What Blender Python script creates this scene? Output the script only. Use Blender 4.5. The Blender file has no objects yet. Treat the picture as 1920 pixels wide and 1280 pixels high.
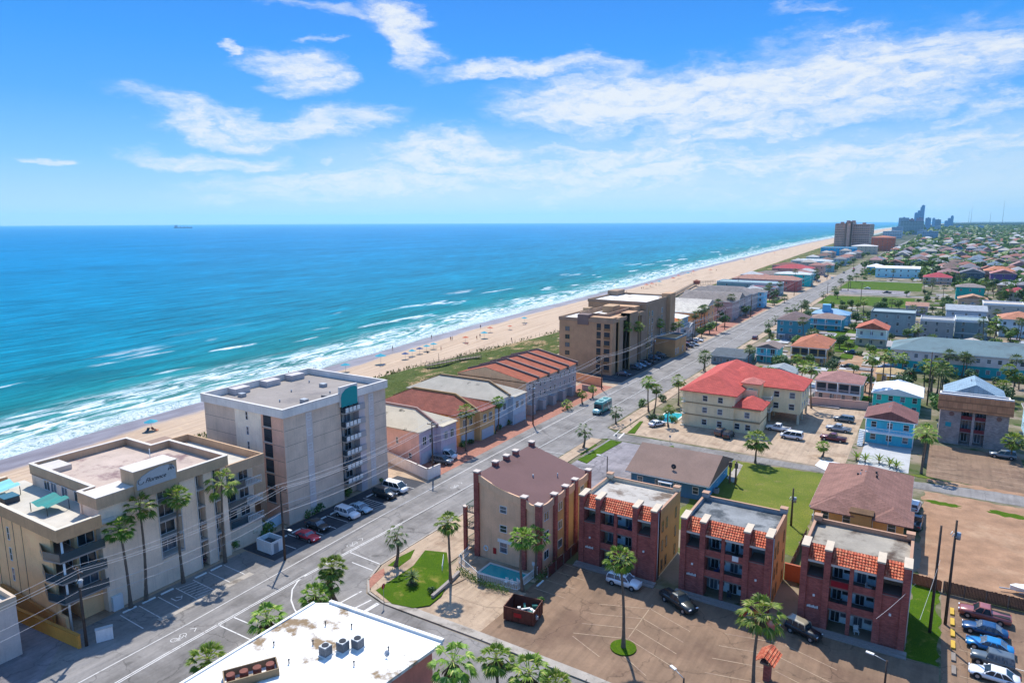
import bpy, math, random
from mathutils import Vector, Matrix, noise
RN = random.Random(7)
COL = bpy.context.scene.collection
PI = math.pi
rad = math.radians

# ---------------------------------------------------------------- materials
def s2l(c):
    return c/12.92 if c <= .04045 else ((c+.055)/1.055)**2.4
def hx(s, k=1.0):
    return tuple(min(.95, s2l(int(s[i:i+2], 16)/255)*k) for i in (0, 2, 4)) + (1,)
MATS = {}
def nm(name):
    m = bpy.data.materials.new(name); m.use_nodes = True
    nt = m.node_tree; b = nt.nodes['Principled BSDF']
    return m, nt, b
def nd(nt, t, **kw):
    n = nt.nodes.new(t)
    for k, v in kw.items():
        if k.startswith('i_'):
            key = k[2:]
            n.inputs[int(key) if key.isdigit() else key].default_value = v
        else: setattr(n, k, v)
    return n
def lk(nt, a, b): nt.links.new(a, b)
def mixc(nt, fac, a, b, mode='MIX'):
    n = nt.nodes.new('ShaderNodeMix'); n.data_type = 'RGBA'; n.blend_type = mode
    for sock, v in ((n.inputs[0], fac), (n.inputs[6], a), (n.inputs[7], b)):
        if hasattr(v, 'is_linked'): lk(nt, v, sock)
        elif isinstance(v, (int, float)): sock.default_value = v
        else: sock.default_value = v
    return n.outputs[2]
def mth(nt, op, a, b=None, c=None):
    n = nt.nodes.new('ShaderNodeMath'); n.operation = op
    for i, v in enumerate((a, b, c)):
        if v is None: continue
        if hasattr(v, 'is_linked'): lk(nt, v, n.inputs[i])
        else: n.inputs[i].default_value = v
    return n.outputs[0]
def rng(nt, v, a, b, c=0., d=1., smooth=True):
    n = nt.nodes.new('ShaderNodeMapRange'); n.interpolation_type = 'SMOOTHSTEP' if smooth else 'LINEAR'
    lk(nt, v, n.inputs[0])
    for i, x in enumerate((a, b, c, d)): n.inputs[i+1].default_value = x
    return n.outputs[0]
def nz(nt, vec, scale, detail=4, rough=.55, dist=0.):
    n = nd(nt, 'ShaderNodeTexNoise'); n.inputs['Scale'].default_value = scale
    n.inputs['Detail'].default_value = detail; n.inputs['Roughness'].default_value = rough
    n.inputs['Distortion'].default_value = dist
    if vec is not None: lk(nt, vec, n.inputs['Vector'])
    return n.outputs['Fac']
def gpos(nt, sx=1, sy=1, sz=1):
    g = nd(nt, 'ShaderNodeNewGeometry')
    m = nd(nt, 'ShaderNodeMapping'); m.inputs['Scale'].default_value = (sx, sy, sz)
    lk(nt, g.outputs['Position'], m.inputs['Vector']); return m.outputs[0]
def mat(name, col, rough=.85, gain=1., var=.25, scale=.6, objcol=False, bump=0, bscale=20, spec=.3, metal=0, var2=0, col2=None, c2scale=.15, c2lo=.5, c2hi=.65, streak=False, crack=0):
    """painted or mineral surface: base colour, slow mottling, fine grain, optional second colour in patches"""
    if name in MATS: return MATS[name]
    m, nt, b = nm(name)
    vec = gpos(nt)
    if objcol:
        oi = nd(nt, 'ShaderNodeObjectInfo'); base = oi.outputs['Color']
        if gain != 1.:
            gs = nd(nt, 'ShaderNodeVectorMath', operation='SCALE'); gs.inputs['Scale'].default_value = gain; lk(nt, base, gs.inputs[0]); base = gs.outputs[0]
    else:
        rgb = nd(nt, 'ShaderNodeRGB'); rgb.outputs[0].default_value = col; base = rgb.outputs[0]
    if col2 is not None:
        f2 = rng(nt, nz(nt, vec, c2scale, 6, .65), c2lo, c2hi)
        base = mixc(nt, f2, base, col2)
    n1 = nz(nt, vec, scale, 5, .6)
    fac = rng(nt, n1, .3, .7, 1-var, 1+var*.6, False)
    cmb = nd(nt, 'ShaderNodeCombineColor')
    for i in range(3): lk(nt, fac, cmb.inputs[i])
    base = mixc(nt, 1.0, base, cmb.outputs[0], 'MULTIPLY')
    n2 = nz(nt, vec, scale*14, 3, .6)
    fac2 = rng(nt, n2, .25, .75, 1-var*.5-var2, 1+var*.3, False)
    cm2 = nd(nt, 'ShaderNodeCombineColor')
    for i in range(3): lk(nt, fac2, cm2.inputs[i])
    base = mixc(nt, 1.0, base, cm2.outputs[0], 'MULTIPLY')
    if streak:
        vs = gpos(nt, 3.5, 3.5, .18)
        f3 = rng(nt, nz(nt, vs, 1.0, 4, .6), .45, .85, 1.0, .84)
        cm3 = nd(nt, 'ShaderNodeCombineColor')
        for i in range(3): lk(nt, f3, cm3.inputs[i])
        base = mixc(nt, 1.0, base, cm3.outputs[0], 'MULTIPLY')
    if crack:
        wn = nd(nt, 'ShaderNodeTexNoise'); wn.inputs['Scale'].default_value = .5; wn.inputs['Detail'].default_value = 5; lk(nt, vec, wn.inputs['Vector'])
        va = nd(nt, 'ShaderNodeVectorMath', operation='MULTIPLY_ADD'); lk(nt, wn.outputs['Color'], va.inputs[0]); va.inputs[1].default_value = (3.2, 3.2, 0); lk(nt, vec, va.inputs[2])
        vo = nd(nt, 'ShaderNodeTexVoronoi', feature='DISTANCE_TO_EDGE'); vo.inputs['Scale'].default_value = crack; lk(nt, va.outputs[0], vo.inputs['Vector'])
        cl_ = rng(nt, vo.outputs['Distance'], .0, .012, .62, 1.)
        st = rng(nt, nz(nt, vec, .55, 2, .4, .5), .66, .76, 1., .66)
        tw = rng(nt, nz(nt, gpos(nt, 1.6, .09, 1), 1., 3), .35, .75, 1.06, .86)
        cl_ = mth(nt, 'MULTIPLY', mth(nt, 'MULTIPLY', cl_, st), tw)
        cm4 = nd(nt, 'ShaderNodeCombineColor')
        for i in range(3): lk(nt, cl_, cm4.inputs[i])
        base = mixc(nt, 1.0, base, cm4.outputs[0], 'MULTIPLY')
    lk(nt, base, b.inputs['Base Color'])
    b.inputs['Roughness'].default_value = rough
    b.inputs['Specular IOR Level'].default_value = spec
    b.inputs['Metallic'].default_value = metal
    if bump:
        bp = nd(nt, 'ShaderNodeBump'); bp.inputs['Strength'].default_value = bump; bp.inputs['Distance'].default_value = .05
        lk(nt, nz(nt, vec, bscale, 3), bp.inputs['Height']); lk(nt, bp.outputs[0], b.inputs['Normal'])
    MATS[name] = m; return m
def brickmat(name, c1, c2, mortar, sx, sy, objcol=False, vec=None, rough=.85, msize=.02, bump=.0, var=.3, off=.5):
    if name in MATS: return MATS[name]
    m, nt, b = nm(name)
    tc = nd(nt, 'ShaderNodeTexCoord')
    v = gpos(nt)
    if vec == 'wall':      # run the courses round the walls: x+y along, z up
        sp = nd(nt, 'ShaderNodeSeparateXYZ'); lk(nt, v, sp.inputs[0])
        cb = nd(nt, 'ShaderNodeCombineXYZ'); lk(nt, mth(nt, 'ADD', sp.outputs[0], sp.outputs[1]), cb.inputs[0]); lk(nt, sp.outputs[2], cb.inputs[1])
        v2 = cb.outputs[0]
    else: v2 = v
    bt = nd(nt, 'ShaderNodeTexBrick', offset=off); bt.inputs['Scale'].default_value = 1
    lk(nt, v2, bt.inputs['Vector'])
    bt.inputs['Color1'].default_value = c1; bt.inputs['Color2'].default_value = c2; bt.inputs['Mortar'].default_value = mortar
    bt.inputs['Brick Width'].default_value = sx; bt.inputs['Row Height'].default_value = sy; bt.inputs['Mortar Size'].default_value = msize
    base = bt.outputs['Color']
    if objcol:
        oi = nd(nt, 'ShaderNodeObjectInfo'); base = mixc(nt, 1.0, base, oi.outputs['Color'], 'MULTIPLY')
    n1 = nz(nt, v, .5, 6, .65); fac = rng(nt, n1, .3, .7, 1-var, 1+var*.6, False)
    cmb = nd(nt, 'ShaderNodeCombineColor')
    for i in range(3): lk(nt, fac, cmb.inputs[i])
    base = mixc(nt, 1.0, base, cmb.outputs[0], 'MULTIPLY')
    lk(nt, base, b.inputs['Base Color']); b.inputs['Roughness'].default_value = rough; b.inputs['Specular IOR Level'].default_value = .25
    MATS[name] = m; return m

W1 = (.97, .97, .97, 1)
M_wall = mat('painted_stucco', None, objcol=True, gain=1.8, var=.16, scale=.35, streak=True, rough=.9)
M_roof = brickmat('roof_shingles', (1, 1, 1, 1), (.78, .76, .76, 1), (.55, .55, .55, 1), .9, .33, objcol=True, var=.25, msize=.03)
M_trim = mat('trim_paint', None, objcol=True, var=.08, scale=1.5, rough=.7)
M_glass, _nt, _b = nm('window_glass')
_oi = nd(_nt, 'ShaderNodeObjectInfo'); _g = nd(_nt, 'ShaderNodeNewGeometry')
_r = mth(_nt, 'FRACT', mth(_nt, 'ADD', _oi.outputs['Random'], mth(_nt, 'MULTIPLY', _g.outputs['Random Per Island'], 3.7)))
_cu = rng(_nt, _r, .62, .64)
_c2 = mixc(_nt, rng(_nt, nz(_nt, gpos(_nt, 6, 6, .4), 1., 2), .35, .65), (.16, .18, .2, 1), (.07, .09, .12, 1))
lk(_nt, mixc(_nt, _cu, (.018, .032, .042, 1), _c2), _b.inputs['Base Color']); _b.inputs['Roughness'].default_value = .12; _b.inputs['Specular IOR Level'].default_value = .6
M_frame = mat('white_frame', hx('d8d8d4', .9), rough=.5, var=.08)
M_dark = mat('dark_parts_and_shade', hx('3a3d42'), rough=.9, var=.3)  # dark grey fittings; also shade painted flat over openings
M_metal = mat('grey_metal', hx('9aa0a6'), rough=.45, var=.15, metal=.3)
M_white = mat('white_paint', hx('e9e9e4', .95), rough=.6, var=.08)
M_conc = mat('pale_concrete', hx('cdc2b4', .62), rough=.9, var=.22, scale=.4, col2=hx('a89c8e', .5), c2scale=.3, bump=.2)
M_brick = brickmat('red_brick', hx('b86456', .98), hx('9a4e46', .92), hx('8f6a66', .75), .42, .14, vec='wall', msize=.012)
M_wood = mat('weathered_wood', hx('8a7a6c', .8), rough=.9, var=.35, scale=1.5)
M_pole = mat('utility_pole_wood', hx('6b5a50', .6), rough=.9, var=.3, scale=2)
M_wire = mat('cable', hx('c9c9cc'), rough=.5, var=.05)
M_rub = mat('tyre_rubber', (.018, .018, .02, 1), rough=.8, var=.2)
M_rim = mat('wheel_rim', hx('a8adb2'), rough=.35, var=.1, metal=.6)
M_tail = mat('tail_lamp', (.45, .02, .02, 1), rough=.3, var=.05)
M_head = mat('head_lamp', (.8, .82, .85, 1), rough=.15, var=.05)
def carpaint():
    m, nt, b = nm('car_paint')
    oi = nd(nt, 'ShaderNodeObjectInfo'); lk(nt, oi.outputs['Color'], b.inputs['Base Color'])
    b.inputs['Roughness'].default_value = .32; b.inputs['Coat Weight'].default_value = .6; b.inputs['Coat Roughness'].default_value = .08
    b.inputs['Metallic'].default_value = .1
    return m
M_car = carpaint()

# ---------------------------------------------------------------- mesh builder
class MB:
    def __init__(s): s.v = []; s.f = []; s.mi = []; s.sm = []
    def quad(s, pts, m=0, smooth=False):
        n = len(s.v); s.v += [tuple(p) for p in pts]; s.f.append(tuple(range(n, n+len(pts)))); s.mi.append(m); s.sm.append(smooth); return s
    def box(s, x0, x1, y0, y1, z0, z1, m=0):
        if x0 > x1: x0, x1 = x1, x0
        if y0 > y1: y0, y1 = y1, y0
        n = len(s.v)
        s.v += [(x0, y0, z0), (x1, y0, z0), (x1, y1, z0), (x0, y1, z0), (x0, y0, z1), (x1, y0, z1), (x1, y1, z1), (x0, y1, z1)]
        for f in ((0, 3, 2, 1), (4, 5, 6, 7), (0, 1, 5, 4), (1, 2, 6, 5), (2, 3, 7, 6), (3, 0, 4, 7)):
            s.f.append(tuple(n+i for i in f)); s.mi.append(m); s.sm.append(False)
        return s
    def obox(s, c, ax, L, W, z0, z1, m=0):
        """oriented box: centre c(x,y), direction angle ax, length L, width W"""
        d = (math.cos(ax), math.sin(ax)); e = (-d[1], d[0]); n = len(s.v)
        for z in (z0, z1):
            for a, b in ((-1, -1), (1, -1), (1, 1), (-1, 1)):
                s.v.append((c[0]+d[0]*a*L/2+e[0]*b*W/2, c[1]+d[1]*a*L/2+e[1]*b*W/2, z))
        for f in ((0, 3, 2, 1), (4, 5, 6, 7), (0, 1, 5, 4), (1, 2, 6, 5), (2, 3, 7, 6), (3, 0, 4, 7)):
            s.f.append(tuple(n+i for i in f)); s.mi.append(m); s.sm.append(False)
        return s
    def prism(s, poly, z0, z1, m=0):
        a = sum(poly[i][0]*poly[(i+1) % len(poly)][1]-poly[(i+1) % len(poly)][0]*poly[i][1] for i in range(len(poly)))
        if a < 0: poly = poly[::-1]
        n = len(s.v); k = len(poly)
        s.v += [(p[0], p[1], z0) for p in poly]+[(p[0], p[1], z1) for p in poly]
        s.f.append(tuple(n+i for i in reversed(range(k)))); s.mi.append(m); s.sm.append(False)
        s.f.append(tuple(n+k+i for i in range(k))); s.mi.append(m); s.sm.append(False)
        for i in range(k):
            j = (i+1) % k
            s.f.append((n+i, n+j, n+k+j, n+k+i)); s.mi.append(m); s.sm.append(False)
        return s
    def tube(s, p0, p1, r0, r1=None, k=8, m=0, caps=True, smooth=True):
        if r1 is None: r1 = r0
        p0 = Vector(p0); p1 = Vector(p1); d = (p1-p0)
        if d.length < 1e-6: return s
        d.normalize(); u = d.orthogonal().normalized(); w = d.cross(u); n = len(s.v)
        for p, r in ((p0, r0), (p1, r1)):
            for i in range(k):
                a = 2*PI*i/k; s.v.append(tuple(p+(u*math.cos(a)+w*math.sin(a))*r))
        for i in range(k):
            j = (i+1) % k; s.f.append((n+i, n+j, n+k+j, n+k+i)); s.mi.append(m); s.sm.append(smooth)
        if caps:
            s.f.append(tuple(n+i for i in reversed(range(k)))); s.mi.append(m); s.sm.append(False)
            s.f.append(tuple(n+k+i for i in range(k))); s.mi.append(m); s.sm.append(False)
        return s
    def loft(s, secs, m=0, smooth=True, closed=True, caps=True):
        n = len(s.v); k = len(secs[0])
        for sec in secs: s.v += [tuple(p) for p in sec]
        for a in range(len(secs)-1):
            for i in range(k if closed else k-1):
                j = (i+1) % k
                s.f.append((n+a*k+i, n+a*k+j, n+(a+1)*k+j, n+(a+1)*k+i)); s.mi.append(m); s.sm.append(smooth)
        if caps:
            s.f.append(tuple(n+i for i in reversed(range(k)))); s.mi.append(m); s.sm.append(False)
            q = n+(len(secs)-1)*k; s.f.append(tuple(q+i for i in range(k))); s.mi.append(m); s.sm.append(False)
        return s
    def mesh(s, name, mats):
        me = bpy.data.meshes.new(name); me.from_pydata(s.v, [], s.f)
        for m in (mats if isinstance(mats, (list, tuple)) else [mats]): me.materials.append(m)
        me.polygons.foreach_set('material_index', s.mi); me.polygons.foreach_set('use_smooth', s.sm); me.update(); return me
    def build(s, name, mats, parent=None, loc=None, col=None):
        o = bpy.data.objects.new(name, s.mesh(name, mats)); COL.objects.link(o)
        if parent: o.parent = parent
        if loc: o.location = loc
        if col: o.color = col
        return o
def inst(name, me, parent=None, loc=(0, 0, 0), rot=0, scale=None, col=None):
    o = bpy.data.objects.new(name, me); COL.objects.link(o)
    if parent: o.parent = parent
    o.location = loc; o.rotation_euler = (0, 0, rot)
    if scale: o.scale = scale
    if col: o.color = col
    return o
def tag(o, label, cat, group=None, kind=None):
    o['label'] = label
    if cat: o['category'] = cat
    if group: o['group'] = group
    if kind: o['kind'] = kind
    return o
def thing(name, label, cat, loc=(0, 0, 0), rot=0, group=None):
    o = bpy.data.objects.new(name, None); COL.objects.link(o); o.empty_display_size = .5
    o.location = loc; o.rotation_euler = (0, 0, rot)
    return tag(o, label, cat, group)
def struct(name, mb, m, loc=None):
    o = mb.build(name, m, None, loc); o['kind'] = 'structure'; return o
def sheet(name, poly, z, m):
    mb = MB(); a = sum(poly[i][0]*poly[(i+1) % len(poly)][1]-poly[(i+1) % len(poly)][0]*poly[i][1] for i in range(len(poly)))
    if a < 0: poly = poly[::-1]
    mb.quad([(p[0], p[1], z) for p in poly]); return struct(name, mb, m)
def rect(x0, x1, y0, y1): return [(x0, y0), (x1, y0), (x1, y1), (x0, y1)]
def copy_tree(o, parent=None):
    c = o.copy(); COL.objects.link(c)
    if parent: c.parent = parent
    for ch in list(o.children): copy_tree(ch, c)
    return c
ORD = ['first', 'second', 'third', 'fourth', 'fifth', 'sixth', 'seventh', 'eighth', 'ninth', 'tenth', 'eleventh', 'twelfth', 'thirteenth', 'fourteenth', 'fifteenth', 'sixteenth', 'seventeenth', 'eighteenth', 'nineteenth', 'twentieth']
ORD += ['twenty '+q for q in ORD[:9]]+['thirtieth']+['thirty '+q for q in ORD[:9]]+['fortieth']+['forty '+q for q in ORD[:9]]

# windows: a frame with a pane as its child; face S looks to -Y, E to +X, N to +Y, W to -X
WM = {}
def win(parent, face, a, b, z, w, h, style='plain', name='window', col=None):
    """face S/N: a = x centre, b = y of the wall; face E/W: a = y centre, b = x of the wall"""
    key = (round(w, 2), round(h, 2), style)
    if key not in WM:
        f = MB(); t = .07
        f.box(-w/2-t, -w/2, -.05, .02, -h/2-t, h/2+t).box(w/2, w/2+t, -.05, .02, -h/2-t, h/2+t)
        f.box(-w/2, w/2, -.05, .02, h/2, h/2+t).box(-w/2, w/2, -.08, .02, -h/2-t, -h/2)
        if style in ('sash', 'plain'): f.box(-w/2, w/2, -.04, .02, -.03, .03)
        if style in ('slide', 'door'): f.box(-.03, .03, -.04, .02, -h/2, h/2)
        p = MB().box(-w/2, w/2, -.02, .02, -h/2, h/2)
        WM[key] = (f.mesh(name+'_frame', M_trim), p.mesh('pane', M_glass))
    rot = {'S': 0, 'E': PI/2, 'N': PI, 'W': -PI/2}[face]
    loc = (a, b, z) if face in 'SN' else (b, a, z)
    o = inst(name, WM[key][0], parent, loc, rot, col=col or (.75, .75, .73, 1))
    inst('pane', WM[key][1], o); return o
def rail(w, h=1.0, style='bars'):
    mb = MB(); mb.box(-w/2, w/2, -.03, .03, h-.07, h); mb.box(-w/2, w/2, -.02, .02, .06, .1)
    n = max(2, int(w/.28))
    for i in range(n+1):
        x = -w/2+.02+(w-.04)*i/n; mb.box(x-.02, x+.02, -.02, .02, 0, h-.07)
    return mb

# ---------------------------------------------------------------- camera, sun, sky
cam = bpy.data.cameras.new('camera'); co = bpy.data.objects.new('camera', cam); COL.objects.link(co)
cam.sensor_width = 36; cam.lens = 24; cam.clip_start = 1; cam.clip_end = 90000
co.matrix_world = Matrix.Translation((0, 0, 50)) @ Matrix([[0.850181, -0.0873, 0.519202], [0.526474, 0.148697, -0.837087], [-0.004126, 0.985022, 0.17238]]).to_4x4()
bpy.context.scene.camera = co
SUN = Vector((-.43, .55, 1.0)).normalized()
sl = bpy.data.lights.new('sun', 'SUN'); sl.energy = 3.05; sl.angle = rad(.5); sl.color = (1, .955, .88)
so = bpy.data.objects.new('sun', sl); COL.objects.link(so)
so.rotation_euler = SUN.to_track_quat('Z', 'Y').to_euler(); so.location = (0, 0, 120)
sc = bpy.context.scene
sc.view_settings.view_transform = 'Standard'; sc.view_settings.look = 'None'; sc.view_settings.gamma = 1
sc.view_settings.exposure = .95
sc.cycles.volume_bounces = 1
w = bpy.data.worlds.new('World'); sc.world = w; w.use_nodes = True
nt = w.node_tree; bg = nt.nodes['Background']; bg.inputs['Strength'].default_value = .15
sky = nd(nt, 'ShaderNodeTexSky', sky_type='NISHITA', sun_disc=False)
sky.sun_elevation = math.asin(SUN.z); sky.sun_rotation = math.atan2(SUN.x, SUN.y)
sky.air_density = 1.0; sky.dust_density = .3; sky.ozone_density = 3.0
hs = nd(nt, 'ShaderNodeHueSaturation'); hs.inputs['Saturation'].default_value = 1.15; hs.inputs['Value'].default_value = 1.0
lk(nt, sky.outputs[0], hs.inputs['Color'])
tc = nd(nt, 'ShaderNodeTexCoord'); sp = nd(nt, 'ShaderNodeSeparateXYZ'); lk(nt, tc.outputs['Generated'], sp.inputs[0])
az = mth(nt, 'MULTIPLY', mth(nt, 'ARCTAN2', mth(nt, 'MULTIPLY', sp.outputs[0], -1.), sp.outputs[1]), 57.2958)
el = mth(nt, 'MULTIPLY', mth(nt, 'ARCSINE', sp.outputs[2]), 57.2958)
ae = nd(nt, 'ShaderNodeCombineXYZ'); lk(nt, az, ae.inputs[0]); lk(nt, el, ae.inputs[1])
# clear sky near the horizon: pale haze rising into deep blue, the physical sky above
K_ = .92/(.15*1.93)
srp = nd(nt, 'ShaderNodeValToRGB'); e = srp.color_ramp
lk(nt, rng(nt, el, 0, 30, 0, 1, False), srp.inputs[0])
SKY = [(0, 'b4d6ea'), (.05, 'a4d2f2'), (.16, '70bcf8'), (.30, '38a2fc'), (.44, '0a94fa'), (.55, '0088f6'), (1, '0078e0')]
e.elements.remove(e.elements[1])
for i_, (p_, c_) in enumerate(SKY):
    q_ = e.elements[0] if i_ == 0 else e.elements.new(p_)
    q_.position = p_; q_.color = tuple(s2l(int(c_[j:j+2], 16)/255) for j in (0, 2, 4))+(1,)
srs = nd(nt, 'ShaderNodeVectorMath', operation='SCALE'); srs.inputs['Scale'].default_value = K_; lk(nt, srp.outputs[0], srs.inputs[0])
skyc = mixc(nt, rng(nt, el, 40, 18, 0, .92), hs.outputs[0], srs.outputs[0])
# warp the sky position so that cloud edges fray into wisps
nw = nd(nt, 'ShaderNodeTexNoise'); nw.inputs['Scale'].default_value = .16; nw.inputs['Detail'].default_value = 8; nw.inputs['Roughness'].default_value = .62
mp0 = nd(nt, 'ShaderNodeMapping'); mp0.inputs['Scale'].default_value = (.55, 1.5, 1); mp0.inputs['Rotation'].default_value = (0, 0, rad(8))
lk(nt, ae.outputs[0], mp0.inputs[0]); lk(nt, mp0.outputs[0], nw.inputs['Vector'])
wv = nd(nt, 'ShaderNodeVectorMath', operation='SUBTRACT'); lk(nt, nw.outputs['Color'], wv.inputs[0]); wv.inputs[1].default_value = (.5, .5, .5)
ws = nd(nt, 'ShaderNodeVectorMath', operation='MULTIPLY'); lk(nt, wv.outputs[0], ws.inputs[0]); ws.inputs[1].default_value = (13, 6.5, 0)
wa = nd(nt, 'ShaderNodeVectorMath', operation='ADD'); lk(nt, ae.outputs[0], wa.inputs[0]); lk(nt, ws.outputs[0], wa.inputs[1])
total = None
# cloud streaks: azimuth/elevation of the middle, half length, half thickness (degrees), tilt, density
CL = [((40.67,14.87), 5.5, 1.7, -16, .95), ((46.05,15.72), 6, .8, -3, .5), ((39.47,13.61), 2.2, 1.9, -30, .9),
      ((48.26,11.02), 4.2, 1.6, -8, .85), ((51.6,12.46), 1.2, .5, 0, .8), ((47.36,13.1), 1.8, .5, 0, .6),
      ((53.43,7.56), 9, 1.7, -8, .8), ((46.07,7.45), 7, 1.6, 6, .7), ((55.46,4.93), 7.5, 1.2, 0, .75), ((65.73,4.52), 2.2, .5, 0, .7),
      ((21.57,9.65), 14, 3.0, 5, .95), ((9.86,10.16), 18, 3.2, 9, .9), ((30.02,11.98), 11, 1.1, 0, .8), ((1.34,9.76), 14, 3.0, 12, .8),
      ((36.08,4.95), 10, 2.2, -3, .85), ((21.43,4.42), 16, 3.0, 0, .8), ((5.88,4.35), 20, 2.6, 3, .75), ((42.98,2.83), 16, 1.8, 0, .75),
      ((30.01,3.04), 16, 1.6, 0, .7), ((-1.93,7.25), 5, 1.2, 12, .7), ((9.42,14.35), 3, .6, 0, .45), ((2.6,5.84), 9, 1.0, 2, .6),
      ((13.43,6.98), 16, 1.2, 4, .8), ((48.78,1.76), 12, 1.2, 0, .55), ((9.32,1.74), 24, 1.6, 0, .5), ((62.39,13.58), 7, .7, -6, .0), ((46.6,4.97), 1.5, .5, 0, .6)]
for (a0, e0), la, le, tilt, dens in CL:
    if dens <= 0: continue
    mp = nd(nt, 'ShaderNodeMapping', vector_type='TEXTURE')
    # azimuth grows to the left of the view, so the tilt is mirrored
    mp.inputs['Location'].default_value = (a0, e0, 0); mp.inputs['Rotation'].default_value = (0, 0, rad(-tilt)); mp.inputs['Scale'].default_value = (la, le, 1)
    lk(nt, wa.outputs[0], mp.inputs[0])
    ln = nd(nt, 'ShaderNodeVectorMath', operation='LENGTH'); lk(nt, mp.outputs[0], ln.inputs[0])
    r_ = rng(nt, ln.outputs['Value'], .25, 1.25, dens, 0)
    total = r_ if total is None else mth(nt, 'MAXIMUM', total, r_)
fm = nd(nt, 'ShaderNodeMapping'); fm.inputs['Scale'].default_value = (.30, 1.05, 1); fm.inputs['Rotation'].default_value = (0, 0, rad(-14)); lk(nt, wa.outputs[0], fm.inputs[0])
fib = nz(nt, fm.outputs[0], 1.0, 12, .68, .3)
fm2 = nd(nt, 'ShaderNodeMapping'); fm2.inputs['Scale'].default_value = (.5, 1.2, 1); lk(nt, ae.outputs[0], fm2.inputs[0])
fib2 = nz(nt, fm2.outputs[0], 1.0, 12, .68)
dn = mth(nt, 'MULTIPLY', total, rng(nt, fib, .28, .60, .42, 1.08, False))
dn = mth(nt, 'MULTIPLY', dn, rng(nt, fib2, .3, .6, .68, 1.05, False))
dn = rng(nt, dn, .08, .92, 0, .93)
veil = mth(nt, 'MULTIPLY', mth(nt, 'MULTIPLY', rng(nt, el, .2, 2.5), rng(nt, el, 8.5, 4.5)), rng(nt, az, 60, 34, .0, .42)); dn = mth(nt, 'MAXIMUM', dn, mth(nt, 'MULTIPLY', veil, rng(nt, fib, .3, .6, .6, 1.)))
below = rng(nt, el, -.5, .3); dn = mth(nt, 'MULTIPLY', dn, below)
cc = mixc(nt, dn, skyc, (3.0, 3.12, 3.24, 1))
lk(nt, cc, bg.inputs['Color'])

# ---------------------------------------------------------------- ground, sea, beach
def interp(tab, y):
    if y <= tab[0][0]: return tab[0][1]
    for (a, b), (c, d) in zip(tab, tab[1:]):
        if y <= c: return b+(d-b)*(y-a)/(c-a)
    return tab[-1][1]
SHORE = [(-200, -160), (40, -168), (62, -171), (88, -175), (116, -178), (151, -180), (193, -186), (284, -196), (390, -203), (536, -208), (730, -222), (1220, -244), (1700, -262), (2600, -282), (3500, -290), (5000, -300), (8000, -250), (14000, 100), (22000, 600)]
DUNE = [(-200, -133), (60, -138), (120, -146), (165, -151), (190, -150), (267, -144), (417, -144), (629, -153), (1090, -174), (1690, -200), (2600, -226), (3500, -234), (5000, -244), (8000, -190), (14000, 160), (22000, 700)]
YS = [-200, -100, -40, 0, 20, 40, 60, 80, 100, 120, 140, 160, 180, 200, 225, 250, 275, 300, 330, 360, 400, 440, 480, 530, 580, 640, 700, 780, 860, 960, 1080, 1220, 1400, 1700, 2100, 2600, 3500, 5000, 8000, 14000, 22000]
def strip(name, offs, zf, m, base):
    vs = []; fs = []; uv = []
    for y in YS:
        for o in offs:
            x = interp(base, y)+o; vs.append((x, y, zf(o, x, y))); uv.append((o, y))
    k = len(offs)
    for j in range(len(YS)-1):
        for i in range(k-1):
            a, b, c, d = j*k+i, j*k+i+1, (j+1)*k+i+1, (j+1)*k+i
            fs.append((a, b, c, d) if offs[1] > offs[0] else (a, d, c, b))
    me = bpy.data.meshes.new(name); me.from_pydata(vs, [], fs); me.materials.append(m)
    ul = me.uv_layers.new(name='shore')
    for l in me.loops: ul.data[l.index].uv = uv[l.vertex_index]
    me.update(); o = bpy.data.objects.new(name, me); COL.objects.link(o); o['kind'] = 'structure'; return o

# sea: offset from the water's edge is u (negative seaward), v runs along the shore
m, nt, b = nm('sea_water')
uvn = nd(nt, 'ShaderNodeUVMap', uv_map='shore'); s_ = nd(nt, 'ShaderNodeSeparateXYZ'); lk(nt, uvn.outputs[0], s_.inputs[0])
d = mth(nt, 'MULTIPLY', s_.outputs[0], -1.); v = s_.outputs[1]
wp = nd(nt, 'ShaderNodeCombineXYZ'); lk(nt, mth(nt, 'MULTIPLY', d, .035), wp.inputs[0]); lk(nt, mth(nt, 'MULTIPLY', v, .012), wp.inputs[1])
warp = nz(nt, wp.outputs[0], 1.0, 5, .6)
wd = mth(nt, 'ADD', d, mth(nt, 'MULTIPLY', mth(nt, 'SUBTRACT', warp, .5), 34.))
cr = nd(nt, 'ShaderNodeValToRGB'); e = cr.color_ramp
lk(nt, rng(nt, mth(nt, 'POWER', mth(nt, 'MAXIMUM', wd, 0.), .4), 0, 33, 0, 1, False), cr.inputs[0])
stops = [(.0, '8fa89c', .5), (.09, '5cb0a8', .5), (.14, '1a9ca4', .5), (.20, '049ab8', .53), (.28, '0098c2', .54), (.42, '0096cc', .55), (.62, '0094d0', .55), (1, '1094cc', .55)]
e.elements[0].position = 0; e.elements[0].color = hx(stops[0][1], stops[0][2]); e.elements[1].position = 1; e.elements[1].color = hx(stops[-1][1], stops[-1][2])
for p, c_, k_ in stops[1:-1]:
    q = e.elements.new(p); q.color = hx(c_, k_)
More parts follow.
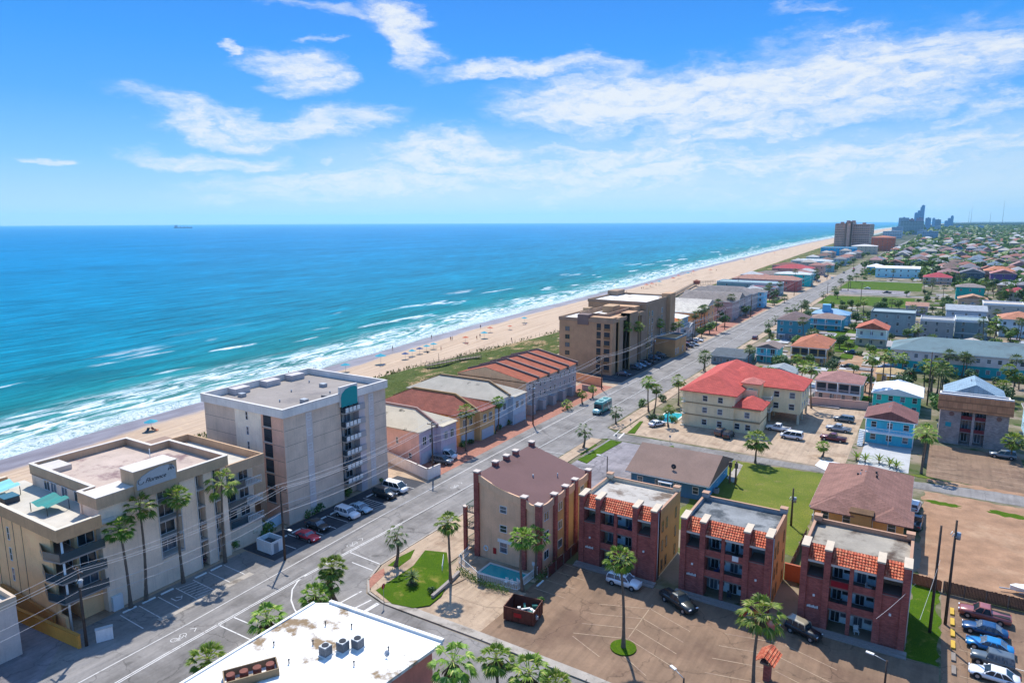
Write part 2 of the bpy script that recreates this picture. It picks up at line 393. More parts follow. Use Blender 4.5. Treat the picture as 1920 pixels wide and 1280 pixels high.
# swell light and shade put into the colour as long streaks; sand bars
sw = nd(nt, 'ShaderNodeCombineXYZ'); lk(nt, mth(nt, 'MULTIPLY', d, .16), sw.inputs[0]); lk(nt, mth(nt, 'MULTIPLY', v, .022), sw.inputs[1])
swn = nz(nt, sw.outputs[0], 1.0, 6, .62, .6)
sw2 = nd(nt, 'ShaderNodeCombineXYZ'); lk(nt, mth(nt, 'MULTIPLY', d, .012), sw2.inputs[0]); lk(nt, mth(nt, 'MULTIPLY', v, .003), sw2.inputs[1])
swn2 = nz(nt, sw2.outputs[0], 1.0, 5, .6)
sw3 = nd(nt, 'ShaderNodeCombineXYZ'); lk(nt, mth(nt, 'MULTIPLY', wd, .42), sw3.inputs[0]); lk(nt, mth(nt, 'MULTIPLY', v, .035), sw3.inputs[1])
swn3 = nz(nt, sw3.outputs[0], 1.0, 7, .7, .3)
f1 = mth(nt, 'MULTIPLY', rng(nt, swn, .3, .7, .60, 1.34, False), rng(nt, swn2, .3, .7, .80, 1.2, False))
f1 = mth(nt, 'MULTIPLY', f1, rng(nt, swn3, .3, .7, .66, 1.34, False))
cmb = nd(nt, 'ShaderNodeCombineColor')
for i in range(3): lk(nt, f1, cmb.inputs[i])
colr = mixc(nt, 1.0, cr.outputs[0], cmb.outputs[0], 'MULTIPLY')
# foam: the swash band, ragged bands behind it, and separate breakers further out
fo = nd(nt, 'ShaderNodeCombineXYZ'); lk(nt, mth(nt, 'MULTIPLY', d, .28), fo.inputs[0]); lk(nt, mth(nt, 'MULTIPLY', v, .07), fo.inputs[1])
fon = nz(nt, fo.outputs[0], 1.0, 9, .72, .8)
lace = nz(nt, gpos(nt), .9, 6, .7, 1.2)
band = mth(nt, 'MULTIPLY', rng(nt, wd, 2, 10), rng(nt, wd, 40, 20))
bk = nd(nt, 'ShaderNodeCombineXYZ'); lk(nt, mth(nt, 'MULTIPLY', d, .075), bk.inputs[0]); lk(nt, mth(nt, 'MULTIPLY', v, .016), bk.inputs[1])
bkn = nz(nt, bk.outputs[0], 1.0, 3, .5, .3)
brk = mth(nt, 'MULTIPLY', rng(nt, bkn, .60, .665), mth(nt, 'MULTIPLY', rng(nt, d, 20, 34), rng(nt, d, 120, 60)))
brk = mth(nt, 'MULTIPLY', brk, rng(nt, fon, .40, .56, .12, 1))
inner = mth(nt, 'MULTIPLY', band, rng(nt, fon, .45, .58, .0, .98))
edge = mth(nt, 'MULTIPLY', rng(nt, wd, -4, 3), rng(nt, wd, 13, 6)); edge = mth(nt, 'MULTIPLY', edge, rng(nt, lace, .38, .56, .2, .8))
foam = mth(nt, 'MAXIMUM', mth(nt, 'MAXIMUM', brk, inner), edge)
foam = mth(nt, 'MULTIPLY', foam, rng(nt, lace, .30, .52, .5, 1.0))
colr = mixc(nt, foam, colr, hx('dfe6ea', .9))
lk(nt, colr, b.inputs['Base Color']); lk(nt, rng(nt, foam, 0, 1, .34, .8), b.inputs['Roughness'])
b.inputs['Specular IOR Level'].default_value = .02; b.inputs['IOR'].default_value = 1.33
bp = nd(nt, 'ShaderNodeBump'); bp.inputs['Strength'].default_value = .55; bp.inputs['Distance'].default_value = 1.2
hsum = mth(nt, 'ADD', mth(nt, 'ADD', swn, mth(nt, 'MULTIPLY', swn3, .5)), mth(nt, 'MULTIPLY', nz(nt, gpos(nt, .5, .2, 1), .8, 5, .6), .35))
lk(nt, hsum, bp.inputs['Height']); lk(nt, bp.outputs[0], b.inputs['Normal'])
M_sea = m
strip('sea', [60, 12, 0, -10, -25, -45, -80, -130, -200, -320, -600, -1200, -3000, -8000, -22000], lambda o, x, y: -1.0, M_sea, SHORE)

# beach: wet by the water, dry and raked further in
m, nt, b = nm('beach_sand')
uvn = nd(nt, 'ShaderNodeUVMap', uv_map='shore'); s_ = nd(nt, 'ShaderNodeSeparateXYZ'); lk(nt, uvn.outputs[0], s_.inputs[0])
u = s_.outputs[0]; v = s_.outputs[1]
wp = nd(nt, 'ShaderNodeCombineXYZ'); lk(nt, mth(nt, 'MULTIPLY', u, .05), wp.inputs[0]); lk(nt, mth(nt, 'MULTIPLY', v, .03), wp.inputs[1])
uu = mth(nt, 'ADD', u, mth(nt, 'MULTIPLY', mth(nt, 'SUBTRACT', nz(nt, wp.outputs[0], 1., 5, .6), .5), 10.))
wet = rng(nt, uu, 11, 7.5)
tr = nd(nt, 'ShaderNodeCombineXYZ'); lk(nt, mth(nt, 'MULTIPLY', u, .9), tr.inputs[0]); lk(nt, mth(nt, 'MULTIPLY', v, .02), tr.inputs[1])
trk = nz(nt, tr.outputs[0], 1., 5, .65)
dry = mixc(nt, rng(nt, trk, .35, .7), hx('e2c6a8', .64), hx('d0b092', .58))
dry = mixc(nt, rng(nt, nz(nt, gpos(nt), .5, 7, .7), .5, .75), dry, hx('e8c8a2', .68))
cwet = mixc(nt, rng(nt, nz(nt, gpos(nt, .3, .08, 1), 1., 5, .6), .35, .65), hx('b3a6a6', .55), hx('a08f8c', .5))
lk(nt, mixc(nt, wet, dry, cwet), b.inputs['Base Color'])
lk(nt, rng(nt, wet, 0, 1, .95, .38), b.inputs['Roughness']); b.inputs['Specular IOR Level'].default_value = .3
bp = nd(nt, 'ShaderNodeBump'); bp.inputs['Strength'].default_value = .35; bp.inputs['Distance'].default_value = .15
lk(nt, nz(nt, gpos(nt), 1.2, 6, .7), bp.inputs['Height']); lk(nt, bp.outputs[0], b.inputs['Normal'])
M_sand = m
def beach_z(o, x, y):
    if o < 0: return -1.0+o*.09
    return -1.0+min(1.0, o/26.0)
strip('beach', [-14, -6, 0, 4, 8, 14, 20, 26, 40, 60, 75], lambda o, x, y: beach_z(o, x, y), M_sand, SHORE)

# dunes: low green mounds between the beach and the houses
m, nt, b = nm('dune_scrub')
g1 = nz(nt, gpos(nt, .5, .22, 1), .35, 7, .68, .4); g2 = nz(nt, gpos(nt), 1.6, 5, .7)
c_ = mixc(nt, rng(nt, g1, .38, .50), hx('d9b489', .6), hx('828f46', .38))
c_ = mixc(nt, rng(nt, g2, .42, .66), c_, hx('566f2a', .38))
lk(nt, c_, b.inputs['Base Color']); b.inputs['Roughness'].default_value = .95; b.inputs['Specular IOR Level'].default_value = .1
bp = nd(nt, 'ShaderNodeBump'); bp.inputs['Strength'].default_value = .8; bp.inputs['Distance'].default_value = .5
lk(nt, g2, bp.inputs['Height']); lk(nt, bp.outputs[0], b.inputs['Normal'])
M_scrub = m
dv = []; df = []; dys = []
y_ = 20.
while y_ < 2600: dys.append(y_); y_ += 2.2 if y_ < 320 else (6 if y_ < 800 else 25)
dxs = [i/11 for i in range(12)]
for y in dys:
    a = interp(DUNE, y)-2; c2 = a+28 if y < 400 else a+46
    for t in dxs:
        x = a+(c2-a)*t; bulge = math.sin(PI*min(1, t*1.15))**.8 if t < .87 else .25
        n_ = noise.noise(Vector((x*.13, y*.06, 0)))*.5+.5
        z = -.1+(.5+1.9*n_)*bulge+noise.noise(Vector((x*.5, y*.5, 3)))*.28*bulge
        dv.append((x, y, z))
k = len(dxs)
for j in range(len(dys)-1):
    for i in range(k-1): df.append((j*k+i, j*k+i+1, (j+1)*k+i+1, (j+1)*k+i))
me = bpy.data.meshes.new('dunes'); me.from_pydata(dv, [], df); me.materials.append(M_scrub)
for p in me.polygons: p.use_smooth = True
o = bpy.data.objects.new('dunes', me); COL.objects.link(o); o['kind'] = 'structure'
# beach grass tufts on the dunes
def leafmat(name, ca, cb, cc=None, back=.3):
    m, nt, b = nm(name)
    g = nd(nt, 'ShaderNodeNewGeometry'); oi = nd(nt, 'ShaderNodeObjectInfo')
    f = g.outputs['Random Per Island']
    c_ = mixc(nt, f, ca, cb)
    if cc: c_ = mixc(nt, rng(nt, f, .82, .9), c_, cc)
    hsv = nd(nt, 'ShaderNodeHueSaturation'); lk(nt, c_, hsv.inputs['Color'])
    lk(nt, rng(nt, oi.outputs['Random'], 0, 1, .485, .515, False), hsv.inputs['Hue']); lk(nt, rng(nt, oi.outputs['Random'], 0, 1, .8, 1.2, False), hsv.inputs['Value'])
    lk(nt, hsv.outputs[0], b.inputs['Base Color']); b.inputs['Roughness'].default_value = .55; b.inputs['Specular IOR Level'].default_value = .3
    tr = nd(nt, 'ShaderNodeBsdfTranslucent'); lk(nt, hsv.outputs[0], tr.inputs['Color'])
    mx = nd(nt, 'ShaderNodeMixShader'); mx.inputs[0].default_value = back
    lk(nt, b.outputs[0], mx.inputs[1]); lk(nt, tr.outputs[0], mx.inputs[2]); lk(nt, mx.outputs[0], nt.nodes['Material Output'].inputs[0])
    return m
M_grassblade = leafmat('dune_grass_blades', hx('6d8a2e', .5), hx('a9a860', .5), hx('d0b98a', .6))
gb = MB()
for _ in range(5200):
    y = 90+RN.random()**1.5*420; t = RN.random(); x = interp(DUNE, y)-4+t*24
    if noise.noise(Vector((x*.12, y*.07, 9))) < -.05 and t < .8: continue
    h = .35+RN.random()*.5; z0 = .1+.5*math.sin(PI*min(1, t))
    for q in range(3):
        a = RN.random()*PI*2; r = .25+RN.random()*.3; w_ = .14+RN.random()*.12
        gb.quad([(x-math.sin(a)*w_, y+math.cos(a)*w_, z0), (x+math.sin(a)*w_, y-math.cos(a)*w_, z0), (x+math.cos(a)*r, y+math.sin(a)*r, z0+h)])
tag(gb.build('dune_grass', M_grassblade), 'green and straw coloured beach grass covering the dunes', 'beach grass', kind='stuff')

# land sheet
m, nt, b = nm('town_ground')
p_ = gpos(nt); sp_ = nd(nt, 'ShaderNodeSeparateXYZ'); lk(nt, p_, sp_.inputs[0])
base = mixc(nt, rng(nt, nz(nt, p_, .05, 6, .65), .42, .56), hx('b5a48f', .55), hx('8f9464', .36))
base = mixc(nt, rng(nt, nz(nt, p_, .16, 5, .65), .54, .66), base, hx('5f7a35', .4))
far = rng(nt, sp_.outputs[1], 900, 1800)
farc = mixc(nt, rng(nt, nz(nt, gpos(nt, 1, .35, 1), .02, 6, .7), .4, .62), hx('4c6440', .36), hx('8f8f80', .4))
lk(nt, mixc(nt, far, base, farc), b.inputs['Base Color']); b.inputs['Roughness'].default_value = .95; b.inputs['Specular IOR Level'].default_value = .1
M_land = m
lv = []; lf = []
for y in YS:
    a = interp(DUNE, y)+(20 if y < 400 else 36)
    lv += [(a, y, 0), (max(a+30, 60 if y < 5000 else a+30), y, 0), (23000, y, 0)]
for j in range(len(YS)-1):
    for i in range(2): lf.append((j*3+i, j*3+i+1, (j+1)*3+i+1, (j+1)*3+i))
me = bpy.data.meshes.new('ground'); me.from_pydata(lv, [], lf); me.materials.append(M_land)
o = bpy.data.objects.new('ground', me); COL.objects.link(o); o['kind'] = 'structure'

# paving
def asph(name, c, c2, **k): return mat(name, c, rough=.9, var=.22, crack=.11, scale=.22, col2=c2, c2scale=.12, c2lo=.46, c2hi=.66, bump=.25, bscale=30, **k)
M_road = asph('road_asphalt', hx('aea8a2', .57), hx('98928c', .52))
M_lotg = asph('grey_lot_asphalt', hx('b2aaac', .58), hx('9c9698', .54))
M_lotd = asph('shade_darkened_asphalt', hx('5c5e66', .42), hx('777678', .45))  # asphalt darkened to carry the shade before the seafront blocks
M_lotb = asph('brown_lot_asphalt', hx('b89679', .48), hx('a5836a', .45))
M_dirt = mat('bare_dirt', hx('cb9f7c', .56), rough=.95, var=.3, scale=.3, col2=hx('dab28e', .58), c2scale=.09, bump=.4)
M_beige = mat('beige_paving', hx('e0c3a4', .56), rough=.9, var=.2, crack=.22, scale=.3, col2=hx('c9aa8c', .53), c2scale=.2, bump=.2)
M_paver = brickmat('red_pavers', hx('cf8f78', .62), hx('bd7d68', .6), hx('b18672', .6), .4, .2, msize=.01, var=.2)
M_drive = mat('pale_driveway', hx('dcdcda', .6), rough=.9, var=.12, scale=.5)
m, nt, b = nm('lawn_grass')
c_ = mixc(nt, rng(nt, nz(nt, gpos(nt), .35, 6, .6), .35, .65), hx('84a41e', .40), hx('72961c', .38))
c_ = mixc(nt, rng(nt, nz(nt, gpos(nt), 9, 3, .6), .3, .7), c_, hx('4f7d10', .38))
c_ = mixc(nt, rng(nt, nz(nt, gpos(nt), .28, 6, .7, .6), .55, .72), c_, hx('b0a850', .46))
lk(nt, c_, b.inputs['Base Color']); b.inputs['Roughness'].default_value = .95; b.inputs['Specular IOR Level'].default_value = .1
M_lawn = m
m, nt, b = nm('rough_grass')
c_ = mixc(nt, rng(nt, nz(nt, gpos(nt), .12, 7, .65), .38, .62), hx('a5a745', .52), hx('8a9c34', .46))
c_ = mixc(nt, rng(nt, nz(nt, gpos(nt), .5, 6, .7), .5, .75), c_, hx('c2b070', .5))
c_ = mixc(nt, rng(nt, nz(nt, gpos(nt), 5, 3, .6), .3, .7), c_, hx('75883a', .45))
lk(nt, c_, b.inputs['Base Color']); b.inputs['Roughness'].default_value = .95; b.inputs['Specular IOR Level'].default_value = .1
M_field = m
M_paint = mat('road_marking_paint', hx('e6e2dc', .82), rough=.8, var=.14, scale=2, col2=hx('b8b0aa', .7), c2scale=1.2, c2lo=.56, c2hi=.68)
M_faint = mat('worn_stall_paint', hx('d2b696', .6), rough=.85, var=.12, scale=2, col2=hx('b79a85', .62), c2scale=.8, c2lo=.48, c2hi=.6)

_sheet = sheet
def sheet(name, poly, z, m):
    if m in (M_lawn, M_field, M_dirt) and len(poly) < 12:
        q = random.Random(len(poly)*7+int(abs(poly[0][0]*3))); out = []
        for a, b in zip(poly, poly[1:]+poly[:1]):
            L = math.hypot(b[0]-a[0], b[1]-a[1]); n = max(1, int(L/1.1))
            for i in range(n):
                f = i/n; j = 0 if i == 0 else q.uniform(-.38, .38); dx, dy = (b[1]-a[1])/max(L, .1), -(b[0]-a[0])/max(L, .1)
                out.append((a[0]+(b[0]-a[0])*f+dx*j, a[1]+(b[1]-a[1])*f+dy*j))
        poly = out
    return _sheet(name, poly, z, m)
# strip between dunes and road: base paving
sheet('seafront_ground', [(-131, 20), (-66, 20), (-66, 700), (-122, 700)], .006, M_beige)
RL = [(-60, -80.5), (60, -80.7), (140, -81.4), (300, -80.2), (500, -79), (945, -76), (1500, -70), (2600, -60)]
RR = [(-60, -66.3), (40, -66.6), (72, -66.3), (140, -65.6), (300, -65), (500, -64), (945, -61), (1500, -56), (2600, -47)]
rp = [(x, y) for y, x in RL]+[(x, y) for y, x in reversed(RR)]
mb = MB()
for (y0, a0), (y1, a1), (_, b0), (_, b1) in zip(RL, RL[1:], [(0, interp(RR, y)) for y, _ in RL], [(0, interp(RR, y)) for y, _ in RL[1:]]):
    mb.quad([(a0, y0, .03), (b0, y0, .03), (b1, y1, .03), (a1, y1, .03)])
struct('main_road', mb, M_road)
# side streets
sheet('side_street', [(-66.4, 53.8), (60, 51), (60, 57.5), (-28.9, 61.6), (-58.5, 61.7), (-62.5, 62.6), (-64.6, 65), (-66.4, 70)], .034, M_road)
sheet('side_street', [(-65.8, 139.0), (-62, 142.2), (-38, 142.4), (-15.7, 144.2), (16.9, 144.4), (90, 146), (90, 153), (17.5, 150.8), (.5, 148.2), (-15.2, 147), (-44.3, 147.0), (-62, 147.2), (-65.6, 150)], .034, M_road)
for y0, y1 in ((264, 270), (380, 386), (520, 527), (640, 646), (760, 766), (880, 886), (1010, 1016), (1150, 1157)):
    sheet('side_street', rect(-66, 420, y0, y1), .02, M_lotg)
# seafront lots
sheet('parking_lot', [(-87.2, 36), (-80.4, 30), (-80.4, 62), (-87.2, 62)], .016, M_road)
sheet('parking_lot', [(-88, 20), (-80.4, 20), (-80.4, 36), (-105, 36), (-105, 28)], .012, M_lotg)
sheet('parking_lot', rect(-88.3, -80.4, 62.2, 98.5), .016, M_lotd)
sheet('forecourt', [(-88.3, 98.5), (-80.6, 98.5), (-81, 103.5), (-96, 106.5), (-96, 99)], .02, M_beige)
sheet('paver_forecourt', [(-90.5, 103.5), (-81.1, 101.2), (-81.5, 190), (-91.5, 190)], .024, M_paver)
sheet('parking_lot', rect(-96, -81.3, 196, 262), .02, M_lotd)
sheet('forecourt', rect(-92, -81.2, 262, 470), .022, M_beige)
sheet('kerb_strip', rect(-81.1, -80.0, 44, 58), .05, M_conc)
sheet('paver_forecourt', rect(-88, -81, 300, 420), .03, M_paver)
# land side lots
sheet('parking_lot', [(-44.2, 62.9), (4.2, 60.5), (4.2, 84.9), (-44.2, 84.4)], .014, M_lotb)
sheet('parking_lot', [(-57.5, 62.8), (-44.2, 62.9), (-43.8, 74), (-52.7, 74.2), (-56.0, 70)], .022, M_beige)
sheet('parking_lot', [(4.4, 55), (60, 52), (60, 103.2), (4.4, 103.4)], .014, M_lotb)
sheet('vacant_lot', [(1.6, 104.6), (60, 104.6), (60, 143), (1.6, 143.6)], .018, M_dirt)
sheet('grass_field', [(-34, 104), (-14.4, 104), (-14.6, 143.4), (-36, 142)], .02, M_field)
sheet('parking_lot', rect(-61.5, -46.5, 97, 141.8), .016, M_lotg)
sheet('apartment_lot', [(-61.5, 148), (-12.6, 148), (-12.6, 199), (-52, 199), (-52, 164), (-61.5, 164)], .018, M_beige)
sheet('driveway', rect(-10.4, -1.2, 152.5, 170.5), .03, M_drive)
sheet('parking_lot', [(1.8, 152.5), (18.6, 151.2), (18.8, 176), (2.2, 176)], .026, M_lotb)
sheet('pool_terrace', [(-57, 72.9), (-45, 73.9), (-45, 79.4), (-57.6, 79.4)], .05, M_beige)
sheet('parking_lot', [(-27, 262), (-22, 215), (-10, 218), (-12, 280), (-22, 285)], .024, M_dirt)
sheet('grass_field', [(-61, 455), (-10, 455), (-10, 512), (-61, 505)], .03, M_lawn)
sheet('parking_lot', rect(-58, -14, 530, 560), .03, M_lotg)
sheet('grass_field', rect(-61, -8, 564, 640), .028, M_lawn)
sheet('grass_field', rect(-40, -24, 290, 350), .03, M_lawn)
def blob(cx, cy, rx, ry, seed):
    q = random.Random(seed); return [(cx+rx*math.cos(2*PI*i/22)*q.uniform(.65, 1.1), cy+ry*math.sin(2*PI*i/22)*q.uniform(.6, 1.15)) for i in range(22)]
sheet('grass_patch', blob(4.6, 138.6, 3.2, 1.2, 1), .03, M_lawn); sheet('grass_patch', blob(14, 138.9, 3.4, 1.3, 2), .03, M_lawn); sheet('grass_patch', blob(1.5, 152.0, 2.6, .7, 3), .05, M_field); sheet('grass_patch', blob(20.5, 140.4, 2.2, .9, 4), .03, M_field)
sheet('dirt_verge', rect(-61.4, -44, 77, 97), .01, M_beige)
sheet('side_yard', [(.8, 85), (4.2, 85), (4.0, 104.2), (.8, 104.4)], .03, M_lawn)
sheet('lawn', [(-81, 440), (-90, 440), (-90, 455), (-81, 470)], .04, M_lawn)

# raised pavement on the corner, kerbs and lawn
mb = MB(); cpoly = [(-66.0, 96), (-66.1, 76), (-65.9, 69.5), (-64.5, 65.6), (-62.2, 63.2), (-58.6, 62.2), (-57.2, 63.0), (-56.0, 66), (-53.6, 70.4), (-53.0, 73), (-57.8, 74), (-57.8, 96)]
mb.prism(cpoly, .0, .14); struct('pavement', mb, M_beige)
mb = MB()
ck = [(-66.25, 96), (-66.35, 76), (-66.15, 69.3), (-64.7, 65.3), (-62.3, 62.9), (-58.6, 61.95), (-43, 62.1), (-28.9, 61.9), (4, 60.2)]
for p, q in zip(ck, ck[1:]):
    a = math.atan2(q[1]-p[1], q[0]-p[0]); L = math.hypot(q[0]-p[0], q[1]-p[1]); mb.obox(((p[0]+q[0])/2, (p[1]+q[1])/2), a, L+.1, .3, 0, .17)
struct('kerb', mb, M_conc)
mb = MB(); pv = [(-58.6, 62.1), (-43, 62.25), (-28.9, 62.05), (4, 60.35), (4, 61.4), (-28.9, 63.1), (-43, 63.3), (-57, 63.2)]
mb.prism(pv, 0, .13); struct('pavement', mb, M_conc)
mb = MB(); LW = [(-61.75,63.74), (-57.62,62.36), (-54.54,63.05), (-53.08,64.68), (-53.19,67.36), (-54.25,69.95), (-54.67,71.38), (-60.02,77.57), (-63.32,76.37), (-61.76,71.69), (-61.75,67.58)]
mb.prism(LW, .1, .19); struct('lawn', mb, M_lawn)
mb = MB(); mb.prism([(-64.99,69.73), (-65.28,72.79), (-64.89,75.82), (-63.57,73.24), (-63.36,70.35)], .1, .19); struct('lawn', mb, M_lawn)
mb = MB(); mb.prism([(-63.81,64.13), (-65.07,66.43), (-65.03,68.97), (-63.64,67.66), (-62.91,64.34), (-62.69,63.17)], .1, .165); struct('ramp', mb, M_paver)
for pl in ([(-64.9,128.93), (-65.31,137.32), (-62.03,136.62), (-62.12,128.57)], [(-61.46,125.41), (-61.08,130.41), (-60.84,141.38), (-58.01,141.27), (-58.91,129.31), (-58.81,124.34)], [(-59.59,148.3), (-60.56,159.12), (-59.87,159.53), (-57.9,148.83)], [(-50.42,140.17), (-47.08,144.75), (-46.07,143.21), (-49.26,138.36)]):
    mb = MB(); mb.prism(pl, 0, .12); struct('lawn', mb, M_lawn)
mb = MB(); mb.prism([(-65.4, 97), (-62.6, 97), (-62.6, 140.5), (-65.4, 140.5)], 0, .13); struct('pavement', mb, M_beige)
mb = MB(); mb.prism([(-64.9, 149.5), (-61.8, 149.5), (-61.6, 262), (-64.6, 262)], 0, .13); struct('pavement', mb, M_beige)
mb = MB(); mb.prism([(-64.4, 271), (-61.6, 271), (-60.4, 518), (-63.2, 518)], 0, .13); struct('pavement', mb, M_beige)
# round planted island in the brown lot
def disc(cx, cy, r, z0, z1, k=20): return [(cx+r*math.cos(2*PI*i/k), cy+r*math.sin(2*PI*i/k)) for i in range(k)]
mb = MB(); mb.prism(disc(-27.75, 69.6, 1.55, 0, 0), 0, .16); struct('tree_island', mb, M_lawn)

# road markings
def line(mb, p, q, w, z=.042):
    a = math.atan2(q[1]-p[1], q[0]-p[0]); dx, dy = -math.sin(a)*w/2, math.cos(a)*w/2
    mb.quad([(p[0]+dx, p[1]+dy, z), (p[0]-dx, p[1]-dy, z), (q[0]-dx, q[1]-dy, z), (q[0]+dx, q[1]+dy, z)])
mb = MB()
def pl(pts, w):
    for p, q in zip(pts, pts[1:]): line(mb, p, q, w)
DB = [(-72.6, 20), (-73.2, 40), (-73.4, 62), (-73.0, 82), (-72.3, 141), (-71.5, 275), (-71.0, 484), (-69, 945)]
pl([(x-.16, y) for x, y in DB], .14); pl([(x+.16, y) for x, y in DB], .14)
for x, y in DB[2:]: pass
pl([(-72.98, 82), (-72.3, 141), (-71.5, 275), (-71, 484), (-69, 945)], .42)
pl([(-76.6, 20), (-76.7, 45), (-77.3, 61), (-77.9, 79), (-78.4, 112), (-78.6, 140), (-77.6, 300), (-76.5, 500)], .13)
pl([(-73.47,62.02), (-73.01,59.87), (-71.96,58.01), (-69.92,56.08), (-67.81,54.81), (-65.7,53.94)], .18)
pl([(-73.12,70.06), (-66.3,69.67)], .16); pl([(-70.43,67.92), (-66.11,67.76)], .16)
pl([(-73.27,49.46), (-69.65,49.59)], .16); pl([(-73.5,47.37), (-66.5,47.47)], .16)
pl([(-63.81,58.89), (-63.45,62.71)], .22); pl([(-61.22,59.12), (-60.76,61.74)], .22); pl([(-59.52,59.13), (-59.37,61.59)], .55)
pl([(-61.6,144.67), (-62.12,149.76)], .2); pl([(-59.72,143.45), (-60.24,147.91)], .4)
pl([(-73.01,126.55), (-65.06,127.2)], .12)
# bicycle lane symbols: two wheels, frame, bars
def bike(cx, cy, s=1.0):
    for dy in (-.62, .62):
        for i in range(10):
            a0, a1 = 2*PI*i/10, 2*PI*(i+1)/10
            line(mb, (cx+.42*s*math.cos(a0), cy+(dy+.42*math.sin(a0))*s), (cx+.42*s*math.cos(a1), cy+(dy+.42*math.sin(a1))*s), .085)
    for p, q in (((0, -.62), (.45, -.1)), ((.45, -.1), (.35, .55)), ((.35, .55), (0, -.0)), ((0, 0), (.45, -.1)), ((.35, .55), (0, .62)), ((.35, .55), (.75, .6)), ((0, 0), (.6, -.35)), ((.5, -.55), (.7, -.15))):
        line(mb, (cx+p[0]*s, cy+p[1]*s), (cx+q[0]*s, cy+q[1]*s), .085)
    for k_ in (-1, 1): line(mb, (cx-.5*s*k_, cy+1.9*s), (cx, cy+2.5*s), .1)
for q in ((-75.02,43.14), (-74.65,72.17), (-75.05,99.79)): bike(q[0], q[1], .95)
struct('road_markings', mb, M_paint)
# stall lines
mb = MB()
for i, y in enumerate((42.1, 44.6, 47.2, 49.8, 52.4, 54.9, 57.4)): line(mb, (-86.1, y), (-80.6, y-.15), .13)
for i in range(7): line(mb, (-85.8+i*.75, 49.9), (-85.3+i*.75, 52.3), .11)
pl([(-84.2, 47.9), (-83.0, 47.9), (-82.9, 48.6), (-83.6, 49.1)], .14); pl([(-83.9, 48.4), (-83.3, 48.9)], .2)
for y in (66.5, 69.3, 72.1, 74.9, 77.7, 80.5, 83.3, 86.6, 89.4, 92.2, 95.0): line(mb, (-86.1, y), (-81.0, y), .12)
for i in range(6): line(mb, (-85.6+i*.8, 83.4), (-84.9+i*.8, 86.5), .1)
for y in range(100, 140, 3): line(mb, (-61.0, y), (-57.2, y+.4), .11)
for y in range(106, 124, 3): line(mb, (-60.8, y+.3), (-61.4, y+1.1), .3)
for i in range(5): line(mb, (8.2+0*i, 75.5+2.7*i+3), (13.6, 75.3+2.7*i+3), .1)
for y in range(200, 260, 3): line(mb, (-90.5, y), (-85.6, y), .1)
struct('stall_markings', mb, M_paint)
mb = MB()
for x in (-54.6, -51.9, -49.2, -46.6): line(mb, (x, 68.4), (x+.55, 73.4), .12, .034)
pl([(-54.6, 68.4), (-46.6, 68.4), (-44.6, 69.4)], .12)
for y in (75.8, 78.6, 81.4, 83.9): line(mb, (-43.6, y), (-38.6, y-.1), .12, .034)
spine = [(-28.1, 80.4), (-28.0, 70.6)]
line(mb, spine[0], spine[1], .12, .034)
for i, y in enumerate((79.2, 76.6, 74.0, 71.6)): line(mb, (-28.0, y), (-34.2, y-2.4), .12, .034); line(mb, (-27.9, y), (-22.0, y-2.2), .12, .034)
line(mb, (-27.5, 68.4), (-23.6, 66.2), .12, .034); line(mb, (-34, 68.6), (-29.5, 66.6), .12, .034)
for i, y in enumerate((80.2, 77.4, 74.6, 71.6)): line(mb, (-12.4, y), (-18.2, y-1.4), .12, .034); line(mb, (-11.5, y), (-5.6, y-1.8), .12, .034)
for y in (154.5, 157.2, 160, 162.8, 165.6, 168.4): line(mb, (2.6, y), (7.2, y), .12, .034); line(mb, (17.8, y), (13.2, y), .12, .034)
for y in (62, 64.8, 67.6, 70.4, 73.2, 76, 78.8, 81.6, 84.4, 87.2, 90, 92.8, 95.6, 98.4): line(mb, (6.2, y), (11.8, y-.1), .11, .034)
struct('stall_markings', mb, M_faint)

R = random.Random(31); ym = MB()
for _ in range(900):
    y = 200+R.random()**1.3*700; x = R.uniform(-60, 30+(y-200)*.16)
    if y < 290 and x > -14: continue
    if y < 262 and -62 < x < -12: pass
    if 440 < y < 650 and x < -4: continue
    w_, d_ = R.uniform(2.5, 7), R.uniform(3, 10); a = R.choice([0, PI/2]); k_ = R.choice([0, 0, 1, 1, 2, 3, 4])
    ca, sa = math.cos(a), math.sin(a); z = .04+.0004*_
    ym.quad([(x+ca*p-sa*q, y+sa*p+ca*q, z) for p, q in ((-w_/2, -d_/2), (w_/2, -d_/2), (w_/2, d_/2), (-w_/2, d_/2))], k_)
struct('yards', ym, [M_conc, M_lawn, M_drive, M_beige, M_lotg])

# ---------------------------------------------------------------- near buildings
def colr(s, k=.75): return hx(s, k)
M_tile = mat('clay_roof_tile', hx('d9694a', .72), rough=.8, var=.3, scale=1.2, var2=.15, col2=hx('f09a72', .75), c2scale=2.5, c2lo=.45, c2hi=.6)
M_oldroof = mat('stained_flat_roof', hx('d8cfc2', .66), rough=.9, var=.2, scale=.25, col2=hx('8f7a68', .55), c2scale=.22, c2lo=.50, c2hi=.66)
M_greyroof = mat('weathered_grey_roof', hx('a7a9a8', .6), rough=.85, var=.3, scale=.3, col2=hx('5f666a', .5), c2scale=.25, c2lo=.45, c2hi=.62)
M_hotelroof = mat('grey_gravel_roof', hx('b9aea4', .62), rough=.95, var=.16, scale=.2, col2=hx('a39a94', .55), c2scale=.1)
M_whiteroof = mat('white_membrane_roof', hx('f4f1ea', .85), rough=.75, var=.06, scale=.3, col2=hx('a38762', .6), c2scale=.16, c2lo=.53, c2hi=.63)
M_brownroof = mat('brown_membrane_roof', hx('8a6662', .6), rough=.85, var=.12, scale=.2, col2=hx('7d5b56', .55), c2scale=.1)
M_pool, _nt, _b = nm('pool_water'); _b.inputs['Base Color'].default_value = hx('22b0b0', .75); _b.inputs['Roughness'].default_value = .12
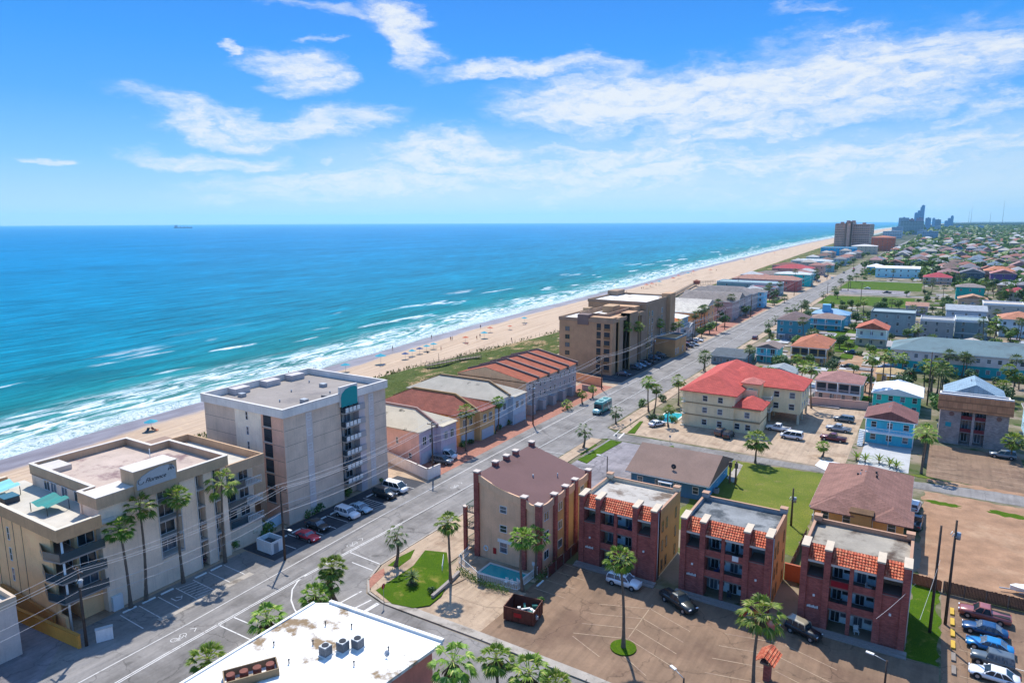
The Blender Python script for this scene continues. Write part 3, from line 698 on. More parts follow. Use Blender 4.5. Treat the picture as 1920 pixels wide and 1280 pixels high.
M_railm = mat('dark_railing', hx('3d4c58', .7), rough=.5, var=.1)
M_bglass, _nt, _b = nm('balcony_glass'); _b.inputs['Base Color'].default_value = hx('31505c', .7); _b.inputs['Roughness'].default_value = .15

def parapet(mb, x0, x1, y0, y1, z0, z1, t=.25, m=0, sides='SNEW'):
    if 'S' in sides: mb.box(x0, x1, y0, y0+t, z0, z1, m)
    if 'N' in sides: mb.box(x0, x1, y1-t, y1, z0, z1, m)
    if 'W' in sides: mb.box(x0, x0+t, y0+t, y1-t, z0, z1, m)
    if 'E' in sides: mb.box(x1-t, x1, y0+t, y1-t, z0, z1, m)
    return mb
def tiles(mb, x0, x1, y0, z0, y1, z1, rows=7, wcol=.33):
    """a slope of barrel tiles from the eave (y0,z0) up to (y1,z1)"""
    n = max(2, int(round((x1-x0)/wcol))); wc = (x1-x0)/n; k = 5
    d = Vector((0, y1-y0, z1-z0)); nrm = Vector((0, -(z1-z0), (y1-y0))).normalized()
    if nrm.z < 0: nrm = -nrm
    for r in range(rows):
        a = Vector((0, y0, z0))+d*(r/rows); b = Vector((0, y0, z0))+d*((r+1.12)/rows)
        for c in range(n):
            cx = x0+(c+.5)*wc; ring = []
            for p, off in ((a, .09), (b, .02)):
                ring.append([Vector((cx-math.cos(PI*i/(k-1))*wc*.5, 0, 0))+p+nrm*(math.sin(PI*i/(k-1))*wc*.38+off) for i in range(k)])
            nn = len(mb.v)
            for rr in ring: mb.v += [tuple(q) for q in rr]
            for i in range(k-1):
                mb.f.append((nn+i, nn+i+1, nn+k+i+1, nn+k+i)); mb.mi.append(0); mb.sm.append(True)
            mb.f.append(tuple(nn+i for i in range(k))); mb.mi.append(0); mb.sm.append(False)

# --- three red brick condominiums, one model built once and copied with its own roof and details
def red_condo(x0, y0, label, roofmat, first_wall, sidecol):
    t = thing('brick_condominium', label, 'apartment building', (x0, y0, 0), 0, 'red brick condominiums in a row')
    W, D = 11.75, 10.6
    wl = MB()
    # side walls, back wall, party blocks behind the brick bays
    wl.box(0.05, .3, 1.2, D, 0, 10.1).box(W-.3, W-.05, 1.2, D, 0, 10.1).box(.3, W-.3, D-.25, D, 0, 10.1)
    wl.box(.3, W-.3, 3.2, 3.45, 0, 9.3)
    wl.box(-.02, .9, D-.9, D+.05, 10.1, 10.75).box(W-.9, W+.02, D-.9, D+.05, 10.1, 10.75)
    wl.build('stucco_walls', M_wall, t, col=first_wall)
    sw = MB(); sw.box(W-.06, W-.03, 1.9, D, .3, 10.0); sw.box(W-.3, W, 1.25, 1.85, 0, 10.0)
    sw.build('side_wall', M_wall, t, col=sidecol)
    MB().box(.3, W-.3, 1.6, D-.25, 9.35, 9.55).build('flat_roof', roofmat, t)
    cp = MB(); cp.box(0.0, .34, 1.8, D-.9, 10.1, 10.2).box(W-.34, W, 1.8, D-.9, 10.1, 10.2).box(.9, W-.9, D-.3, D+.04, 10.1, 10.2)
    cp.box(-.06, .95, D-.95, D+.1, 10.75, 10.85).box(W-.95, W+.06, D-.95, D+.1, 10.75, 10.85)
    cp.build('coping', M_trim, t, col=hx('c79a7c', .75))
    # brick front: piers with sloping cream caps and the two closed bays
    piers = [(0, .75), (2.62, 3.34), (8.3, 9.02), (11.0, 11.75)]
    for a, b in piers:
        p = MB(); p.box(a, b, 0, 1.9, 0, 10.55); p.build('brick_pier', M_brick, t)
        c = MB(); n = len(c.v)
        c.loft([[(a-.08, -.08, 10.55), (b+.08, -.08, 10.55), (b+.08, 2.3, 10.55), (a-.08, 2.3, 10.55)], [(a-.08, -.08, 10.75), (b+.08, -.08, 10.75), (b+.08, 2.3, 10.95), (a-.08, 2.3, 10.95)]], smooth=False)
        c.build('pier_cap', M_trim, t, col=hx('e2cfb4', .75))
    MB().box(5.45, 5.9, .15, .6, 0, 9.0).build('brick_pier', M_brick, t)
    for a, b in ((.75, 2.62), (9.02, 11.0)):
        MB().box(a, b, .25, .5, 0, 6.75).build('brick_bay', M_brick, t)
        MB().box(a, b, .2, 3.2, 6.62, 6.7).box(a, b, .5, 3.2, 6.4, 6.6).build('balcony_floor', M_trim, t, col=hx('9c8f86', .6))
    wl2 = MB()
    for a, b in ((.75, 2.62), (3.34, 5.45), (5.9, 8.3), (9.02, 11.0)): wl2.box(a, b, .2, .45, 8.62, 9.15)
    wl2.build('white_header', M_trim, t, col=hx('e6e2da', .8))
    # open balconies of the middle bays
    bw = MB(); bw.box(3.34, 8.3, 3.1, 3.19, 0, 9.2); bw.build('balcony_back_wall', M_wall, t, col=hx('dfe8e6', .68))
    for z in (2.85, 5.75):
        s = MB(); s.box(3.34, 8.3, .3, 3.1, z, z+.2); s.build('balcony_floor', M_trim, t, col=hx('8f8884', .6))
        for a, b in ((3.34, 5.45), (5.9, 8.3)):
            MB().box(a, b, .3, .45, z+.2, z+1.1).build('balcony_parapet', M_brick, t)
    for z in (0, 2.95+.1, 5.95):
        for a in (4.0, 6.6):
            win(t, 'S', a, 3.08, z+1.05, .95, 2.0, 'door', 'door', (.72, .75, .74, 1))
        for a in (5.0, 7.7): win(t, 'S', a, 3.08, z+1.45, .8, 1.2, 'sash')
    # tiled mansard
    for a, b in ((.75, 2.62), (3.34, 8.3), (9.02, 11.0)):
        mb = MB(); tiles(mb, a, b, .05, 8.95, 1.75, 10.35, 6); mb.build('tiled_mansard', M_tile, t)
        MB().box(a, b, .3, 1.7, 9.1, 9.3).build('mansard_base', M_dark, t)
    # side windows on the stuccoed flank
    for z in (1.6, 4.5, 7.4):
        for yy in (2.9, 4.6, 8.6): win(t, 'E', yy, W, z, .55, 1.5, 'plain', col=hx('b98f5c', .7))
    # entry walk, wall lamps and the small number sign
    MB().box(-.3, W+.3, -1.3, 0, 0, .16).box(-.3, W+.3, -.75, -.02, .16, .3).build('entry_walk', M_trim, t, col=hx('b5a8a0', .6))
    for a in (1.7, 10.0):
        lm = MB(); lm.box(a-.12, a+.12, .1, .25, 4.2, 4.45); lm.build('wall_lamp', M_white, t)
    sg = MB(); sg.box(.95, 2.35, .2, .25, 2.55, 2.95); sgo = sg.build('wall_sign', M_trim, t, col=hx('7f5f66', .7))
    lt = MB()
    x = 1.0
    for i in range(9):
        hh_ = .2+.06*((i*7) % 3); lt.box(x, x+.1, .175, .2, 2.62+.02*(i % 2), 2.66+hh_); x += .145
    lt.build('sign_lettering', M_white, sgo)
    MB().tube((W+.06, .9, .1), (W+.06, .9, 10.2), .06, k=6).build('downpipe', M_trim, t, col=(.7, .66, .62, 1))
    return t
R1 = red_condo(-41.55, 85.5, 'red brick condominium with pale sunlit flat roof, next to the brown roofed building', M_oldroof, hx('e3cfae', .6), hx('cf9f66', .52))
R2 = red_condo(-26.35, 85.6, 'middle red brick condominium of the three, with streaky grey flat roof', M_greyroof, hx('a8a8a6', .5), hx('cf9f6c', .52))
R3 = red_condo(-11.1, 85.7, 'right hand red brick condominium with brown stained roof and red balcony blanket', mat('brown_stained_roof', hx('c3b8a6', .62), rough=.9, var=.2, scale=.25, col2=hx('6b5646', .5), c2scale=.2, c2lo=.46, c2hi=.64), hx('c89878', .55), hx('cf9674', .52))
MB().box(3.5, 5.4, .22, .29, 6.1, 6.8).build('red_blanket', mat('red_cloth', hx('b01f2e', .7), rough=.9), R3)
MB().box(6.9, 7.7, .2, .28, 6.15, 6.85).build('white_towel', M_white, R2)

# --- brown roofed condominium with the pool
t = thing('roadside_condominium', 'three storey tan condominium with brown roof and brick pillars beside the small pool', 'apartment building', (-55.6, 79.6, 0))
W, D = 10.6, 16.2
def zr(x): return 12.6+(9.7-12.6)*x/W      # the roof falls away from the sea road
wl = MB()
wl.loft([[(0, 0, 0), (0, D, 0), (0, D, zr(0)), (0, 0, zr(0))], [(W, 0, 0), (W, D, 0), (W, D, zr(W)), (W, 0, zr(W))]], smooth=False)
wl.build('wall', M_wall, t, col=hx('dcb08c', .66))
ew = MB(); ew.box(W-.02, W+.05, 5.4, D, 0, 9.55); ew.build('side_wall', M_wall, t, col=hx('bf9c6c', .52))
rf = MB()
rf.loft([[(-.15, -.15, zr(0)+.05), (-.15, D+.15, zr(0)+.05), (-.15, D+.15, zr(0)+.3), (-.15, -.15, zr(0)+.3)], [(W+.15, -.15, zr(W)-.02), (W+.15, D+.15, zr(W)-.02), (W+.15, D+.15, zr(W)+.23), (W+.15, -.15, zr(W)+.23)]], smooth=False)
rfo = rf.build('roof', M_brownroof, t)
MB().tube((5.6, 7, 11), (5.6, 7, 11.75), .12, k=8).build('roof_vent', M_metal, rfo)
MB().tube((8, 10.5, 10.4), (8, 10.5, 11.3), .08, k=8).build('roof_vent', M_metal, rfo)
# swagged parapet between pillars
def swag(x0, x1, y0, y1, z0, z1, sag, th=.22):
    mb = MB(); n = 10; secs = []
    for i in range(n+1):
        s = i/n; x = x0+(x1-x0)*s; y = y0+(y1-y0)*s; z = z0+(z1-z0)*s-sag*math.sin(PI*s)
        if abs(x1-x0) > abs(y1-y0): secs.append([(x, y-th/2, z-1.2), (x, y+th/2, z-1.2), (x, y+th/2, z), (x, y-th/2, z)])
        else: secs.append([(x-th/2, y, z-1.2), (x+th/2, y, z-1.2), (x+th/2, y, z), (x-th/2, y, z)])
    mb.loft(secs, smooth=False); return mb
PX_ = [(0, 0), (8.2, 0), (W, 0), (W, 4.6), (W, 8.2), (W, 11.4), (W, D), (0, 5.0), (0, 8.2), (0, 11.0), (0, D)]
for i, (a, b) in enumerate(PX_):
    p = MB(); p.box(a-.4, a+.4, b-.4, b+.4, 0, zr(a)+.75); p.build('brick_pillar', M_brick, t)
    MB().box(a-.5, a+.5, b-.5, b+.5, zr(a)+.75, zr(a)+.95).build('pillar_cap', M_trim, t, col=hx('e0cfc0', .72))
for (a, b, c, d, s) in ((.4, -.12, 7.8, -.12, .35), (8.6, -.12, W-.4, -.12, .25)):
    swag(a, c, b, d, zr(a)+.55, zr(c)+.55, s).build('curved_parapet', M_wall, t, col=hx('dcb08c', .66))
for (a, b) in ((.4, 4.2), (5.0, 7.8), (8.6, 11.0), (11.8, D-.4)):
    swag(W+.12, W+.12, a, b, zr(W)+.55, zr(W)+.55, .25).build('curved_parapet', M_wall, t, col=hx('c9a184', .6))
for z in (8.4, 5.4): win(t, 'S', 4.6, 0, z, 1.1, 1.0, 'sash')
win(t, 'S', 4.6, 0, 2.5, 1.2, 1.7, 'sash')
MB().box(3.6, 6.1, -.08, 0, 3.2, 3.7).build('wall_notice', M_white, t)
for z in (8.0, 5.0, 2.0):
    win(t, 'E', 2.2, W, z, 1.3, 1.2, 'slide'); win(t, 'E', 6.4, W+.05, z, 1.2, 1.2, 'slide'); win(t, 'E', 13.8, W+.05, z, 1.2, 1.2, 'sash')
MB().box(7.4, 8.4, -.1, 0, 1.3, 2.0).build('notice_board', M_white, t)
lb = MB()
for i in range(12):
    a0, a1 = 2*PI*i/12, 2*PI*(i+1)/12
    lb.tube((1.5+.38*math.cos(a0), -.08, 1.6+.38*math.sin(a0)), (1.5+.38*math.cos(a1), -.08, 1.6+.38*math.sin(a1)), .09, k=6)
lb.build('life_ring', M_white, t)
MB().box(2.8, 3.3, -.12, 0, 1.1, 2.0).build('fire_hose_box', mat('red_enamel', hx('c0262a', .8), rough=.5, var=.1), t)
for z in (1.1, 4.0, 6.6):
    s = MB(); s.box(-2.5, 0, .3, D-3, z-.25, z-.05); s.build('balcony_floor', M_trim, t, col=hx('bfa795', .6))
    r = rail(2.1, 1.0); o = r.build('balcony_railing', M_trim, t, (-1.35, .4, z-.05), hx('2e6a58', .7))
    r = rail(9.0, 1.0); o = r.build('balcony_railing', M_trim, t, (-2.45, 5.1, z-.05), hx('2e6a58', .7)); o.rotation_euler = (0, 0, PI/2)
MB().box(-2.75, -2.25, .05, .55, 0, 7.2).build('brick_pillar', M_brick, t)
MB().box(-2.85, -2.15, -.05, .65, 7.2, 7.35).build('pillar_cap', M_trim, t, col=hx('e0cfc0', .72))
# pool: rim, water
t = thing('swimming_pool', 'small rectangular swimming pool behind white fence, below the brown roofed condominium', 'swimming pool', (-49.2, 76.7, 0))
rm = MB(); parapet(rm, -3.5, 3.3, -1.7, 1.8, .05, .16, .32); rm.build('pool_rim', M_trim, t, col=hx('e4ddd2', .8))
MB().box(-3.2, 3.0, -1.4, 1.5, .05, .1).build('pool_water', M_pool, t)
def picket(name, label, pts, h, col, m=None, group=None, step=.3, cat='fence'):
    t = thing(name, label, cat, (pts[0][0], pts[0][1], 0), 0, group); ox, oy = pts[0]
    pk = MB(); rl = MB()
    for p, q in zip(pts, pts[1:]):
        a = math.atan2(q[1]-p[1], q[0]-p[0]); L = math.hypot(q[0]-p[0], q[1]-p[1]); c = ((p[0]+q[0])/2-ox, (p[1]+q[1])/2-oy)
        rl.obox(c, a, L, .05, h-.12, h-.04); rl.obox(c, a, L, .05, .12, .2)
        n = int(L/step)
        for i in range(n+1):
            s = i/max(1, n); pk.obox((p[0]+(q[0]-p[0])*s-ox, p[1]+(q[1]-p[1])*s-oy), a, .04, .04, .05, h)
    pk.build('picket', m or M_trim, t, col=col)['kind'] = 'stuff'; rl.build('rail', m or M_trim, t, col=col); return t
picket('pool_fence', 'white picket fence around the small swimming pool', [(-57, 79.2), (-56.6, 76), (-51.0, 73.2), (-45.2, 74.0), (-44.9, 79.3)], 1.35, (.8, .8, .78, 1))
picket('lawn_fence', 'short white fence at the edge of the corner lawn', [(-59.11,75.57), (-57.17,72.66)], 1.0, (.8, .8, .78, 1))

# --- white roofed restaurant in the foreground
t = thing('white_roof_building', 'low building with stained white flat roof at the bottom of the scene', 'restaurant', (-58.6, 53.2, 0))
rp = [(0, -.6), (16.4, .3), (15.6, -8.5), (13.4, -10.6), (13.4, -17), (-1.6, -26), (-1.6, -1.6)]
MB().prism([(0.4, -1.2), (15.4, -.4), (14.8, -8.2), (12.6, -10.6), (12.8, -17), (-1.0, -25), (-1.0, -2)], 0, 4.6).build('wall', M_wall, t, col=hx('c07a6a', .7))
rfo = MB().prism(rp, 4.6, 4.95).build('roof', M_whiteroof, t)
cp = MB(); cp.loft([[(0, -.75, 4.9), (0, -.35, 4.9), (0, -.35, 5.25), (0, -.75, 5.25)], [(16.4, .15, 4.9), (16.4, .55, 4.9), (16.4, .55, 5.25), (16.4, .15, 5.25)]], smooth=False)
cp.loft([[(-1.75, -26, 4.9), (-1.45, -26, 4.9), (-1.45, -26, 5.1), (-1.75, -26, 5.1)], [(-1.75, -1.6, 4.9), (-1.45, -1.6, 4.9), (-1.45, -1.6, 5.1), (-1.75, -1.6, 5.1)]], smooth=False)
cp.build('roof_edge', M_white, rfo)
def acunit(loc, label, s=1.0, rot=.0):
    a = thing('air_conditioner', label, 'air conditioner', loc, rot, 'air conditioners on the white roof')
    c = MB(); c.box(-.42*s, .42*s, -.42*s, .42*s, .12, 1.0*s); c.build('casing', M_metal, a)
    l = MB()
    for i in range(7): l.box(-.44*s, .44*s, -.44*s, .44*s, .2+i*.11*s, .235+i*.11*s)
    l.build('louvre', M_dark, a)
    f = MB(); f.tube((0, 0, 1.0*s), (0, 0, 1.05*s), .33*s, .33*s, 14, 0); f.build('fan_guard', M_dark, a)
    MB().box(-.5*s, .5*s, -.5*s, .5*s, 0, .12).build('base_tray', M_white, a)
for (p, l) in (((-51.4, 45.2, 4.95), 'grey air conditioner nearest the camera in the cluster on the white roof'), ((-50.4, 46.7, 4.95), 'dark air conditioner in the middle of the rooftop cluster'), ((-49.4, 47.9, 4.95), 'air conditioner at the far end of the rooftop cluster')):
    acunit(p, l, 1.15)
t2 = thing('rooftop_equipment_pit', 'framed rooftop pit with four rusty fans on the white roof', 'ventilation equipment', (-55.2, 38.8, 4.95), rad(58))
parapet(MB(), -2.6, 2.6, -1.1, 1.1, 0, .8, .12).build('pit_wall', M_trim, t2, col=hx('a8906e', .7))
for i in range(4): MB().tube((-1.9+i*1.25, 0, .02), (-1.9+i*1.25, 0, .9), .42, k=12).build('fan', mat('rusty_metal', hx('8a4a3a', .7), rough=.7, var=.3, scale=3), t2)
for i, p in enumerate(((-55.5, 49.0), (-54.0, 45.8), (-52.6, 50.2), (-46.2, 49.2), (-57.4, 43.4), (-53.6, 42.2), (-47.6, 45.5))):
    tag(MB().tube((0, 0, 0), (0, 0, .45), .06, k=7).tube((0, 0, .42), (0, 0, .5), .11, k=7).build('vent_pipe', M_dark, None, (p[0], p[1], 4.95)), 'short dark vent pipe standing on the white roof', 'vent pipe', 'vent pipes on the white roof')
td = thing('satellite_dish', 'small grey satellite dish on the white roof near its right end', 'satellite dish', (-45.6, 48.3, 4.95))
dm = MB(); dm.loft([[(r*math.cos(2*PI*i/12), r*.5*math.sin(2*PI*i/12)-.1*j, .45+r*.8*math.sin(2*PI*i/12)) for i in range(12)] for j, r in ((0, .35), (1, .2), (1.3, .05))], caps=False); dm.build('dish', M_metal, td)
MB().tube((0, 0, 0), (0, -.1, .45), .04, k=6).build('mast', M_metal, td)

# --- Florence: beige seafront condominium with the script sign
t = thing('seafront_condominium', 'beige seafront condominium with brown roof band and script name sign', 'apartment building', (-88, 36.6, 0))
CB = hx('e4cab0', .68); CBAND = hx('c4a484', .55)
m_ = MB()
# main block with recessed window shafts: y ranges of solid wall on the road front
Lx = -21; H_ = 14.3
shafts = [(12.9, 16.1), (18.7, 19.9), (21.4, 22.7)]
ys = [5.2]
for a, b in shafts: ys += [a, b]
ys.append(23.6)
for i in range(0, len(ys), 2): m_.box(-1.4, 0, ys[i], ys[i+1], 0, H_)
m_.box(-4, -1.4, 5.2, 23.6, 0, H_); m_.box(-14, -4, 7.0, 23.6, 0, H_); m_.box(Lx, -14, 7.0, 20.6, 0, H_)
m_.box(-1.4, 0, 12.9, 16.1, 0, 3.9)
m_.build('wall', M_wall, t, col=CB)
for a, b in shafts:
    for k_, z in enumerate((4.1, 6.7, 9.3, 11.9)):
        if a == 12.9 and k_ == 0: pass
        MB().box(-1.38, .04, a, b, z-.1, z+.12).build('floor_band', M_trim, t, col=hx('d5cdc4', .7))
        win(t, 'E', (a+b)/2, -1.38, z+1.2, (b-a)*.8, 1.9, 'slide')
    if a != 12.9: win(t, 'E', (a+b)/2, -1.38, 1.9, (b-a)*.8, 2.6, 'slide')
for a in (12.75, 16.1, 18.55, 21.25):
    MB().box(-.02, .09, a, a+.14, 3.9 if a < 17 else .2, H_).build('wall_fin', M_trim, t, col=hx('e6e0d8', .75))
def par_poly(pts, z0, z1, th):
    mb = MB(); n = len(pts); off = []
    for i in range(n):
        (ax_, ay_), (bx_, by_), (cx_, cy_) = pts[i-1], pts[i], pts[(i+1) % n]
        d1 = Vector((bx_-ax_, by_-ay_)).normalized(); d2 = Vector((cx_-bx_, cy_-by_)).normalized()
        off.append((bx_-d1.y*th-d2.y*th if d1.dot(d2) < .5 else bx_-d1.y*th, by_+d1.x*th+d2.x*th if d1.dot(d2) < .5 else by_+d1.x*th))
    for i in range(n):
        j = (i+1) % n; a, b, c, d = pts[i], pts[j], off[j], off[i]
        mb.quad([a+(z0,), b+(z0,), b+(z1,), a+(z1,)]); mb.quad([d+(z1,), c+(z1,), c+(z0,), d+(z0,)]); mb.quad([a+(z1,), b+(z1,), c+(z1,), d+(z1,)]); mb.quad([a+(z0,), d+(z0,), c+(z0,), b+(z0,)])
    return mb
FP = [(Lx-.3, 6.7), (-4.3, 6.7), (-4.3, 4.9), (.35, 4.9), (.35, 23.9), (-14.3, 23.9), (-14.3, 20.9), (Lx-.3, 20.9)]
bd = par_poly(FP, H_, 15.8, .35); bd.build('roof_band', M_wall, t, col=CBAND)
cp = par_poly([(x+(.06 if x > -1 else -.06), y+(.06 if y > 15 else -.06)) for x, y in FP], 15.8, 15.9, .47); cp.build('coping', M_trim, t, col=hx('e8ddcf', .8))
MB().box(Lx, -14, 7, 20.6, H_+.02, 14.7).box(-14, -4, 7, 23.6, H_+.02, 14.7).box(-4, 0, 5.2, 23.6, H_+.02, 14.7).build('flat_roof', mat('pink_stained_roof', hx('ddc6b4', .66), rough=.9, var=.15, scale=.3, col2=hx('a98a86', .58), c2scale=.25, c2lo=.5, c2hi=.66), t)
rb = MB(); rb.box(-3.6, 0, 5.25, 9.9, 14.7, 15.75); rb.build('raised_roof_block', mat('pale_roof_deck', hx('efe6da', .72), rough=.9, var=.12), t)
MB().box(-20.9, -17.0, 7.1, 10.4, 14.7, 15.45).build('roof_hatch', M_trim, t, col=hx('e2d8cc', .7))
MB().tube((-9, 17.5, 14.7), (-9, 17.5, 17.1), .06, k=6).build('aerial', M_white, t)
# sign block
sb = MB(); sb.box(-2.6, .55, 9.75, 15.75, 13.9, 17.75); sgb = sb.build('sign_block', M_wall, t, col=CBAND); MB().box(-2.7, .65, 9.65, 15.85, 17.75, 17.85).build('sign_block_top', M_trim, sgb, col=hx('e8ddcf', .75))
sp_ = MB(); pts = [(11.55, 14.35), (17.45, 14.35)]
arc = [(17.45, 16.7), (17.1, 17.35), (16.2, 17.8), (15.0, 17.85), (13.6, 17.5), (12.4, 16.9), (11.7, 16.2), (11.55, 15.5)]
pts += arc; mpp = lambda a, b: (10.0+(a-11.55)*.93, 15.2+(b-14.35)*.66)
pts = [mpp(*q) for q in pts]; k = len(pts); n0 = len(sp_.v)
sp_.v += [(.56, a, b) for a, b in pts]+[(.68, a, b) for a, b in pts]
sp_.f.append(tuple(n0+i for i in reversed(range(k)))); sp_.f.append(tuple(n0+k+i for i in range(k))); sp_.mi += [0, 0]; sp_.sm += [False, False]
for i in range(k):
    j = (i+1) % k; sp_.f.append((n0+i, n0+j, n0+k+j, n0+k+i)); sp_.mi.append(0); sp_.sm.append(False)
spn = sp_.build('sign_panel', M_trim, sgb, col=hx('ccd0d4', .7))
def text_mesh(name, s, size, shear=0, ext=.02):
    cu = bpy.data.curves.new(name, 'FONT'); cu.body = s; cu.size = size; cu.shear = shear; cu.extrude = ext; cu.align_x = 'CENTER'; cu.align_y = 'CENTER'; cu.resolution_u = 3
    ob = bpy.data.objects.new(name, cu); COL.objects.link(ob)
    bpy.context.view_layer.update()
    me = bpy.data.meshes.new_from_object(ob.evaluated_get(bpy.context.evaluated_depsgraph_get())); me.name = name
    bpy.data.objects.remove(ob); bpy.data.curves.remove(cu); return me
M_ink = mat('sign_ink', hx('3d4550', .6), rough=.6, var=.1)
me = text_mesh('sign_lettering', 'Florence', .82, .45); me.materials.clear(); me.materials.append(M_ink)
o = inst('sign_lettering', me, sgb, (.70, 12.55, 16.15)); o.rotation_euler = (PI/2, 0, PI/2)
em = MB()   # swash of the F and the small emblem at the right
for i in range(9):
    a0, a1 = PI*(.5+i*.16), PI*(.5+(i+1)*.16)
    em.tube((.70, 12.15+.42*math.cos(a0), 15.45+.55*math.sin(a0)), (.70, 12.15+.42*math.cos(a1), 15.45+.55*math.sin(a1)), .045, k=5)
for z in (16.6, 16.85, 17.1): em.box(.68, .72, 16.5, 17.0, z, z+.08)
for a, b in (((16.45, 16.6), (16.3, 16.1)), ((16.75, 16.7), (16.75, 16.05)), ((17.05, 16.6), (17.2, 16.1)), ((16.4, 16.35), (17.1, 16.35))):
    em.tube((.70, a[0], a[1]), (.70, b[0], b[1]), .05, k=5)
em.v = [(x,)+mpp(y, z+.45) for x, y, z in em.v]
em.build('sign_emblem', M_ink, sgb)
# left wing with roof terrace and corner balconies
lw = MB(); lw.box(-24, -5.2, 0, 7.0, 0, 12.4); lw.box(-5.2, -1.2, 2.6, 5.2, 0, 12.7); lw.box(-5.2, 0, 0, .35, 0, 1.9); lw.box(-5.2, -1.5, 0, .3, 1.9, 12.7)
lw.build('wing_wall', M_wall, t, col=hx('e8b884', .72))
MB().box(-24, 1.0, -.15, 6.9, 12.45, 12.72).build('terrace_floor', mat('terrace_deck', hx('e5dccb', .66), rough=.9, var=.15, scale=.5), t)
bd = MB(); parapet(bd, -24.2, 1.3, -.4, 5.15, 12.3, 13.9, .3, sides='SEW'); bd.build('terrace_band', M_wall, t, col=hx('cca278', .55))
cp = MB(); parapet(cp, -24.3, 1.4, -.5, 5.15, 13.9, 14.0, .45, sides='SEW'); cp.build('coping', M_trim, t, col=hx('efdcc0', .8))
for x in (-9, -11.4, -14.4, -17, -20): MB().box(x, x+.08, -.03, 0, .2, 12.3).build('wall_groove', M_dark, t)
for z in (9.9, 7.0, 4.1): win(t, 'S', -12.9, 0, z, .5, 1.7)
for z in (9.7, 6.9, 4.3):
    s = MB(); s.prism([(-5.2, .2), (-1.6, -.9), (1.2, -.3), (1.2, 5.0), (-1.2, 5.0), (-5.2, 5.0)], z-.22, z); s.build('balcony_floor', M_trim, t, col=hx('b9b0a8', .65))
    g = MB()
    for p, q in (((-1.6, -.9), (1.2, -.3)), ((1.2, -.3), (1.2, 5.0)), ((-5.0, .2), (-1.6, -.9))):
        a = math.atan2(q[1]-p[1], q[0]-p[0]); L = math.hypot(q[0]-p[0], q[1]-p[1]); g.obox(((p[0]+q[0])/2, (p[1]+q[1])/2), a, L, .05, z, z+1.05)
    g.build('balcony_railing', M_bglass, t)
    win(t, 'E', 3.9, -1.2, z+1.25, 1.9, 2.2, 'slide'); win(t, 'S', -3.4, 2.6, z+1.25, 2.0, 2.2, 'slide')
MB().tube((.9, .2, 0), (.9, .2, 12.4), .14, k=8).build('column', M_white, t)
MB().box(.02, .5, 5.5, 6.8, 0, 2.0).build('utility_cabinet', M_white, t)
pw = MB(); pw.box(-20.9, -4.2, 6.7, 6.95, 12.7, 14.4); pw.box(-4.2, -3.9, 5.0, 6.9, 12.7, 14.3); pw.build('penthouse_wall', M_wall, t, col=hx('d8c2ac', .66))
for x in (-16.5, -14.6, -11.6, -8.2): win(t, 'S', x, 6.7, 13.55, 1.5, 1.4, 'slide')
# right annex, set back, with balconies
ax = MB(); ax.box(-20, -3.2, 23.6, 30.6, 0, 12.6); ax.box(-3.2, -1.0, 23.6, 24.2, 0, 12.6); ax.box(-3.2, -.6, 23.6, 29.8, 0, 3.6); ax.build('annex_wall', M_wall, t, col=hx('d9c2a8', .64))
bd = MB(); parapet(bd, -20.2, -.3, 23.95, 30.8, 12.4, 14.0, .3); bd.build('annex_band', M_wall, t, col=CBAND)
MB().box(-20, -.6, 24.2, 30.5, 12.5, 12.75).build('annex_roof', mat('terrace_deck', None), t)
for z in (9.7, 6.7, 3.7):
    MB().box(-3.2, -.4, 24.2, 30.2, z-.2, z).build('balcony_floor', M_trim, t, col=hx('d5cdc4', .7))
    MB().box(-.5, -.42, 24.2, 27.2, z, z+1.05).build('balcony_railing', M_bglass, t); rail(2.9).build('balcony_railing', M_white, t, (-.45, 28.7, z)).rotation_euler = (0, 0, PI/2)
    win(t, 'E', 26.0, -3.2, z+1.2, 2.4, 2.1, 'slide'); win(t, 'E', 28.8, -3.2, z+1.2, 1.6, 2.1, 'slide')
pc = MB(); pc.box(-26, -19, 24, 30, 12.6, 12.8); pc.build('rear_canopy', M_trim, t, col=hx('b0907a', .6))
def deck_thing(name, label, loc, rot, fn, cat, mcol):
    a = thing(name, label, cat, loc, rot); fn(a, mcol); return a
def canopy(a, c):
    mb = MB()
    for i in range(8): mb.quad([(-1.9+i*.475, -1.5, 1.15+.18*math.sin(i*1.2)), (-1.9+(i+1)*.475, -1.5, 1.15+.18*math.sin((i+1)*1.2)), (-1.9+(i+1)*.475, 1.5, 1.5+.18*math.sin((i+1)*1.2)), (-1.9+i*.475, 1.5, 1.5+.18*math.sin(i*1.2))])
    mb.build('fabric_cover', M_trim, a, col=c)
    for x in (-1.8, 1.8):
        for y in (-1.4, 1.4): MB().tube((x, y, 0), (x, y, 1.25), .05, k=6).build('post', M_railm, a)
deck_thing('sun_canopy', 'pale turquoise canopy at the left end of the roof terrace', (-108.0, 39.2, 12.72), 0, canopy, 'canopy', hx('8fd8d4', .8))
deck_thing('rolled_awning', 'folded dark turquoise awning beside the penthouse on the roof terrace', (-97.0, 40.2, 12.72), .1, canopy, 'awning', hx('2f9a90', .7))
picket('terrace_railing', 'grey railing crossing the roof terrace', [(-107, 37.4), (-98.5, 40.6)], 1.0, hx('8a8480', .6))
a = thing('hot_tub', 'dark blue covered hot tub on the roof terrace', 'hot tub', (-104.8, 38.6, 12.72)); MB().box(-1.1, 1.1, -.9, .9, 0, .8).build('tub', M_railm, a); MB().box(-1.15, 1.15, -.95, .95, .8, .9).build('tub_cover', M_trim, a, col=hx('2b6f86', .7))

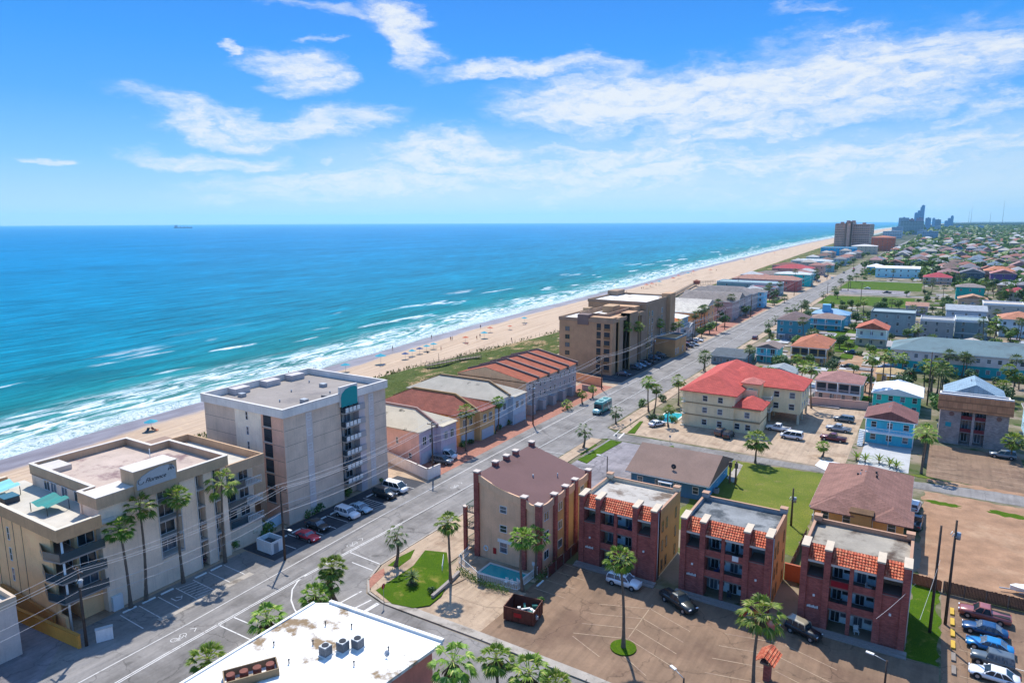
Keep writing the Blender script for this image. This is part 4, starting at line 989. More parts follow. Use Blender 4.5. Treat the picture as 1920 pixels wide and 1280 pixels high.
# --- seven storey pink and grey hotel
t = thing('hotel_tower', 'seven storey mauve seafront hotel with turquoise panel above its balconies', 'hotel', (-88.6, 71.8, 0))
MV = hx('d4bca6', .62); BG = hx('e4d4bc', .72); PK = hx('deac90', .68)
b_ = MB(); L = -21; D = 24.4; H_ = 18.6
b_.box(-1.4, 0, 0, 12.6, 0, H_); b_.box(-1.4, 0, 18.6, D, 0, H_); b_.box(L, -1.4, 3.4, D, 0, H_); b_.box(-7.2, -1.4, 0, 3.4, 0, H_); b_.box(L, -7.2, 0, 3.4, 2.9, H_)
b_.build('wall', M_wall, t, col=MV)
p_ = MB(); p_.box(-12.4, -5.6, -.05, 0, 2.9, 18.45); p_.box(-5.62, -5.5, -.09, 0, 2.9, 18.45); p_.build('beige_wall_strip', M_wall, t, col=BG)
MB().box(-5.5, 0, -.04, 0, 0, 18.45).build('pink_wall_strip', M_wall, t, col=PK)
for i in range(6):
    z = 4.1+i*2.65
    win(t, 'S', -9.2, -.05, z+.35, .5, 1.35)
    rc = MB().box(-4.9, -3.0, -.1, .0, z-.75, z+1.45).build('balcony_shade_panel', M_dark, t)  # flat dark panel puts the recess shade on the wall
    rail(1.8, .9).build('balcony_railing', M_railm, t, (-3.95, -.14, z-.75)); MB().box(-5.0, -2.9, -.2, 0, z-.92, z-.75).build('sill', M_trim, t, col=hx('e5dccf', .75))
    win(t, 'E', 5.3, 0, z+.2, .85, 1.1, 'sash'); win(t, 'E', 20.4, 0, z+.2, .85, 1.1, 'sash')
    # balconies of the central recess, with white panels
    bf = MB(); bf.box(-1.4, 1.0, 12.7, 16.6, z-1.15, z-.95); bf.box(-1.4, .3, 16.6, 18.6, z-1.45, z-1.2); bf.build('balcony_floor', M_trim, t, col=hx('cfc6bd', .7))
    r = MB(); r.box(.92, .98, 12.7, 16.6, z-.1, z-.02); r.box(-.2, .95, 12.7, 12.76, z-.95, z-.02); rr = r.build('balcony_railing', M_railm, t)
    for k_ in range(4): MB().box(.9, 1.0, 12.95+k_*.95, 13.65+k_*.95, z-.9, z-.1).build('railing_panel', M_white, rr)
    win(t, 'E', 13.6, -1.4, z+.1, 1.1, 1.9, 'door'); win(t, 'E', 15.4, -1.4, z+.1, 1.6, 1.9, 'slide')
    MB().box(.22, .3, 16.6, 18.5, z-1.2, z-.3).build('balcony_railing', M_trim, t, col=hx('cfc6c6', .7))
for a in (4.6, 19.7): MB().box(0, .03, a, a+1.4, .2, 18.4).build('pale_wall_strip', M_wall, t, col=hx('ccc0ba', .62))
MB().box(-1.4, .05, 17.1, 18.6, 0, 18.45).build('stair_wall', M_wall, t, col=hx('c3b4b2', .64))
bd = MB(); parapet(bd, L-.4, .35, -.35, D+.35, H_, 20.0, .4); bd.build('parapet', M_wall, t, col=hx('d6cfc6', .68))
cp = MB(); parapet(cp, L-.45, .4, -.4, D+.4, 20.0, 20.1, .5); cp.build('coping', M_trim, t, col=hx('e6e0d8', .75))
for y in (5, 12, 18): MB().box(L, L+2.2, y, y+3.2, 18.85, 19.95).build('parapet_step', M_wall, t, col=hx('b9b2ae', .6))
MB().box(L, 0, 0, D, 18.62, 18.85).build('flat_roof', M_hotelroof, t)
for q in ((-8, 6), (-12, 12), (-5, 15), (-15, 19)): MB().tube((q[0], q[1], 18.85), (q[0], q[1], 19.3), .12, k=8).build('roof_vent', M_metal, t)
MB().box(-3.2, -.6, 11.2, 12.6, 18.85, 19.6).build('roof_box', M_trim, t, col=hx('9a9490', .6))
jt = MB()
for i in range(6):
    z = 3.0+i*2.65
    for a_, b_2 in ((.1, 4.5), (6.1, 12.5), (21.2, 24.3)): jt.box(0, .012, a_, b_2, z, z+.05)
    jt.box(-5.4, -.1, -.055, -.04, z, z+.05); jt.box(-20.9, -12.5, -.012, 0, z, z+.05)
jt.build('wall_joint', M_trim, t, col=hx('8f8480', .5))
for q in ((-17, 5), (-10, 18), (-4, 8)): MB().box(q[0]-.6, q[0]+.6, q[1]-.5, q[1]+.5, 18.85, 19.5).build('roof_unit', M_metal, t)
pn = MB(); pn.box(.05, .45, 12.2, 16.6, 17.6, 21.2); pno = pn.build('sign_block', M_wall, t, col=hx('cfc8c0', .66))
tp = MB(); pts = [(12.4, 17.5), (16.4, 17.5), (16.4, 20.5), (16.0, 20.8), (15, 20.9), (13.6, 20.6), (12.7, 20.0), (12.4, 19.3)]
k = len(pts); tp.v += [(.46, a, b) for a, b in pts]+[(.55, a, b) for a, b in pts]
tp.f += [tuple(reversed(range(k))), tuple(k+i for i in range(k))]; tp.mi += [0, 0]; tp.sm += [False, False]
for i in range(k):
    j = (i+1) % k; tp.f.append((i, j, k+j, k+i)); tp.mi.append(0); tp.sm.append(False)
tp.build('turquoise_panel', M_trim, pno, col=hx('17a8a8', .75))
for i in range(6):
    z = 3.9+i*2.65
    MB().box(L-1.2, L, 1.0, 5.5, z-1, z-.8).build('sea_balcony', M_trim, t, col=hx('e0d2b8', .7)); rail(4.4).build('sea_balcony_railing', M_trim, t, (L-1.15, 3.2, z-.8), hx('e0d2b8', .7)).rotation_euler = (0, 0, PI/2)
    rail(1.1).build('sea_balcony_railing', M_trim, t, (L-.6, 1.0, z-.8), hx('e0d2b8', .7))

# ---------------------------------------------------------------- houses
def hip_roof(mb, x0, x1, y0, y1, z, rise, over=.5, th=.18, gable=None, m=0):
    """hip roof (gable=None), or gable with the ridge along x or y"""
    x0 -= over; x1 += over; y0 -= over; y1 += over; w = x1-x0; d = y1-y0
    if gable == 'x': r0, r1 = (x0, (y0+y1)/2), (x1, (y0+y1)/2)
    elif gable == 'y': r0, r1 = ((x0+x1)/2, y0), ((x0+x1)/2, y1)
    elif w >= d: r0, r1 = (x0+d/2, (y0+y1)/2), (x1-d/2, (y0+y1)/2)
    else: r0, r1 = ((x0+x1)/2, y0+w/2), ((x0+x1)/2, y1-w/2)
    if r0 == r1: r1 = (r1[0]+.01, r1[1]+.01)
    n = len(mb.v)
    for zz in (z-th, z):
        mb.v += [(x0, y0, zz), (x1, y0, zz), (x1, y1, zz), (x0, y1, zz)]
    mb.v += [(r0[0], r0[1], z+rise), (r1[0], r1[1], z+rise)]
    fs = [(0, 3, 2, 1), (0, 1, 5, 4), (1, 2, 6, 5), (2, 3, 7, 6), (3, 0, 4, 7)]
    if (gable == 'x') or (gable is None and w >= d): fs += [(4, 5, 9, 8), (6, 7, 8, 9), (5, 6, 9), (7, 4, 8)]
    else: fs += [(5, 6, 9, 8), (7, 4, 8, 9), (4, 5, 8), (6, 7, 9)]
    for f in fs: mb.f.append(tuple(n+i for i in f)); mb.mi.append(m); mb.sm.append(False)
    return mb
FOOT = []
def house(label, x0, y0, w, d, h, wc, rc, roof='hip', rise=2.2, floors=2, cat='house', group=None, name='house', over=.5,
          balcony=None, wside='W', lower=None, nw=3, rf=None, garage=None, stilts=False, ver=False, trimc=(.78, .78, .76, 1)):
    t = thing(name, label, cat, (x0, y0, 0), 0, group); R = random.Random(int(x0*13+y0*7)); FOOT.append((x0, x0+w, y0, y0+d))
    mb = MB(); fh = h/floors
    if stilts:
        mb.box(0, w, 0, d, 2.6, h)
        for x in (.2, w/2, w-.2):
            for y in (.2, d-.2): mb.box(x-.15, x+.15, y-.15, y+.15, 0, 2.6)
    else: mb.box(0, w, 0, d, 0 if not lower else fh, h)
    if roof == 'gy':
        for yy, s in ((0, 1), (d, -1)):
            mb.quad([(0, yy, h), (w, yy, h), (w/2, yy, h+rise*.93)][::s])
    if roof == 'gx':
        for xx, s in ((0, -1), (w, 1)): mb.quad([(xx, 0, h), (xx, d, h), (xx, d/2, h+rise*.93)][::s])
    mb.build('wall', M_wall, t, col=wc)
    if lower:
        MB().box(0, w, 0, d, 0, fh).build('lower_wall', M_wall, t, col=lower)
    r = MB()
    if roof == 'hip': hip_roof(r, 0, w, 0, d, h+.1, rise, over)
    elif roof == 'gx': hip_roof(r, 0, w, 0, d, h+.1, rise, over, gable='x')
    elif roof == 'gy': hip_roof(r, 0, w, 0, d, h+.1, rise, over, gable='y')
    elif roof == 'flat':
        r.box(.2, w-.2, .2, d-.2, h-.3, h-.1)
        q = MB(); parapet(q, -.08, w+.08, -.08, d+.08, h-.5, h+.5, .25); q.build('parapet', M_trim, t, col=trimc)
    ro = r.build('roof', rf or M_roof, t, col=rc)
    if roof != 'flat' and R.random() < .7:
        for _ in range(2):
            vx, vy = w*(.4+.2*R.random()), d*(.42+.16*R.random()); MB().tube((vx, vy, h), (vx, vy, h+rise+.15), .09, k=6).build('roof_vent', M_metal, ro)
    if roof != 'flat':
        f = MB(); e = over+.02
        f.box(-e, w+e, -e, -e+.1, h-.14, h+.06).box(-e, -e+.1, -e+.1, d+e, h-.14, h+.06).box(w+e-.1, w+e, -e+.1, d+e, h-.14, h+.06); f.build('fascia', M_trim, ro, col=trimc)
    if wc is not None and y0 < 520:
        sx_ = -1.1 if wside == 'W' else w+.3
        ac = MB().box(sx_, sx_+.8, d*.3, d*.3+.8, 0, .95).build('air_conditioner', M_metal, t); MB().tube((sx_+.4, d*.3+.4, .95), (sx_+.4, d*.3+.4, 1.0), .3, k=10).build('fan_guard', M_dark, ac)
        MB().tube((-.05, -.08, .1), (-.05, -.08, h), .05, k=5).build('downpipe', M_trim, t, col=trimc)
        if roof != 'flat' and R.random() < .6:
            px_ = w*R.choice([.2, .5, .8]); MB().box(px_-1.3, px_+1.3, -1.5, 0, 2.5, 2.65).box(px_-1.2, px_-1.1, -1.4, -1.3, 0, 2.5).box(px_+1.1, px_+1.2, -1.4, -1.3, 0, 2.5).build('porch', M_trim, t, col=trimc)
        if not lower and R.random() < .5: MB().box(-.03, w+.03, -.03, d+.03, fh-.12, fh+.12).build('floor_band', M_trim, t, col=trimc)
    z0s = [fh*i for i in range(floors)]
    for fi, z in enumerate(z0s):
        if stilts and fi == 0: continue
        for i in range(nw):
            x = w*(i+.5)/nw
            if fi == 0 and garage and i in garage:
                g = MB().box(x-1.25, x+1.25, -.06, 0, .05, 2.35)
                for q in range(1, 4): g.box(x-1.25, x+1.25, -.08, -.06, .05+q*.57, .09+q*.57)
                g.build('garage_door', M_trim, t, col=(.72, .72, .7, 1)); continue
            if fi > 0 and balcony and R.random() < .4: win(t, 'S', x, 0, z+1.2, 1.4, 2.1, 'door')
            else: win(t, 'S', x, 0, z+fh*.53, 1.0, 1.25, 'sash')
        b_, wx = (('W', 0) if wside == 'W' else ('E', w))
        for i in range(max(1, int(d/4.5))):
            y = d*(i+.5)/max(1, int(d/4.5)); win(t, b_, y, wx, z+fh*.55, .9, 1.15, 'sash')
    if balcony:
        for fi in range(1, floors):
            z = fh*fi; bd = 1.5
            MB().box(-.1, w+.1, -bd, -.0, z-.2, z).build('balcony_floor', M_trim, t, col=trimc)
            rail(w, 1.0).build('balcony_railing', M_trim, t, (w/2, -bd+.05, z), balcony)
            if ver and fi == floors-1:
                n_ = 4
                for q_ in range(n_): MB().box(w*q_/n_+.3, w*(q_+1)/n_-.2, -.1, -.02, z+.05, h-.5).build('veranda_shade_panel', M_dark, t)  # dark panels paint a deep veranda's shade on the flat wall
            for x in (.1, w/2, w-.1): MB().tube((x, -bd+.1, 0), (x, -bd+.1, h if fi == floors-1 else z), .09, k=6).build('post', M_trim, t, col=trimc)
    return t

# --- red roofed apartment building on the far side of the cross street
t = thing('apartment_building', 'cream three storey apartment building with salmon red hip roof and open ground parking', 'apartment building', (-50.8, 162.2, 0))
CR = hx('dcc79e', .70); RD = hx('e8685c', .72)
b_ = MB(); b_.box(0, 12.6, 0, 14, 0, 8.9); b_.box(12.6, 18.6, .4, 8, 0, 6.3); b_.box(12.6, 25.2, 14, 27, 2.7, 8.9); b_.box(0, 12.6, 14, 33, 0, 8.9); b_.box(12.6, 16, 8, 14, 2.7, 8.9)
b_.build('wall', M_wall, t, col=CR)
for x in (18, 24.8):
    for y in (14.5, 20, 26.5): MB().box(x-.25, x+.25, y-.25, y+.25, 0, 2.7).build('column', M_trim, t, col=hx('e8dcc0', .75))
tb = MB(); tb.box(12.2, 16.4, 9, 13.2, 6.3, 10.4); tb.build('stair_tower', M_wall, t, col=hx('dcc08c', .7))
r = MB()
hip_roof(r, 0, 12.6, 0, 33, 9.0, 3.6, .7); hip_roof(r, 4, 25.2, 14, 27, 9.02, 3.3, .7)
rfo = r.build('roof', M_roof, t, col=RD)
r = MB(); hip_roof(r, 12.7, 18.6, .5, 8, 6.35, 2.0, .6); r.build('lower_roof', M_roof, t, col=RD)
r = MB(); hip_roof(r, 12.2, 16.4, 9, 13.2, 10.4, 1.2, .4); r.build('tower_roof', M_roof, t, col=hx('ef8f80', .75))
for z in (3.0, 6.0):
    MB().box(-.05, 18.7, -.06, 0, z-.14, z+.14).box(12.6, 18.65, .34, .4, z-.14, z+.14).box(18.6, 18.66, .4, 8, z-.14, z+.14).build('band', M_trim, t, col=hx('bfa57c', .65))
for z, xs in ((7.4, (5.6, 9.3)), (4.5, (5.6, 9.3, 15.6)), (1.5, (5.6, 9.3, 13.4, 15.9))):
    for x in xs: win(t, 'S', x, 0 if x < 12.6 else .4, z, 1.1, 1.3, 'sash')
for z in (4.4, 7.3):
    win(t, 'S', 19.5, 14, z, 1.2, 1.4, 'sash'); win(t, 'S', 23.2, 14, z, 1.2, 1.4, 'sash'); win(t, 'W', 5, 0, z, 1.2, 2.0, 'slide'); win(t, 'W', 10, 0, z, 1.2, 1.4, 'sash')
    for y in (17, 20.5, 24): win(t, 'E', y, 25.2, z, 1.0, 1.3, 'sash')
    MB().box(16, 18.8, 11, 14, z-1.5, z-1.3).build('balcony_floor', M_trim, t, col=hx('e0d2b4', .7)); rail(2.9).build('balcony_railing', M_white, t, (18.75, 12.5, z-1.3)).rotation_euler = (0, 0, PI/2)
    rail(2.8).build('balcony_railing', M_white, t, (17.4, 11.05, z-1.3))
for z in (1.6, 4.6, 7.5):
    MB().box(-.1, .9, -1.0, .1, z-1.55, z-1.4).build('corner_balcony', M_trim, t, col=hx('e8dcc0', .75)); rail(1.0).build('corner_railing', M_white, t, (.4, -.95, z-1.4))
win(t, 'S', 14.3, 9, 8.3, 1.0, 1.5)

# --- buildings on the land side, near to far
t = house('tan brown hip roofed house with orange stucco walls behind the right hand brick condominium', -13.2, 112.6, 12.4, 21.5, 5.4, hx('cf9a5c', .72), hx('b98878', .6), 'hip', 2.9, 2, nw=4, name='house', wside='W', over=.7)
g = MB(); hip_roof(g, 0, 5.4, -1.2, 4.5, 5.46, 1.35, .45, gable=None); hip_roof(g, 8.6, 13.2, -1.2, 4.5, 5.46, 1.25, .45); g.build('front_gable_roof', M_roof, t, col=hx('b98878', .6))
MB().box(5.3, 8.2, -1.6, 0, 0, 5.9).build('stucco_bay', M_wall, t, col=hx('a9814e', .65)); MB().box(5.1, 8.4, -1.8, .4, 5.9, 6.15).build('bay_roof', M_roof, t, col=hx('8b6a4a', .6))
for p in ((5, 11), (5.4, 13), (7.8, 11.5), (7.6, 13.4)): MB().box(p[0]-.15, p[0]+.15, p[1]-.15, p[1]+.15, 7.4, 8.15).build('roof_vent', M_dark, t)
t = house('low dark blue building with wide tan gable roof beside the grey parking lot', -46.2, 117.6, 14.2, 15.5, 3.2, hx('43708e', .6), hx('a5887a', .62), 'gx', 3.2, 1, nw=4, name='office_building', cat='building', over=.9, wside='E', rf=mat('tan_shingle_roof', hx('a98c7d', .62), rough=.9, var=.14, scale=.3, var2=.1))
MB().box(14.2, 14.26, .2, 15.3, 0, 3.2).build('blue_end_wall', M_wall, t, col=hx('4d97be', .68))
gv = MB(); gv.quad([(14.27, 0, 3.2), (14.27, 15.5, 3.2), (14.27, 7.75, 6.1)]); gv.build('blue_gable', M_wall, t, col=hx('4d97be', .68))
t = house('bright blue two storey house with white balcony and pale driveway', -10.6, 170.5, 9.6, 9.5, 5.8, hx('4cbcd0', .6), hx('a3706a', .62), 'gy', 2.0, 2, nw=3, balcony=(.8, .8, .78, 1), trimc=(.8, .8, .8, 1))
st = MB()
for i in range(10): st.box(-1.2, -.1, -4.2+i*.42, -3.7+i*.42, i*.28, i*.28+.28)
st.build('outside_stair', M_white, t)
t = thing('brick_apartment_building', 'grey brick apartment building with wide orange mansard roof', 'apartment building', (3.6, 178.8, 0))
GB = brickmat('grey_brick', hx('c4aea4', .85), hx('a0908c', .8), hx('c0b4ac', .8), .5, .18, vec='wall', msize=.012)
b_ = MB(); b_.box(0, 4, 0, 7, 0, 9); b_.box(8.6, 12.8, 0, 7, 0, 9); b_.box(4, 8.6, 2.2, 7, 0, 9); b_.box(6.1, 6.6, 0, .4, 0, 9); b_.build('wall', GB, t)
for z in (0.02, 2.9, 5.8):
    MB().box(4, 8.6, .1, 2.2, z, z+.2).build('balcony_floor', M_trim, t, col=hx('a8a09c', .6))
    for a, b in ((4, 6.1), (6.6, 8.6)):
        if z > 1: MB().box(a, b, .1, .2, z+.2, z+1.0).build('balcony_parapet', M_trim, t, col=hx('8c3038', .7))
    win(t, 'S', 5.0, 2.2, z+1.4, 1.1, 1.9, 'door'); win(t, 'S', 7.5, 2.2, z+1.4, 1.1, 1.9, 'door')
mb = MB(); mb.loft([[(-.6, -.7, 7.9), (-.6, 0, 11.2), (-.6, .5, 11.2), (-.6, .5, 7.9)], [(13.4, -.7, 7.9), (13.4, 0, 11.2), (13.4, .5, 11.2), (13.4, .5, 7.9)]], smooth=False)
mb.build('mansard_roof', M_roof, t, col=hx('e29a6c', .85)); q = MB(); parapet(q, -.3, 13.1, .5, 7, 9, 10.6, .3, sides='NEW'); q.box(-.5, 13.3, .2, .7, 11.2, 11.5); q.build('coping', M_trim, t, col=(.78, .76, .72, 1))
MB().box(0, 12.8, .6, 6.9, 10, 10.3).build('flat_roof', M_greyroof, t)
for x in (2.2, 11): 
    mb = MB(); mb.tube((x, -.02, 7.0), (x, -.12, 7.0), .5, k=14); mb.build('round_plaque', M_trim, t, col=hx('a87c70', .6))
MB().box(1.2, 2.3, -.08, 0, 4.0, 5.0).build('turquoise_sign', M_trim, t, col=hx('2fb5c0', .7))
house('light blue gabled house directly behind the orange mansard roof', 4.6, 188.4, 11.4, 11, 9.0, hx('4aa8cc', .55), hx('a9c8dc', .68), 'gy', 3.2, 2, nw=3)
house('turquoise house with white metal roof behind the bright blue house', -11.4, 201.5, 11, 12, 4.8, hx('35bfae', .68), hx('f2f2ee', .82), 'gy', 1.6, 2, nw=4, rf=M_white)
house('pale pink two storey house with dusty pink hip roof and veranda', -26.2, 205.5, 11.5, 11, 5.6, hx('cbb3a8', .66), hx('c9938a', .66), 'hip', 2.2, 2, nw=4, balcony=(.7, .62, .6, 1), ver=True)
t = house('long motel with slate green hip roof, pale upper floor and turquoise ground floor', -10.4, 262, 46, 18, 7.0, hx('cfc2bd', .68), hx('86a0a4', .62), 'hip', 3.6, 2, nw=16, name='motel', cat='motel', lower=hx('1f9c9c', .66), rf=mat('slate_green_shingles', hx('86a0a4', .62), rough=.9, var=.14, scale=.25, col2=hx('7d9094', .58)))
house('small teal gabled cottage beside the dark flat roof', -52.4, 252, 7.2, 9, 5.2, hx('4fb9bb', .66), hx('b5a094', .62), 'gy', 1.5, 2, nw=2, balcony=(.6, .68, .68, 1))
t = house('low dark grey roofed building with open carport beside the main road', -65.2, 239.6, 11.4, 16, 3.2, hx('7e8c92', .6), hx('707c84', .6), 'gx', 1.2, 1, nw=5, name='low_building', cat='building', stilts=False)
t = house('ochre two storey house with big orange hip roof and yellow posts', -41.6, 257.2, 11.6, 21, 5.8, hx('c9a065', .68), hx('dd8a66', .68), 'hip', 2.9, 2, nw=4, balcony=hx('c9a52f', .7), ver=True)
house('dark blue house with brown hip roof beside the road, grey ground floor', -55.6, 304.4, 10.8, 16, 8.6, hx('4a98aa', .5), hx('9d8580', .62), 'hip', 2.8, 3, nw=3, lower=hx('7c7f88', .6))
house('bright blue house with pale brown hip roof behind the dark blue one', -48, 342, 13.4, 12, 5.3, hx('3aa6bc', .55), hx('b79a8c', .64), 'hip', 2.0, 2, nw=3, balcony=(.5, .6, .62, 1))
t = house('light blue house with curved blue metal roof and square turret', -50, 362, 16, 12, 5.0, hx('7cbcd4', .55), hx('8ab8d8', .66), 'hip', 2.2, 2, nw=4, rf=mat('blue_metal_roof', hx('86b6d8', .68), rough=.5, var=.08))
MB().box(4, 7.5, 2, 5.5, 6, 9.4).build('turret', M_wall, t, col=hx('7db8d4', .66))
house('pale green gabled house with orange tiled roof and two balconies', -25.4, 306.8, 11, 13, 6.8, hx('bfc9bc', .68), hx('e07f62', .7), 'gy', 2.6, 2, nw=3, balcony=(.66, .74, .72, 1), lower=hx('c9b49a', .66))
house('grey modern apartment block with white topped flat roof at the left', -23.2, 343, 17.2, 15, 9.6, hx('8b9a9c', .62), hx('b7b3ac', .62), 'flat', 0, 3, nw=4, name='apartment_block', cat='apartment building', rf=M_greyroof, trimc=hx('8f9da0', .62))
house('grey modern apartment block with flat roof in the middle', -3.8, 337, 12.2, 13, 8.2, hx('8f9090', .62), hx('a39a92', .6), 'flat', 0, 3, nw=3, name='apartment_block', cat='apartment building', rf=M_greyroof, trimc=(.6, .6, .6, 1))
t = house('grey modern block with white frame and low pitched blue grey roof', 9.0, 345, 11.5, 16, 7.8, hx('7f8f92', .6), hx('93a7b5', .64), 'flat', 0, 3, nw=2, name='apartment_block', cat='apartment building', rf=M_greyroof, trimc=(.76, .76, .76, 1))
house('low pale grey gabled cottage between the motel and the modern blocks', -13, 290, 12, 9, 3.2, hx('2aa694', .6), hx('d3ccc6', .68), 'gx', 1.4, 1, nw=3)
house('cream gabled cottage with pale blue gable just behind the motel roof', 6.2, 292, 15, 12, 4.2, hx('bcdbe4', .68), hx('d9cdbf', .7), 'gy', 2.4, 1, nw=3)
house('white walled house with orange hip roof at the right edge beyond the motel', 25.6, 362, 14, 15, 7.6, hx('cdd5d8', .7), hx('e39a78', .7), 'hip', 2.8, 2, nw=4)
house('grey shed roofed house with white gable at the right edge behind the motel', 29, 300, 14, 12, 4.6, hx('9fa3a6', .6), hx('cfd3d6', .7), 'gx', 1.8, 1, nw=3)
house('yellow cottage half hidden by palms in front of the motel', -13, 238, 8, 7, 3.0, hx('d9b45f', .68), hx('e3c088', .7), 'hip', 1.3, 1, nw=2)
house('tiny grey gabled shed behind the red roofed apartments', -44, 224, 9, 8, 2.8, hx('b9bfc0', .66), hx('b8c2c4', .66), 'gy', 1.5, 1, nw=2)
house('pale blue house at the right edge beyond the orange mansard building', 21, 190, 9, 12, 6, hx('a9cfe0', .68), hx('a89a92', .6), 'hip', 2.2, 2, nw=2)
# orange trimmed porch roof by the pale green house
# --- seafront town houses
def townhouse(label, y0, wlen, depth, h, wc, rc, front, nb, kind='town house', back=1.5, garage=True, group='seafront town houses', tone=None):
    t = thing('town_house', label, kind, (-88, y0, 0), 0, group)
    b_ = MB(); b_.box(-depth, 0, 0, wlen, 0, h-.6)
    b_.build('wall', M_wall, t, col=wc)
    MB().box(0, .06, 0, wlen, 0, h-.6).build('front_wall', M_wall, t, col=front)
    u = wlen/nb
    L = depth; r = MB(); hip_roof(r, -L, 0, 0, wlen, h-.5, 2.9, .5); r.build('roof', tone or M_roof, t, col=rc)
    w_ = MB(); m2 = wlen/2
    pr_ = [(.75, h-.9), (.75, h-.1), (-m2*.9, h+2.75), (-L+m2, h+2.75), (-L-.7, h-.1), (-L-.7, h-.9)]
    w_.loft([[(x, m2-.2, z) for x, z in pr_], [(x, m2+.2, z) for x, z in pr_]], smooth=False); w_.build('party_wall', M_trim, t, col=tuple(v*.8 for v in wc[:3])+(1,))
    MB().box(0, 1.5, u, wlen, 0, h-.62).build('projecting_unit', M_wall, t, col=front)
    r = MB(); r.loft([[(-1, u+.2, h-.42), (1.9, u+.2, h-.62), (1.9, u+.2, h-.8), (-1, u+.2, h-.8)], [(-1, wlen+.3, h-.42), (1.9, wlen+.3, h-.62), (1.9, wlen+.3, h-.8), (-1, wlen+.3, h-.8)]], smooth=False); r.build('front_roof', tone or M_roof, t, col=rc)
    for i in range(nb):
        a, b = i*u, (i+1)*u; fx = 0 if i == 0 else 1.5
        if garage:
            g = MB().box(fx+.06, fx+.1, a+.5, b-.6, .1, 2.5)
            for q in range(1, 4): g.box(fx+.1, fx+.12, a+.5, b-.6, q*.62, q*.62+.04)
            g.build('garage_door', M_trim, t, col=hx('c9d2dc', .72))
        for q in (.3, .7): win(t, 'E', a+u*q, fx+.06, 5.0, 1.1, 1.7, 'slide')
    win(t, 'S', -6, 0, 4.6, .5, 1.3); win(t, 'S', -2.5, 0, 1.8, .7, 1.1)
    return t
townhouse('pink town house with stained cream roof, next to the mauve hotel', 105.2, 10.9, 22, 7.9, hx('e4b8aa', .56), hx('ded0b6', .68), hx('c4b8c4', .52), 2, tone=mat('stained_cream_roof', hx('e0d2b8', .68), rough=.9, var=.12, scale=.4, col2=hx('7f7765', .5), c2scale=.35, c2lo=.62, c2hi=.70))
townhouse('yellow town house with rust brown roof and two white garage doors', 119.4, 12.0, 24, 7.7, hx('dfb478', .55), hx('a9604e', .66), hx('d9b078', .5), 2)
townhouse('pale blue town house with mottled grey cream roof', 133.8, 12.2, 27, 7.9, hx('e0b888', .52), hx('cfc6b4', .68), hx('b4c8d4', .52), 2, tone=mat('mottled_cream_roof', hx('cfc5b2', .66), rough=.9, var=.14, scale=.4, col2=hx('8e877a', .55), c2scale=.3, c2lo=.60, c2hi=.70))
t = thing('town_house_row', 'row of tan seafront town houses under orange roof bands split by grey walls', 'town houses', (-88.4, 149.5, 0))
b_ = MB(); b_.box(-22, 0, 0, 29, 0, 8.6); b_.loft([[(.2, a_, 8.4), (.2, a_, 8.75), (-13, a_, 11.4), (-22.2, a_, 8.75), (-22.2, a_, 8.4)] for a_ in (0, 29)], smooth=False); b_.build('wall', M_wall, t, col=hx('c9a884', .66))
MB().box(0, .06, 0, 29, 0, 8.6).build('front_wall', M_wall, t, col=hx('a9a09c', .62))
for i in range(5):
    a = i*5.8
    r = MB(); r.loft([[(.5, a+.08, 8.8), (-13, a+.08, 11.5), (-22.5, a+.08, 8.8)], [(.5, a+5.45, 8.8), (-13, a+5.45, 11.5), (-22.5, a+5.45, 8.8)]], smooth=False); r.build('roof', M_roof, t, col=hx('c4694a', .68))
    p = MB(); p.loft([[(.7, a+5.4, 8.0), (.7, a+5.4, 9.3), (-13, a+5.4, 12.0), (-22.6, a+5.4, 9.3), (-22.6, a+5.4, 8)], [(.7, a+5.8, 8.0), (.7, a+5.8, 9.3), (-13, a+5.8, 12.0), (-22.6, a+5.8, 9.3), (-22.6, a+5.8, 8)]], smooth=False); p.build('party_wall', M_trim, t, col=hx('9b8880', .6))
    for z in (1.6, 4.4, 7.0):
        for q in (1.5, 4.0): win(t, 'E', a+q, .06, z, .9, 1.3, 'sash')
    MB().box(0, 1.6, a+.3, a+2.2, 0, 2.7).build('porch', M_wall, t, col=hx('a39a98', .6))

# --- the big tan condominium and its tower blocks
t = thing('tan_condominium', 'large tan five storey seafront condominium with stepped blocks and dark balcony slots', 'apartment building', (-88, 204, 0))
TN = hx('c49c78', .52); TN_SHADE = hx('a98c74', .5); TD = hx('8d6a48', .6)
b_ = MB()
b_.box(-19.5, -8, 0, 26, 0, 17.6); b_.box(-8, 0, 0, 3.0, 0, 19.0); b_.box(-8, -2.2, 3, 26, 0, 18.6); b_.box(-2.2, 0, 5, 9, 0, 18.6); b_.box(-2.2, 1.2, 12, 19, 0, 19.4)
b_.box(-23, 0, 30, 58, 0, 20.4); b_.box(-2, 1.5, 52, 58, 0, 22.4); b_.box(-14, -2, 24, 31, 0, 20.0)
b_.build('wall', M_wall, t, col=TN)
MB().box(-8, .0, 26, 30, 0, 18.2).box(0, .05, 30, 58, 0, 20.3).box(-2.18, .06, 5, 9, 0, 18.4).box(-2.1, 1.26, 12, 19, 0, 19.2).build('shade_toned_wall', M_wall, t, col=TN_SHADE)  # darker tan skins put the shade of these faces into the colour
q = MB(); parapet(q, -19.7, .2, -.2, 26, 17.2, 18.4, .3); parapet(q, -14, -4, 4, 24, 18.2, 19.7, .3); parapet(q, -23.2, .2, 29.8, 58.2, 20.2, 21.3, .3); q.box(-24, -20, 50, 58, 18, 22.6); q.build('parapet', M_wall, t, col=hx('b0937a', .5))
MB().box(-19.4, -.1, .1, 26, 17.62, 17.8).box(-22.9, -.1, 30.1, 57.9, 20.45, 20.6).build('flat_roof', M_whiteroof, t)
